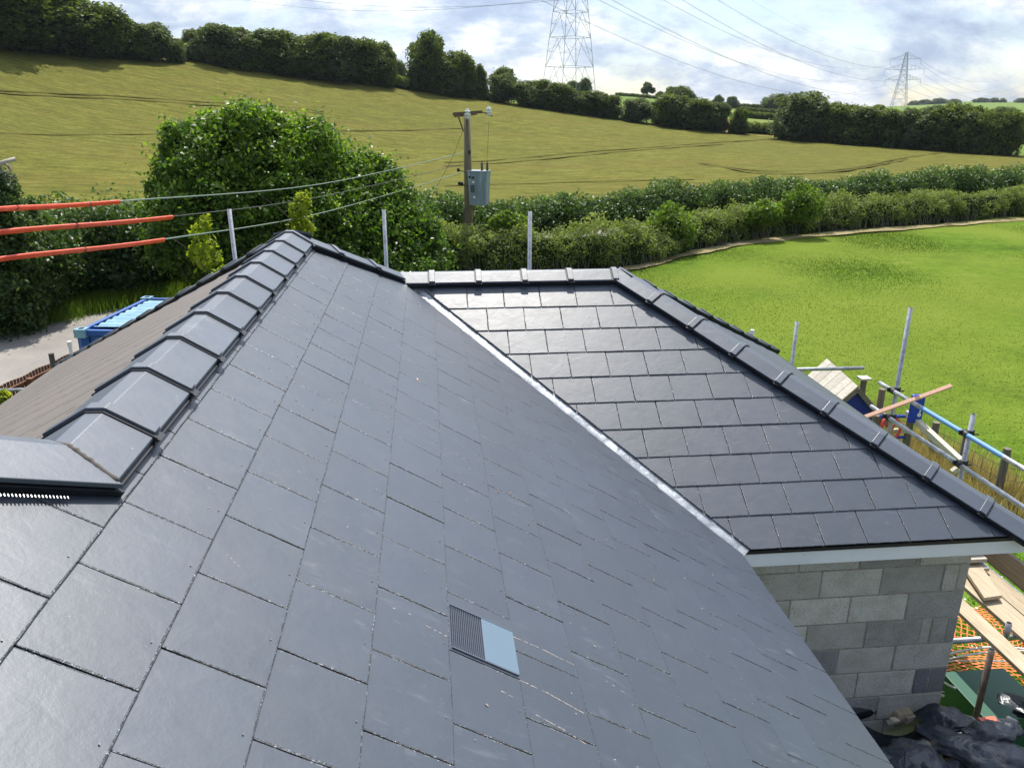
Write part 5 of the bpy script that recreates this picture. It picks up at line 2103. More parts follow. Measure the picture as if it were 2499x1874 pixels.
def on_rail(y):
    t = (y - 3.2) / (e1.y - 3.2)
    return Vector((XS - 0.05, y, e1.z + 0.03 * (1 - t)))


mb = MB()
mb.tube(on_rail(b0.y), on_rail(b1.y), TR + 0.0007, None, 12)
mb.build('blue_band', M['blue_band'], o)
e2 = at_x(1868, 868, XS - 0.05)
tube_part('guard_rail', (XS - 0.05, 3.0, e2.z + 0.02), (XS - 0.05, e2.y - 0.15, e2.z))
for y, z in ((pA_.y, e1.z), (pB_.y, e1.z + 0.01), (pB_.y, e2.z + 0.01), (pA_.y, e2.z)):
    mb = MB()
    mb.tube((XS - 0.05, y - 0.045, z), (XS - 0.05, y + 0.03, z), 0.034, None, 8)
    mb.tube((XS, y, z - 0.035), (XS, y, z + 0.035), 0.034, None, 8)
    mb.beam((XS - 0.1, y + 0.015, z + 0.01), (XS + 0.055, y + 0.015, z + 0.01), 0.02, 0.045)
    mb.tube((XS + 0.02, y - 0.03, z), (XS + 0.075, y - 0.03, z), 0.008, None, 6)
    mb.build('coupler', M['coupler'], scaf)
# ledgers and transoms under the boards
BZ = -4.0
tube_part('ledger', (XS - 0.05, 2.5, BZ - 0.10), (XS - 0.05, 9.6, BZ - 0.10))
for y in (5.02, 6.85, 8.1):
    tube_part('transom', (3.88, y, BZ - 0.062), (XS + 0.12, y, BZ - 0.062), m='galv')
q0 = at_z(2050, 1485, -4.62)
tube_part('inner_standard', (4.28, 4.80, GZ), (4.31, 4.84, BZ - 0.02), m='rust')

scf2 = empty('scaffolding', (4.76, 9.6, GZ))
props(scf2, 'short scaffold standard with a level tube pointing right, behind the wing hip', 'scaffolding')
c0 = at_y(1722, 695, 9.6)
tube_part('standard', (c0.x, 9.6, GZ), (c0.x, 9.6, c0.z), par=scf2)
h0, h1_ = at_y(1716, 798, 9.55), at_y(1865, 795, 9.55)
tube_part('transom', (h0.x - 0.3, 9.55, h0.z), h1_, par=scf2)
for i, (X, Y, yy, lab) in enumerate([(495, 452, 9.7, 'leaning grey scaffold tube rising behind the left hip of the roof'), (829, 453, 10.2, 'upright grey scaffold tube behind the hip left of the utility pole'),
                                     (1145, 457, 9.8, 'upright grey scaffold tube behind the wing ridge, right of the utility pole')]):
    p = at_y(X, Y, yy)
    e = empty('scaffold_pole', (p.x, yy, GZ))
    props(e, lab, 'scaffold pole', 'scaffold tubes standing beyond the far eaves')
    tube_part('tube', (p.x + (0.035 if i == 0 else 0), yy, GZ), p, par=e)
    mb = MB()
    mb.tube((p.x, yy, GZ - 0.01), (p.x, yy, GZ + 0.012), 0.07, None, 8)
    mb.build('base_plate', M['coupler'], e)

# ---- boards of the lift
GB_ = 'scaffold boards laid along the platform'
zb = BZ


def board(y0, y1, x0, x1, z, lab, m='board', grp=GB_, name='scaffold_board', tilt=0.0):
    mb = MB()
    vs = []
    for y, zz_ in ((y0, z), (y1, z + tilt)):
        vs += [(x0, y, zz_ - 0.038), (x1, y, zz_ - 0.038), (x1, y, zz_), (x0, y, zz_)]
    mb.add(vs, [(0, 1, 2, 3), (7, 6, 5, 4), (0, 4, 5, 1), (1, 5, 6, 2), (2, 6, 7, 3), (3, 7, 4, 0)])
    o = mb.build(name, M[m], None, bevel=0.004)
    props(o, lab, 'board', grp)
    return o


board(2.4, 6.2, 4.345, 4.495, zb, 'scaffold board nearest the block wall')
board(2.5, 6.6, 4.625, 4.845, zb + 0.002, 'second scaffold board from the block wall, carrying the short loose board')
board(2.4, 6.9, 4.86, 5.055, zb - 0.001, 'third scaffold board from the block wall, beside the upright toe board')
board(6.62, 8.6, 4.40, 4.60, zb, 'scaffold board continuing beyond the wall corner')
# loose short board on top
v0, v1 = at_z(2378, 1398, zb) if False else None, None
mb = MB()
q = [at_z(2363, 1381, 1)] if False else None
c6 = lambda x, y: ((2050 + x * 0.3459) / K, (1300 + y * 0.3459) / K)
lp = [at_z(*c6(*p), zb + 0.062) for p in ((905, 235), (1020, 458), (1143, 440), (1000, 236))]
lp = [lp[0] + Vector((-0.02, 0.1, 0)), lp[1], lp[2], lp[3] + Vector((0.03, 0.1, 0))]
vs = [p for p in lp] + [p - Vector((0, 0, 0.032)) for p in lp]
mb.add(vs, [(0, 3, 2, 1), (4, 5, 6, 7), (0, 1, 5, 4), (1, 2, 6, 5), (2, 3, 7, 6), (3, 0, 4, 7)])
props(mb.build('short_board', M['board'], None, bevel=0.003), 'short loose board lying on the scaffold platform beside the wall corner', 'board')
for i, (dy, dz, lab) in enumerate([(0.0, 0.02, 'lower board end of the small stack by the wall corner'), (0.05, 0.085, 'middle board end of the small stack by the wall corner'), (0.12, 0.15, 'top board end of the small stack by the wall corner')]):
    p = at_z(*c6(985, 250), zb + 0.06)
    mb = MB()
    mb.box((p.x - 0.16, p.y + dy, zb + dz), (p.x + 0.10, p.y + dy + 0.32, zb + dz + 0.038))
    props(mb.build('board_end', M['grey_plank'], None, bevel=0.003), lab, 'board', 'short board ends stacked by the wall corner')
# toe board on edge; the shade on its inner face is painted dark brown
mb = MB()
mb.box((5.09, 2.8, zb + 0.0), (5.128, 6.1, zb + 0.225))
props(mb.build('toe_board', M['board_dark'], None, bevel=0.004), 'board coloured dark for the shade on its inner face, standing on edge along the outer side of the platform', 'board')
# tube stub with cap between the boards
p = at_z(*c6(1140, 700), zb)
e = empty('tube_stub', (p.x, p.y, zb))
props(e, 'short galvanised tube stub poking up between two scaffold boards', 'tube')
tube_part('tube', (4.56, p.y, zb - 0.1), (4.56, p.y, zb + 0.085), par=e)

# reddish batten poking out over the rails
b0_, b1_ = at_y(1868, 901, 7.54), at_y(2055, 833, 7.54)
mb = MB()
mb.beam(b0_ - (b1_ - b0_) * 0.25, b1_, 0.026, 0.042, (0, 1, 0.6))
props(mb.build('batten', M['pink_batten'], None, bevel=0.002), 'reddish treated batten sticking out over the scaffold rails beside the blue playhouse', 'batten')

# left-hand tube and grey post by the picket fence
p = at_z(66, 841, -3.9)
q = at_z(-60, 845, -3.9)
e = empty('level_tube', (p.x, p.y, GZ))
props(e, 'level galvanised scaffold tube crossing in front of the picket fence at the left edge', 'tube')
tube_part('tube', q, p + (p - q) * 0.8, par=e)

# ------------------------------------------------------------------ picket fence
pf = empty('picket_fence', tuple(at_z(70, 800, -4.1).xy) + (GZ,))
props(pf, 'brown stained picket fence beside the lane at the left edge', 'fence')
f0, f1 = at_z(0, 834, -4.15), at_z(140, 769, -4.15)
fd = (f1 - f0).normalized()
fn = Vector((-fd.y, fd.x, 0))
L0, L1 = -2.6, 3.4
s = L0
while s < L1:
    b = f0 + fd * s
    mb = MB()
    zt_ = -4.15 + 0.01 * math.sin(s * 9)
    mb.beam((b.x, b.y, GZ), (b.x, b.y, zt_), 0.045, 0.02, fn)
    mb.build('picket', M['fence_wood'], pf)
    s += 0.075
for z in (-4.27, -4.95):
    mb = MB()
    a = f0 + fd * L0 - fn * 0.03
    b = f0 + fd * L1 - fn * 0.03
    mb.beam((a.x, a.y, z), (b.x, b.y, z), 0.035, 0.07)
    mb.build('rail', M['fence_wood'], pf)
for s_ in (-1.9, 0.55, 3.0):
    a = f0 + fd * s_ - fn * 0.09
    mb = MB()
    mb.box((a.x - 0.045, a.y - 0.045, GZ), (a.x + 0.045, a.y + 0.045, -4.2))
    mb.build('post', M['fence_wood'], pf)
p = at_z(110, 763, -3.85)
e = empty('round_post', (p.x, p.y, GZ))
props(e, 'grey round timber post in front of the picket fence', 'post')
mb = MB()
mb.tube((p.x, p.y, GZ), (p.x, p.y, p.z), 0.045, 0.042, 12)
mb.build('shaft', M['post_wood'], e, False)

# white plastic vent pipes at two eaves corners
for X, Y, y_, lab in [(150, 741, 9.4, 'small white plastic pipe end just beyond the left roof corner'), (1625, 716, 9.0, 'small white pipe cap beyond the far hip tiles of the wing')]:
    p = at_y(X, Y, y_)
    e = empty('white_pipe', (p.x, y_, GZ))
    props(e, lab, 'pipe')
    mb = MB()
    mb.tube((p.x, y_, GZ), (p.x, y_, p.z - 0.02), 0.020, None, 10)
    mb.tube((p.x, y_, p.z - 0.03), (p.x, y_, p.z + 0.02), 0.028, 0.025, 10)
    mb.build('pipe', M['white_plastic'], e)

# ------------------------------------------------------------------ blue container
ca, cb = at_z(176, 711, -3.25), at_z(318, 643, -3.25)
cd = (cb - ca)
cd.z = 0
cl = cd.length
cd.normalize()
cn = Vector((cd.y, -cd.x, 0))               # to the right
CW_, CH_ = 2.2, GZ
con = empty('storage_container', (ca.x, ca.y, GZ))
props(con, 'small blue steel storage container with faded ribbed roof parked beside the lane', 'container')


def cpt(s, w, z):
    v = ca + cd * s + cn * w
    return Vector((v.x, v.y, z))


ztop = -3.25
mb = MB()
n = 22
prof = []
for i in range(n * 2 + 1):
    s_ = 0.16 + (cl - 0.32) * i / (2 * n)
    prof.append((s_, ztop - (0.03 if i % 5 in (3,) else (0.012 if i % 5 in (2, 4) else 0.0))))
vs = []
for s_, z in prof:
    vs += [cpt(s_, 0.10, z), cpt(s_, CW_ - 0.10, z)]
mb.add(vs, [(2 * i, 2 * i + 1, 2 * i + 3, 2 * i + 2) for i in range(len(prof) - 1)])
mb.build('ribbed_roof', M['container_roof'], con)
# walls with vertical ribs
mb = MB()
for side in (0, 1):
    w = 0.03 if side == 0 else CW_ - 0.03
    vs = []
    m_ = 48
    for i in range(m_ + 1):
        s_ = 0.1 + (cl - 0.2) * i / m_
        off_ = 0.03 if (i // 2) % 2 else 0.0
        ww = w + (off_ if side == 0 else -off_)
        vs += [cpt(s_, ww, GZ + 0.1), cpt(s_, ww, ztop - 0.06)]
    mb.add(vs, [(2 * i, 2 * i + 2, 2 * i + 3, 2 * i + 1) for i in range(m_)])
for s0 in (0.03, cl - 0.03):
    vs = []
    for i in range(41):
        w = 0.1 + (CW_ - 0.2) * i / 40
        off_ = 0.03 if (i // 2) % 2 else 0.0
        ss = s0 + (off_ if s0 < 1 else -off_)
        vs += [cpt(ss, w, GZ + 0.1), cpt(ss, w, ztop - 0.06)]
    mb.add(vs, [(2 * i, 2 * i + 2, 2 * i + 3, 2 * i + 1) for i in range(40)])
mb.build('ribbed_walls', M['container'], con)
for s_ in (0.0, cl):
    for w in (0.0, CW_):
        mb = MB()
        mb.beam(cpt(s_, w, GZ), cpt(s_, w, ztop - 0.12), 0.12, 0.12)
        mb.build('corner_post', M['container'], con)
        mb = MB()
        mb.beam(cpt(s_, w, ztop - 0.12), cpt(s_, w, ztop + 0.012), 0.17, 0.17, tuple(cd))
        cs_ = mb.build('corner_casting', M['container_roof'], con)
        mb = MB()
        mb.tube(cpt(s_, w, ztop + 0.013), cpt(s_, w, ztop + 0.016), 0.045, None, 10)
        mb.build('casting_hole', M['void'], cs_)
for (a, b) in (((0, 0), (cl, 0)), ((0, CW_), (cl, CW_)), ((0, 0), (0, CW_)), ((cl, 0), (cl, CW_))):
    for z in (ztop - 0.05, GZ + 0.07):
        mb = MB()
        mb.beam(cpt(*a, z), cpt(*b, z), 0.07, 0.08)
        mb.build('edge_rail', M['container'], con)
mb = MB()
mb.box(tuple(cpt(0.02, 0.45, ztop - 0.55) - Vector((0.06, 0.06, 0))), tuple(cpt(0.02, 0.45, ztop - 0.35) + Vector((0.06, 0.02, 0))))
mb.build('lock_box', M['galv'], con)

# ------------------------------------------------------------------ stump-like brown stone in the hedge
p = at_z(122, 655, GZ + 0.1)
e = empty('stone_pier', (p.x, p.y + 0.4, GZ))
props(e, 'weathered brown stone pier half hidden in the shade of the lane hedge', 'stone pier')
rs = random.Random(3)
for r in range(7):
    k = 9
    for i in range(k):
        a0 = 2 * math.pi * (i + 0.5 * (r % 2)) / k
        a1 = a0 + 2 * math.pi / k * 0.93
        rad = 0.60 - 0.02 * r
        z0, z1 = GZ + r * 0.17, GZ + r * 0.17 + 0.155
        mb = MB()
        vs = []
        for z in (z0, z1):
            for aa_, rr_ in ((a0, rad), (a1, rad), (a1, rad * 0.4), (a0, rad * 0.4)):
                j = rs.uniform(-0.012, 0.012)
                vs.append((p.x + (rr_ + j) * math.cos(aa_), p.y + 0.4 + (rr_ + j) * math.sin(aa_), z))
        mb.add(vs, [(3, 2, 1, 0), (4, 5, 6, 7), (0, 1, 5, 4), (1, 2, 6, 5), (2, 3, 7, 6), (3, 0, 4, 7)])
        mb.build('stone', M['board_dark'], e)
mb = MB()
mb.tube((p.x, p.y + 0.4, GZ), (p.x, p.y + 0.4, GZ + 1.15), 0.50, 0.42, 12)
mb.build('pier_core', M['mortar'], e)

# dead branches at the left edge
e = empty('dead_branches', tuple(at_d(8, 420, 22.0).xy) + (GZ,))
props(e, 'bare bleached branches with a broken limb at the left edge above the orange sleeves', 'branches')
rs = random.Random(8)
mb = MB()
base = at_d(-25, 480, 22.0)
mb.path([at_d(-70, 560, 22.0), base, at_d(-18, 380, 22.0), at_d(2, 352, 22.0), at_d(34, 344, 22.0)], [0.09, 0.07, 0.05, 0.045, 0.05], 7)
mb.path([at_d(2, 352, 22.0), at_d(18, 358, 22.2), at_d(24, 372, 22.2)], [0.03, 0.03, 0.035], 7)
mb.build('limb', M['twig'], e, True)
mb = MB()
for i in range(46):
    x, y = rs.uniform(-30, 12), rs.uniform(370, 460)
    pts_ = [at_d(x, y, 22.0)]
    ang = rs.uniform(-1.2, 1.6)
    for k in range(5):
        x += math.cos(ang) * 9
        y -= math.sin(ang) * 8
        ang += rs.uniform(-0.5, 0.5)
        pts_.append(at_d(x, y, 22.0 + rs.uniform(-0.1, 0.1)))
    mb.path(pts_, [0.008, 0.007, 0.006, 0.005, 0.004, 0.003], 4)
mb.build('twigs', M['twig'], e)
L_ = []
for (X, Y, rx, rz) in [(-25, 440, 40, 60), (0, 470, 40, 40), (-10, 400, 22, 40), (10, 420, 24, 30)]:
    p = at_d(X, Y, 22.2)
    s_ = K / FOCAL_PX * p.length
    L_.append((p.x, p.y, p.z, rx * s_, rx * s_, rz * s_))
b = at_d(-15, 450, 22.2)
shrub('ivy_bush', 'dark ivy-clad bush at the left edge beneath the bare branches', 'bush', (b.x, b.y, GZ), L_, 6000, 0.06, M['leaf_lane'], 1.2, 4, tint0=0.3, heart=0.7, trunk_r=0.03)
# big shadowy bush at the left edge below the sleeves
L_ = []
for (X, Y, rx, rz, d) in [(0, 560, 75, 75, 22.6), (55, 600, 55, 60, 23.0), (-30, 660, 80, 70, 22.2), (80, 540, 60, 50, 23.2), (30, 500, 60, 40, 23.2), (-60, 520, 70, 80, 22.2), (20, 650, 50, 45, 22.7)]:
    p = at_d(X, Y, d)
    s_ = K / FOCAL_PX * p.length
    L_.append((p.x, p.y, p.z, rx * s_, rx * s_ * 0.8, rz * s_))
b = at_d(0, 620, 22.9)
shrub('elder_bush', 'grey-green elder bush filling the left edge behind the orange sleeves', 'bush', (b.x, b.y, GZ), L_, 30000, 0.07, M['leaf_lane'], 2.0, 4, tint0=0.36, heart=0.75, trunk_r=0.03)

# ------------------------------------------------------------------ utility pole with transformer
UP_D = 27.2
pt, pb = at_d(1009, 246, UP_D), at_d(1004, 575, UP_D)
ux, uy = pt.x, pt.y
up = empty('utility_pole', (ux, uy, hz(ux, uy)))
props(up, 'wooden electricity pole carrying a grey transformer, porcelain insulators and cables', 'utility pole')
mb = MB()
mb.tube((ux, uy, hz(ux, uy) - 0.1), (ux, uy, pt.z), 0.155, 0.115, 16)
o = mb.build('pole', M['pole_wood'], up, True)
s27 = K / FOCAL_PX * 28.3


def up_at(X, Y, dy=0.0):
    return at_d(X, Y, UP_D + dy)


mb = MB()
a, b = up_at(978, 247, -0.17), up_at(1042, 242, -0.17)
mb.beam(a, b, 0.06, 0.09)
mb.beam(up_at(981, 252, -0.1), up_at(1030, 247, 0.15), 0.05, 0.05)
mb.build('cross_arm', M['cross_arm'], up)
mb = MB()
mb.beam(up_at(990, 252, -0.17), up_at(1001, 284, -0.1), 0.035, 0.035)
mb.build('brace', M['cross_arm'], up)


def insulator(X, Y, dy, par, sc=1.0, m='porcelain'):
    p = up_at(X, Y, dy)
    mb = MB()
    zz_ = 0.0
    for r, h in ((0.05, 0.04), (0.10, 0.05), (0.06, 0.03), (0.12, 0.06), (0.07, 0.03), (0.10, 0.06), (0.05, 0.05)):
        mb.tube(p + Vector((0, 0, zz_)) * sc, p + Vector((0, 0, zz_ + h)) * sc, r * sc, r * 0.7 * sc, 12)
        zz_ += h
    return mb.build('insulator', M[m], par, True)


insulator(1010, 258, -0.32, up, 1.0)
insulator(1056, 252, -0.25, up, 0.95)
insulator(984, 250, -0.1, up, 0.28, 'insulator_dark')
mb = MB()
mb.path([up_at(1042, 243, -0.17), up_at(1056, 247, -0.22), up_at(1064, 252, -0.2)], 0.018, 5)
mb.build('bracket', M['cross_arm'], up)
for q in ((990, 368), (992, 397), (998, 398), (1014, 329)):
    mb = MB()
    p = up_at(q[0], q[1], -0.1)
    mb.tube(p - Vector((0, 0, 0.05)), p + Vector((0, 0, 0.06)), 0.045, None, 8)
    mb.tube(p, up_at(1005, q[1] + 4, -0.05), 0.015, None, 5)
    mb.build('shackle', M['insulator_dark'], up)
# transformer
tf = [up_at(1012, 443, -0.35), up_at(1054, 440, -0.55), up_at(1059, 374, -0.55), up_at(1010, 368, -0.35)]
cx_, cy_ = up_at(1034, 410, -0.2).x, up_at(1034, 410, -0.2).y
zt0, zb0 = up_at(1034, 372, -0.4).z, up_at(1034, 444, -0.4).z
mb = MB()
w2, dpt = 0.33, 0.25
rot = Matrix.Rotation(R(-20), 3, 'Z')


def tp(x, y, z):
    v = rot @ Vector((x, y, 0))
    return Vector((cx_ + 0.02 + v.x, cy_ + v.y, z))


vs = [tp(-w2 * 0.86, -dpt * 0.9, zb0), tp(w2 * 0.80, -dpt * 0.9, zb0), tp(w2 * 0.80, dpt, zb0), tp(-w2 * 0.86, dpt, zb0),
      tp(-w2, -dpt, zt0), tp(w2, -dpt, zt0), tp(w2, dpt, zt0), tp(-w2, dpt, zt0)]
mb.add(vs, [(3, 2, 1, 0), (4, 5, 6, 7), (0, 1, 5, 4), (1, 2, 6, 5), (2, 3, 7, 6), (3, 0, 4, 7)])
mb.build('transformer_tank', M['transformer'], up, bevel=0.02)
mb = MB()
vs = [tp(-w2 - 0.02, -dpt - 0.02, zt0 + 0.003), tp(w2 + 0.02, -dpt - 0.02, zt0 + 0.003), tp(w2 + 0.02, dpt + 0.02, zt0 + 0.003), tp(-w2 - 0.02, dpt + 0.02, zt0 + 0.003)]
vs += [v + Vector((0, 0, 0.035)) for v in vs]
mb.add(vs, [(3, 2, 1, 0), (4, 5, 6, 7), (0, 1, 5, 4), (1, 2, 6, 5), (2, 3, 7, 6), (3, 0, 4, 7)])
mb.build('transformer_lid', M['transformer'], up, bevel=0.006)
for xx in (0.10, 0.28):
    mb = MB()
    b = tp(xx, 0.0, zt0 + 0.03)
    zc2 = 0
    for i in range(7):
        mb.tube(b + Vector((0, 0, zc2)), b + Vector((0, 0, zc2 + 0.03)), 0.055 if i % 2 == 0 else 0.03, 0.04 if i % 2 == 0 else 0.028, 8)
        zc2 += 0.036
    mb.tube(b, b + Vector((0, 0, 0.31)), 0.012, None, 6)
    mb.build('bushing', M['insulator_dark'], up)
for (xx, zz_, w_, h_) in ((-0.24, -0.16, 0.07, 0.05), (-0.12, -0.17, 0.07, 0.05)):
    mb = MB()
    a = tp(xx, -dpt - 0.012, zt0 + zz_)
    mb.tube(a, a + rot @ Vector((0, -0.05, 0)), 0.035, None, 8)
    mb.build('terminal', M['insulator_dark'], up)
mb = MB()
for zz_ in (-0.44, -0.50, -0.56, -0.62):
    for xx in (-0.22, -0.15):
        a, b = tp(xx, -dpt * 0.985, zt0 + zz_), tp(xx + 0.055, -dpt * 0.985, zt0 + zz_)
        mb.beam(a, b, 0.012, 0.042)
mb.build('label_plate', M['cable_dark'], up)
mb = MB()
a = tp(-0.17, -dpt * 0.99, zt0 - 0.32)
mb.beam(a, a + rot @ Vector((0.08, 0, 0)), 0.012, 0.07)
a = tp(-0.14, -dpt * 0.97, zt0 - 0.80)
mb.beam(a, a + rot @ Vector((0.07, 0, 0)), 0.012, 0.07)
mb.build('notice_plate', M['white_plastic'], up)


def sag(a, b, s, n=14):
    a, b = Vector(a), Vector(b)
    return [a.lerp(b, i / n) - Vector((0, 0, s * 4 * (i / n) * (1 - i / n))) for i in range(n + 1)]


# jumper wires and the stay
mb = MB()
mb.path([up_at(1000, 284, -0.1), up_at(978, 340, -0.3), up_at(940, 410, -0.6), up_at(900, 500, -1.2)], 0.008, 4)
mb.path([up_at(1056, 262, -0.25), up_at(1054, 310, -0.25), up_at(1051, 365, -0.3)], 0.006, 4)
mb.path([up_at(1008, 400, -0.15), up_at(1014, 408, -0.3), up_at(1018, 380, -0.3), up_at(1024, 374, -0.3)], 0.014, 5)
mb.path([up_at(1012, 448, -0.1), up_at(1003, 452, -0.2), up_at(1002, 500, -0.2), up_at(1000, 580, -0.2)], 0.03, 6)
mb.build('jumper_wires', M['cable_dark'], up)

# low-voltage cables with orange sleeves
for i, (a_, m1, b_, sl, mt, labc, labs) in enumerate([
        ((1000, 331), (700, 397), (258, 435), 258, 'cable', 'top low-voltage cable from the pole to the left edge, passing in front of the hazel', 'top orange cable sleeve at the left edge'),
        ((994, 356), (700, 424), (373, 468), 373, 'cable_dark', 'thin dark middle cable from the pole to the left edge', 'middle orange cable sleeve, reaching furthest right'),
        ((998, 373), (700, 459), (355, 517), 357, 'cable', 'lowest cable from the pole to the left edge, crossing the yellow sapling', 'lowest orange cable sleeve at the left edge')]):
    y_end = {0: (0, 450), 1: (0, 500), 2: (0, 558)}[i]
    ctrl = [(a_, 27.0), (m1, 20.2), (b_, 14.2), (y_end, 11.4), ((-220, y_end[1] + (20, 42, 50)[i]), 9.6)]
    P3 = [at_d(*q, d) for q, d in ctrl]
    # smooth curve through the points
    pts_ = []
    for k in range(len(P3) - 1):
        p0_ = P3[max(k - 1, 0)]
        p1_, p2_ = P3[k], P3[k + 1]
        p3_ = P3[min(k + 2, len(P3) - 1)]
        for j in range(10):
            t = j / 10
            pts_.append(0.5 * ((2 * p1_) + (p2_ - p0_) * t + (2 * p0_ - 5 * p1_ + 4 * p2_ - p3_) * t * t + (3 * p1_ - p0_ - 3 * p2_ + p3_) * t ** 3))
    pts_.append(P3[-1])
    mb = MB()
    mb.path(pts_, 0.011 if i != 1 else 0.008, 6)
    o = mb.build('overhead_cable', M[mt], None, True)
    props(o, labc, 'cable', 'low-voltage cables from the utility pole')
    st = 20 if i == 0 else 20
    sp_ = pts_[20:]
    e = empty('cable_sleeve', tuple(sp_[len(sp_) // 2]))
    props(e, labs, 'cable sleeve', 'orange protective sleeves on the cables')
    # sleeves in lengths, folded tear-drop profile
    total = 0
    dist_acc = [0]
    for p, q in zip(sp_[:-1], sp_[1:]):
        total += (q - p).length
        dist_acc.append(total)

    def along(s_):
        s_ = max(0, min(s_, total - 1e-6))
        for k in range(len(sp_) - 1):
            if dist_acc[k + 1] >= s_:
                f = (s_ - dist_acc[k]) / (dist_acc[k + 1] - dist_acc[k])
                return sp_[k].lerp(sp_[k + 1], f)
        return sp_[-1]
    s_ = 0.0
    k = 0
    first_len = (0.75, 2.2, 1.9)[i]
    while s_ < total:
        L = first_len if k == 0 else 2.0
        mb = MB()
        rings = []
        for j in range(7):
            c = along(s_ + (L - 0.02) * j / 6)
            rings.append(c)
        vs, fs = [], []
        prof = [(a_ * 0.62, b_q * 0.62) for a_, b_q in [(-0.030, 0.022), (0.0, 0.036), (0.030, 0.022), (0.034, -0.010), (0.012, -0.040), (0.008, -0.066), (-0.008, -0.066), (-0.012, -0.040), (-0.034, -0.010)]]
        for j, c in enumerate(rings):
            dd = (rings[min(j + 1, 6)] - rings[max(j - 1, 0)]).normalized()
            sx = dd.cross(Vector((0, 0, 1))).normalized()
            uz = sx.cross(dd)
            wob_ = 1 + 0.06 * math.sin(j * 2.3 + k)
            for (px_, pz_) in prof:
                vs.append(c + sx * px_ * wob_ + uz * pz_ * wob_)
        n_ = len(prof)
        for j in range(6):
            for q_ in range(n_):
                fs.append((j * n_ + q_, j * n_ + (q_ + 1) % n_, (j + 1) * n_ + (q_ + 1) % n_, (j + 1) * n_ + q_))
        fs += [tuple(range(n_ - 1, -1, -1)), tuple(6 * n_ + q_ for q_ in range(n_))]
        mb.add(vs, fs)
        mb.build('sleeve_length', M['orange_sleeve'], e)
        c = along(s_ + L)
        c2 = along(s_ + L + 0.03)
        mb = MB()
        mb.tube(c - Vector((0, 0, 0.012)), c2 - Vector((0, 0, 0.012)), 0.023, None, 8)
        mb.build('cable_tie', M['cable_dark'], e)
        s_ += L + 0.02
        k += 1

# ------------------------------------------------------------------ playhouse and climbing frame in the garden
zr_ = -3.8
r0, r1 = at_z(1853.5, 834, zr_), at_z(1786, 774, zr_)
rd = (r1 - r0).normalized()
rl = (r1 - r0).length
sd = Vector((rd.y, -rd.x, 0))
ph = empty('playhouse', (r0.x, r0.y, GZ))
props(ph, 'blue wooden playhouse tower with bleached plank roof beyond the wing hip', 'playhouse')
HW, DR = 0.56, 0.60


def pp(s_, w, z):
    v = r0 + rd * s_ + sd * w
    return Vector((v.x, v.y, z))


npk = 6
for side in (-1, 1):
    for i in range(npk):
        s0 = rl * i / npk + 0.008
        s1 = rl * (i + 1) / npk - 0.004
        # planks run down the slope from ridge to eave
        mb = MB()
        j = random.uniform(-0.01, 0.01)
        vs = []
        for s_ in (s0, s1):
            vs += [pp(s_, 0.0, zr_), pp(s_, side * (HW + j), zr_ - DR), pp(s_, side * (HW + j), zr_ - DR - 0.022), pp(s_, 0.0, zr_ - 0.028)]
        mb.add(vs, [(0, 1, 2, 3), (7, 6, 5, 4), (0, 4, 5, 1), (1, 5, 6, 2), (2, 6, 7, 3), (3, 7, 4, 0)])
        mb.build('roof_plank', M['grey_plank'] if side < 0 else M['board_dark'], ph)
for s_ in (0.06, rl - 0.06):
    mb = MB()
    a, b, c = pp(s_, -HW * 0.86, zr_ - DR * 0.92), pp(s_, HW * 0.86, zr_ - DR * 0.92), pp(s_, 0, zr_ - 0.05)
    th = rd * 0.018
    mb.add([a, b, c, a + th, b + th, c + th], [(0, 1, 2), (5, 4, 3), (0, 3, 4, 1), (1, 4, 5, 2), (2, 5, 3, 0)])
    mb.build('gable_panel', M['blue_ply'], ph)
for side in (-1, 1):
    mb = MB()
    mb.beam(pp(-0.01, 0, zr_ - 0.045), pp(-0.01, side * HW, zr_ - DR - 0.045), 0.02, 0.07)
    mb.build('barge_board', M['board_dark'], ph)
mb = MB()
for s_ in (0.06, rl - 0.06):
    for w in (-0.42, 0.42):
        mb2 = MB()
        q = pp(s_, w, 0)
        mb2.box((q.x - 0.04, q.y - 0.04, GZ), (q.x + 0.04, q.y + 0.04, zr_ - DR * 0.75))
        mb2.build('leg', M['post_wood'], ph)
for i in range(9):
    mb2 = MB()
    a = pp(0.04, -0.40 + i * 0.1, 0)
    mb2.box((a.x - 0.035, a.y - 0.01, zr_ - DR - 0.50), (a.x + 0.035, a.y + 0.01, zr_ - DR - 0.06))
    mb2.build('slat', M['board'], ph)
mb2 = MB()
a = pp(0.0, -0.45, zr_ - DR - 0.10)
b = pp(0.0, 0.45, zr_ - DR - 0.10)
mb2.beam(a, b, 0.04, 0.07)
mb2.build('rail', M['fence_wood'], ph)

cf = empty('climbing_frame', tuple(at_z(1975, 940, -4.6).xy) + (GZ,))
props(cf, 'timber swing and climbing frame with blue bars and red steering wheel beside the scaffold rails', 'climbing frame')
S2 = lambda x, y: ((1900 + x * 0.27134) / K, (850 + y * 0.27134) / K)


def cfp(x, y, z):
    return at_z(*S2(x, y), z)


def cf_beam(name, p, q, w, h, m):
    mb = MB()
    mb.beam(p, q, w, h)
    return mb.build(name, M[m], cf, bevel=0.003)


yy = 9.3


def cy(x, y, yv=yy):
    return at_y(*S2(x, y), yv)


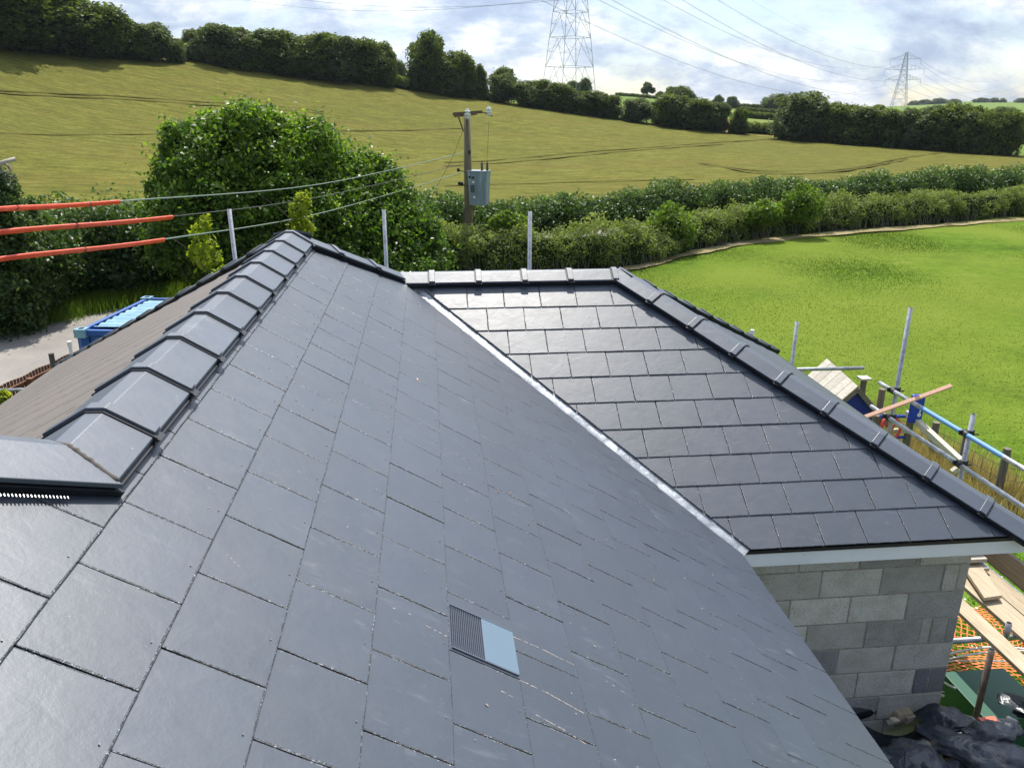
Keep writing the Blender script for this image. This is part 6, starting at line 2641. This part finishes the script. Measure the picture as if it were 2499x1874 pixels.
cf_beam('swing_beam', cy(1160, 578), cy(1640, 1020, 8.2), 0.075, 0.075, 'timber')
cf_beam('swing_leg', cy(1175, 585), cy(1560, 1010, 8.9), 0.06, 0.06, 'timber')
cf_beam('swing_leg', cy(1560, 1115, 8.2), cy(1650, 1048, 8.2), 0.06, 0.06, 'timber')
cf_beam('ladder_rail', cy(1035, 640), cy(1188, 742), 0.06, 0.05, 'timber')
cf_beam('ladder_rail', cy(1188, 744), cy(985, 738), 0.06, 0.05, 'timber')
for x, y0, y1 in ((1195, 600, 830), (880, 600, 720), (1165, 760, 900)):
    a = cy(x, y0)
    cf_beam('leg', Vector((a.x, a.y, GZ)), a, 0.08, 0.08, 'post_wood')
mb = MB()
mb.tube(cy(860, 612), cy(1190, 612), 0.022, None, 8)
mb.build('blue_bar', M['blue_plastic'], cf)
mb = MB()
mb.tube(cy(1050, 800), cy(1155, 798), 0.022, None, 8)
mb.build('blue_bar', M['blue_plastic'], cf)
mb = MB()
c = cy(1010, 712, 9.2)
ringp = [c + Vector((0.13 * math.cos(t), 0.05 * math.sin(t), 0.13 * math.sin(t))) for t in np.linspace(0, 2 * math.pi, 25)]
mb.path(ringp, 0.020, 6)
for t in (0.5, 2.6, 4.7):
    mb.tube(c, c + Vector((0.13 * math.cos(t), 0.05 * math.sin(t), 0.13 * math.sin(t))), 0.014, None, 6)
mb.tube(c - Vector((0, 0.02, 0)), c + Vector((0, 0.02, 0)), 0.035, None, 10)
mb.build('steering_wheel', M['red_plastic'], cf)
mb = MB()
p = cy(1245, 545, 9.1)
mb.box((p.x - 0.10, p.y - 0.03, p.z - 0.19), (p.x + 0.08, p.y + 0.03, p.z + 0.20))
o = mb.build('blue_panel', M['blue_plastic'], cf, bevel=0.02)
mb = MB()
mb.tube((p.x + 0.02, p.y - 0.034, p.z - 0.07), (p.x + 0.02, p.y - 0.038, p.z - 0.07), 0.028, None, 10)
mb.beam((p.x + 0.02, p.y - 0.036, p.z - 0.05), (p.x + 0.035, p.y - 0.036, p.z + 0.05), 0.004, 0.02)
mb.build('white_mark', M['white_plastic'], o)

# garden fence: wire between old posts, with dry grass along it
gf = empty('garden_fence', tuple(at_z(1985, 930, -4.9).xy) + (GZ,))
props(gf, 'wire fence on old brown posts between garden and green field', 'fence')
fposts = [(935, 365, 10.9), (1420, 665, 10.2), (1700, 770, 9.6), (2060, 900, 8.9), (770, 275, 12.0)]
fp3 = []
for x, y, yv in fposts:
    a = cy(x, y, yv)
    fp3.append(a)
    mb = MB()
    mb.tube((a.x, a.y, GZ), a, 0.055, 0.05, 8)
    mb.build('post', M['post_wood'], gf)
mb = MB()
a = fp3[-1]
mb.box((a.x - 0.09, a.y - 0.09, a.z), (a.x + 0.09, a.y + 0.09, a.z + 0.03))
mb.build('post_cap', M['timber'], gf)
order = [fp3[4], fp3[0], fp3[1], fp3[2], fp3[3], Vector((fp3[3].x + 2.2, fp3[3].y - 1.2, fp3[3].z))]
mb = MB()
for dz_ in (0.12, 0.35, 0.55, 0.72):
    for a, b in zip(order[:-1], order[1:]):
        za = GZ + dz_
        mb.tube((a.x, a.y, za), (b.x, b.y, za), 0.003, None, 4)
for a, b in zip(order[:-1], order[1:]):
    n_ = int((b - a).length / 0.16)
    for k in range(n_):
        p = a.lerp(b, k / n_)
        mb.tube((p.x, p.y, GZ), (p.x, p.y, GZ + 0.72), 0.0025, None, 4)
mb.build('wire_mesh', M['coupler'], gf)
# dry grass band along the fence
cnt = 22000
sgi = RNG.integers(0, len(order) - 1, cnt)
ft = RNG.random(cnt)
oa = np.array([[v.x, v.y] for v in order])
gx_ = oa[sgi] + (oa[sgi + 1] - oa[sgi]) * ft[:, None] + RNG.normal(size=(cnt, 2)) * np.array([[0.30, 0.42]])
blades('dry_grass', gx_, 0.5, 0.012, M['blade_dry'], 'tall dry grass along the garden fence', 'grass', lean=0.5)
mb = MB()
# pale soil strip below it
strip('dry_ground', [(v.x, v.y) for v in order], 1.7, M['dry'], 0.02, wob=0.3)
# garden lawn near the house with daisies
lawn = MB()
n_ = 24
xs, ys = np.linspace(3.9, 12.5, n_), np.linspace(2.0, 9.2, n_)
vs = [(x, y, GZ + 0.012 + 0.01 * math.sin(x * 3) * math.cos(y * 2)) for y in ys for x in xs]
fs = [(j * n_ + i, j * n_ + i + 1, (j + 1) * n_ + i + 1, (j + 1) * n_ + i) for j in range(n_ - 1) for i in range(n_ - 1)]
lawn.add(vs, fs)
o = lawn.build('lawn', M['lawn'])
o['kind'] = 'structure'
cnt = 60000
gx_ = np.stack([RNG.uniform(3.9, 12.5, cnt), RNG.uniform(2.0, 9.2, cnt)], -1)
blades('lawn_grass', gx_, 0.07, 0.008, M['blade'], 'garden lawn grass', 'grass', lean=0.8)
mb = MB()
for i in range(1500):
    x, y = random.uniform(5.3, 11), random.uniform(3.0, 8.6)
    z = GZ + 0.075
    r_ = random.uniform(0.008, 0.014)
    mb.add([(x + r_ * math.cos(a), y + r_ * math.sin(a), z + 0.003 * math.sin(a)) for a in np.linspace(0, 2 * math.pi, 7)[:-1]], [(0, 1, 2, 3, 4, 5)])
o = mb.build('daisies', M['white_plastic'])
props(o, 'white daisies dotted in the garden lawn', 'flowers', kind='stuff')

# ------------------------------------------------------------------ green cabinet, netting, pipe coils, tarpaulins
gb = empty('green_cabinet', (4.7, 5.2, GZ))
props(gb, 'dark green metal cabinet standing on the grass below the scaffold boards', 'cabinet')
ZG = -4.78
mb = MB()
cA, cE = at_z(*c6(765, 1000), ZG), at_z(*c6(985, 1305), ZG)
cBB = at_z(*c6(1060, 990), ZG)
x0, x1 = (cA.x + cE.x) / 2, 5.02
mb.box((x0, cE.y - 0.05, GZ), (x1, cA.y, ZG))
mb.build('body', M['green_box'], gb, bevel=0.008)
mb = MB()
mb.box((x0 - 0.015, cE.y - 0.065, ZG + 0.002), (x1 + 0.015, cA.y + 0.015, ZG + 0.022))
mb.build('lid', M['green_box'], gb, bevel=0.006)

# orange plastic netting lying on the grass
mb = MB()
x0, x1, y0, y1 = 4.72, 6.1, 5.25, 7.0
nx, ny = 25, 32
rs = random.Random(2)


def net_z(x, y):
    return GZ + 0.10 + 0.05 * math.sin(x * 5 + y * 2) + 0.04 * math.sin(y * 7 + x)


P2 = [[(x0 + (x1 - x0) * i / nx + 0.12 * math.sin(j * 0.3) + rs.uniform(-0.006, 0.006), y0 + (y1 - y0) * j / ny + 0.1 * math.sin(i * 0.25), 0) for i in range(nx + 1)] for j in range(ny + 1)]


def flatbar(a, b, w):
    a, b = Vector(a), Vector(b)
    d = (b - a).normalized()
    s_ = d.cross(Vector((0, 0, 1))).normalized() * w
    mb.add([a - s_, a + s_, b + s_, b - s_], [(0, 1, 2, 3)])


for j in range(ny + 1):
    for i in range(nx + 1):
        x, y, _ = P2[j][i]
        p = (x, y, net_z(x, y))
        if i < nx:
            x2, y2, _ = P2[j][i + 1]
            flatbar(p, (x2, y2, net_z(x2, y2)), 0.0055)
        if j < ny:
            x2, y2, _ = P2[j + 1][i]
            flatbar(p, (x2, y2, net_z(x2, y2)), 0.005)
props(mb.build('orange_netting', M['orange_net']), 'orange plastic barrier netting crumpled on the grass below the scaffold boards', 'netting')

for i, (dx, rx, ry, dz, r_, lab) in enumerate([(0, 0.74, 0.42, 0.0, 0.011, 'outer loop of thin white pipe lying behind the green cabinet'), (0.05, 0.66, 0.36, 0.04, 0.009, 'inner loop of thin white pipe lying behind the green cabinet'),
                                              (-0.08, 0.60, 0.30, 0.02, 0.006, 'thinnest loop of white cable lying behind the green cabinet')]):
    c = Vector((4.98 + dx, 5.45, -4.86 + dz))
    pts_ = [c + Vector((rx * math.cos(t), ry * math.sin(t), 0.05 * math.sin(2 * t + i))) for t in np.linspace(-0.5, math.pi + 0.5, 30)]
    mb = MB()
    mb.path(pts_, r_, 6)
    props(mb.build('pipe_coil', M['white_plastic'], None, True), lab, 'pipe', 'loops of white pipe behind the green cabinet')


def crumple(name, label, x0, x1, y0, y1, zf, n, amp, seed, mtl='tarp', thick=0.0, group=None):
    rs_ = np.random.default_rng(seed)
    xs, ys = np.linspace(0, 1, n), np.linspace(0, 1, n)
    U_, V_ = np.meshgrid(xs, ys)
    h = np.zeros_like(U_)
    # ridged folds: sums of creased waves in random directions
    for k in range(6):
        a = rs_.uniform(0, math.pi)
        f = rs_.uniform(1.0, 2.4) * (1 + k * 0.55)
        ph_ = rs_.uniform(0, 6.28)
        s_ = np.sin((U_ * math.cos(a) + V_ * math.sin(a)) * f * 2 + ph_ + 1.2 * np.sin(V_ * 5 + k) + 0.8 * np.sin(U_ * 7 + k * 2))
        h += (1 - np.abs(s_)) ** 1.3 / (1 + k * 0.9)
    h = h / h.max()
    X_ = x0 + (x1 - x0) * U_ + 0.05 * np.sin(V_ * 9 + seed)
    Y_ = y0 + (y1 - y0) * V_ + 0.05 * np.sin(U_ * 8 + seed)
    Z_ = zf(U_, V_) + amp * h
    v = np.stack([X_, Y_, Z_], -1).reshape(-1, 3)
    ii = np.arange(n * n).reshape(n, n)
    f = np.stack([ii[:-1, :-1], ii[:-1, 1:], ii[1:, 1:], ii[1:, :-1]], -1).reshape(-1, 4)
    o = link(name, np_mesh(name, v, f, M[mtl], True))
    props(o, label, 'tarpaulin', group)
    return o


GTp = 'black plastic sheets heaped in the corner between wall and main roof'


def sheet(name, label, x0, x1, y0, y1, zf, n, folds, seed):
    """creased plastic sheet: long soft folds with sharp crests"""
    rs_ = np.random.default_rng(seed)
    U_, V_ = np.meshgrid(np.linspace(0, 1, n), np.linspace(0, 1, n))
    X_ = x0 + (x1 - x0) * U_
    Y_ = y0 + (y1 - y0) * V_
    wx = X_ + 0.10 * np.sin(Y_ * 4.1 + seed) + 0.05 * np.sin(Y_ * 9.3 + X_ * 3)
    wy = Y_ + 0.10 * np.sin(X_ * 3.7 + seed * 2) + 0.05 * np.sin(X_ * 8.1)
    h = np.zeros_like(U_)
    for (ang, wl_, amp, ph_) in folds:
        t_ = (wx * math.cos(ang) + wy * math.sin(ang)) / wl_ + ph_
        gate = 0.5 + 0.5 * np.sin((wx * -math.sin(ang) + wy * math.cos(ang)) * 2.3 + ph_ * 5)
        tri = np.abs((t_ % 1.0) - 0.5) * 2
        h += amp * (1 - tri) ** 1.6 * gate
    Z_ = zf(X_, Y_) + h
    v = np.stack([X_ + 0.03 * np.sin(Y_ * 11), Y_ + 0.03 * np.sin(X_ * 12), Z_], -1).reshape(-1, 3)
    ii = np.arange(n * n).reshape(n, n)
    f = np.stack([ii[:-1, :-1], ii[:-1, 1:], ii[1:, 1:], ii[1:, :-1]], -1).reshape(-1, 4)
    o = link(name, np_mesh(name, v, f, M['tarp'], True))
    props(o, label, 'tarpaulin', GTp)
    return o


sheet('tarpaulin', 'black plastic sheet with earthy stains spread at the foot of the block wall', 1.95, 3.95, 2.4, 4.63, lambda x, y: -4.56 + 0.04 * np.sin(x * 5), 130,
      [(0.4, 0.42, 0.10, 0.2), (1.9, 0.30, 0.07, 0.6), (2.6, 0.21, 0.04, 0.1), (1.1, 0.13, 0.02, 0.4)], 3)
sheet('tarpaulin', 'big creased blue-black plastic sheet filling the bottom right corner of the picture', 2.9, 5.1, 2.3, 4.35, lambda x, y: -4.30 + 0.08 * np.sin(x * 2.4 + 1.0) - 0.9 * np.clip(y - 4.05, 0, 1), 150,
      [(1.75, 0.48, 0.17, 0.35), (1.2, 0.33, 0.10, 0.1), (2.4, 0.26, 0.06, 0.7), (0.3, 0.17, 0.035, 0.3), (1.0, 0.11, 0.018, 0.9)], 6)


def drape(name, label, pts, w, seed):
    """a soft rolled fold of sheeting lying on the heap"""
    rs_ = random.Random(seed)
    P3 = [Vector(p) for p in pts]
    path_ = []
    for k in range(len(P3) - 1):
        p0_, p1_, p2_, p3_ = P3[max(k - 1, 0)], P3[k], P3[k + 1], P3[min(k + 2, len(P3) - 1)]
        for j in range(14):
            t = j / 14
            path_.append(0.5 * ((2 * p1_) + (p2_ - p0_) * t + (2 * p0_ - 5 * p1_ + 4 * p2_ - p3_) * t * t + (3 * p1_ - p0_ - 3 * p2_ + p3_) * t ** 3))
    path_.append(P3[-1])
    n = 21
    vs, fs = [], []
    m_ = len(path_) - 1
    for i, p in enumerate(path_):
        d = (path_[min(i + 1, m_)] - path_[max(i - 1, 0)]).normalized()
        s_ = d.cross(Vector((0, 0, 1))).normalized()
        ww = w * (0.45 + 0.55 * math.sin(math.pi * min(1, i / m_ + 0.08))) * (1 + 0.10 * math.sin(i * 0.55 + seed))
        for k in range(n):
            t = math.pi * 1.3 * (k / (n - 1)) - 0.15 * math.pi
            crease = 0.34 * abs(math.sin(k * 0.5 + i * 0.13 + seed)) ** 0.7 + 0.2 * abs(math.sin(k * 1.1 - i * 0.27))
            rad = ww * (0.85 + crease)
            vs.append(p + s_ * (rad * 1.25 * math.cos(t)) + Vector((0, 0, rad * 0.38 * math.sin(t))))
    for i in range(m_):
        for k in range(n - 1):
            fs.append((i * n + k, i * n + k + 1, (i + 1) * n + k + 1, (i + 1) * n + k))
    mb = MB()
    mb.add(vs, fs)
    o = mb.build(name, M['tarp'], None, True)
    props(o, label, 'tarpaulin', GTp)
    return o


T = lambda x, y, z: tuple(at_z(*c6(x, y), z))
drape('tarpaulin', 'long glossy fold of black sheet running right from the foot of the block wall', [T(560, 1330, -4.38), T(700, 1300, -4.34), T(850, 1330, -4.32), T(1000, 1375, -4.32)], 0.085, 1)
drape('tarpaulin', 'pale shiny fold of black sheet crossing below the green cabinet', [T(880, 1440, -4.25), T(1040, 1410, -4.2), T(1170, 1385, -4.2), T(1225, 1320, -4.2)], 0.075, 2)
drape('tarpaulin', 'fold of black sheet at the right edge above the pale shiny fold', [T(1190, 1250, -4.3), T(1280, 1220, -4.3), T(1420, 1310, -4.25)], 0.09, 3)
drape('tarpaulin', 'broad fold of black sheet lying against the main eaves at the bottom', [T(430, 1700, -4.2), T(540, 1590, -4.25), T(640, 1500, -4.3)], 0.12, 4)
drape('tarpaulin', 'broad sheet fold sweeping from the wall foot to the bottom right corner', [T(600, 1350, -4.36), T(760, 1460, -4.28), T(1000, 1560, -4.2), T(1300, 1600, -4.15), T(1500, 1640, -4.15)], 0.10, 5)

# red-lined black tube against the wall, rubble and an orange strip
e = empty('black_bucket', tuple(T(170, 1220, -4.5)[:2]) + (-4.6,))
props(e, 'black plastic tube with a red end lying at the foot of the block wall', 'pipe')
a, b = Vector(T(60, 1250, -4.38)), Vector(T(235, 1205, -4.38))
b = a + (b - a)
mb = MB()
mb.tube(a - (b - a) * 0.8, b, 0.085, None, 16)
mb.build('tube', M['black'], e)
mb = MB()
dd = (b - a).normalized()
mb.tube(b + dd * 0.001, b + dd * 0.055, 0.086, 0.07, 16)
mb.build('red_end', mat('red_cap', (0.45, 0.012, 0.012), 0.4), e, True)
for i, (x, y, s_, m_, lab) in enumerate([(430, 1270, 0.07, 'board', 'tan broken lump of insulation at the foot of the wall'), (480, 1300, 0.045, 'mortar', 'grey mortar lump beside the tan one'), (380, 1320, 0.03, 'grit', 'small pale stone by the black sheeting'),
                                      (350, 1345, 0.025, 'mortar', 'small grey stone by the black sheeting')]):
    p = Vector(T(x, y, -4.40))
    mb = MB()
    rs = random.Random(i)
    vs = [p + Vector((sx * s_ * rs.uniform(0.6, 1.2), sy * s_ * rs.uniform(0.5, 1), sz * s_ * rs.uniform(0.35, 0.8))) for sx in (-1, 1) for sy in (-1, 1) for sz in (-1, 1)]
    mb.add(vs, [(0, 1, 3, 2), (4, 6, 7, 5), (0, 4, 5, 1), (2, 3, 7, 6), (0, 2, 6, 4), (1, 5, 7, 3)])
    props(mb.build('rubble_lump', M[m_], None, bevel=0.006), lab, 'rubble', 'rubble at the foot of the block wall')
mb = MB()
mb.beam(T(985, 1330, -4.2), T(1100, 1318, -4.2), 0.05, 0.03)
props(mb.build('orange_strip', mat('salmon_plastic', (0.62, 0.13, 0.07), 0.5)), 'salmon-orange plastic strip between the folds of black sheet', 'strip')

# ------------------------------------------------------------------ pylons and their conductors
def pylon(base, yaw, H, wb, arms, name_label, grp, r=0.12):
    e = empty('electricity_pylon', tuple(base))
    props(e, name_label, 'pylon', grp)
    rot = Matrix.Rotation(yaw, 3, 'Z')
    b = Vector(base)

    def q(x, y, z):
        v = rot @ Vector((x, y, 0))
        return b + Vector((v.x, v.y, z))

    def half(z):
        t = z / H
        return wb / 2 * (1 - t) + 0.25 if t < 0.62 else (wb / 2 * (1 - 0.62) + 0.25) * (1 - (t - 0.62) / 0.38 * 0.72)
    legs = [(1, 1), (1, -1), (-1, -1), (-1, 1)]
    for sx, sy in legs:
        mb = MB()
        zs = np.linspace(0, H * 0.97, 10)
        mb.path([q(sx * half(z), sy * half(z), z) for z in zs], r, 4)
        mb.build('leg', M['steel'], e)
    mb = MB()
    levels = [0]
    z = 0
    while z < H * 0.94:
        z += max(2.0, half(z) * 1.55)
        levels.append(min(z, H * 0.97))
    for z0, z1 in zip(levels[:-1], levels[1:]):
        h0, h1 = half(z0), half(z1)
        for k in range(4):
            (ax, ay), (bx_, by_) = legs[k], legs[(k + 1) % 4]
            A0, B0, A1, B1 = q(ax * h0, ay * h0, z0), q(bx_ * h0, by_ * h0, z0), q(ax * h1, ay * h1, z1), q(bx_ * h1, by_ * h1, z1)
            mt = (A1 + B1) / 2
            if h0 > 1.6:
                mb.tube(A0, mt, r * 0.7, None, 4)
                mb.tube(B0, mt, r * 0.7, None, 4)
                m0, m1 = A0.lerp(mt, 0.5), A0.lerp(A1, 0.55)
                mb.tube(m0, m1, r * 0.4, None, 4)
                mb.tube(A0.lerp(mt, 0.75), A0.lerp(A1, 0.55), r * 0.4, None, 4)
                m0, m1 = B0.lerp(mt, 0.5), B0.lerp(B1, 0.55)
                mb.tube(m0, m1, r * 0.4, None, 4)
                mb.tube(B0.lerp(mt, 0.75), B0.lerp(B1, 0.55), r * 0.4, None, 4)
            else:
                mb.tube(A0, B1, r * 0.55, None, 4)
                mb.tube(B0, A1, r * 0.55, None, 4)
            mb.tube(A1, B1, r * 0.7, None, 4)
    mb.build('lattice', M['steel'], e)
    tips = []
    for z, span in arms:
        for s in (-1, 1):
            mb = MB()
            h0 = half(z)
            tip = q(s * span, 0, z + 0.2)
            for sy in (-1, 1):
                mb.tube(q(s * h0, sy * h0, z), tip, r * 0.7, None, 4)
                mb.tube(q(s * h0, sy * h0, z + span * 0.28), tip, r * 0.7, None, 4)
                for t in (0.25, 0.5, 0.75):
                    mb.tube(q(s * h0, sy * h0, z).lerp(tip, t), q(s * h0, sy * h0, z + span * 0.28).lerp(tip, t * 0.8), r * 0.4, None, 4)
            mb.build('cross_arm', M['steel'], e)
            mb = MB()
            bot = tip - Vector((0, 0, 3.4))
            for k in range(12):
                zz1 = tip.z - 0.2 - 0.26 * k
                mb.tube((tip.x, tip.y, zz1), (tip.x, tip.y, zz1 - 0.18), 0.16, 0.10, 6)
            mb.build('insulator_string', M['steel'], e)
            tips.append(bot)
    tips.append(q(0, 0, H))
    return tips


p1 = at_d(1229, 190, 212)
z1 = hz(p1.x, p1.y) - 0.5
p2 = at_d(1941, 232, 640)
z2 = hz(p2.x, p2.y) - 1
ldir = math.atan2(p2.x - p1.x, p2.y - p1.y)
GP = 'pylons of the same power line'
H1_ = 50.0
tips1 = pylon((p1.x, p1.y, z1), -ldir, H1_, 9.6, [(26.5, 8.6), (34.5, 11.0), (42.0, 7.6)], 'large lattice electricity pylon rising out of the top of the frame', GP, r=0.075)
H2_ = at_d(1957, 110, 640).z - z2
tips2 = pylon((p2.x, p2.y, z2), -ldir, H2_, 9.5, [(H2_ * 0.52, 11.2), (H2_ * 0.69, 12.6), (H2_ * 0.86, 9.6)], 'smaller distant electricity pylon near the right edge with three pairs of arms', GP, r=0.11)
names = ['lower left', 'lower right', 'middle left', 'middle right', 'upper left', 'upper right', 'top earth']
_bk = at_d(420, -22, 330)
back = Vector((_bk.x, _bk.y, _bk.z - at_d(1197, 15, 212).z))
fwd2 = Vector((p2.x + math.sin(ldir + 0.12) * 360, p2.y + math.cos(ldir + 0.12) * 360, 0))
for i, (a, b) in enumerate(zip(tips1, tips2)):
    mb = MB()
    offs = (-0.22, 0.22) if i < 6 else (0,)
    for of in offs:
        mb.path([v + Vector((of, 0, 0)) for v in sag(a, b, 13.0, 26)], 0.03, 4)
    o = mb.build('conductor', M['wire'])
    props(o, names[i] + ' conductor of the power line strung between the two pylons', 'power line', 'conductors between the pylons')
    off_c = a - Vector((p1.x, p1.y, 0))
    mb = MB()
    for of in offs:
        mb.path([v + Vector((0, of, 0)) for v in sag(a, Vector((back.x + off_c.x * 1.0, back.y + off_c.y * 1.0, a.z + back.z)), 5.0, 22)], 0.02, 4)
    props(mb.build('conductor', M['wire']), names[i] + ' conductor leaving the large pylon towards the left', 'power line', 'conductors left of the large pylon')
    off_c = b - Vector((p2.x, p2.y, 0))
    mb = MB()
    mb.path(sag(b, Vector((fwd2.x + off_c.x, fwd2.y + off_c.y, b.z - 4)), 13.0, 18), 0.07, 4)
    props(mb.build('conductor', M['wire']), names[i] + ' conductor leaving the distant pylon towards the right', 'power line', 'conductors right of the distant pylon')

# ------------------------------------------------------------------ haze
HAZE = 0.00009
if HAZE:
    mb = MB()
    mb.box((-1700, -400, -60), (1700, 1900, 75))
    m = bpy.data.materials.new('haze_air')
    m.use_nodes = True
    nt = m.node_tree
    nt.nodes.clear()
    out = nt.nodes.new('ShaderNodeOutputMaterial')
    pv = nt.nodes.new('ShaderNodeVolumePrincipled')
    pv.inputs['Color'].default_value = (0.75, 0.86, 1.0, 1)
    pv.inputs['Density'].default_value = HAZE
    pv.inputs['Anisotropy'].default_value = 0.2
    nt.links.new(pv.outputs[0], out.inputs['Volume'])
    hz_o = mb.build('haze', m)
    hz_o['kind'] = 'stuff'
    scene.cycles.volume_bounces = 0
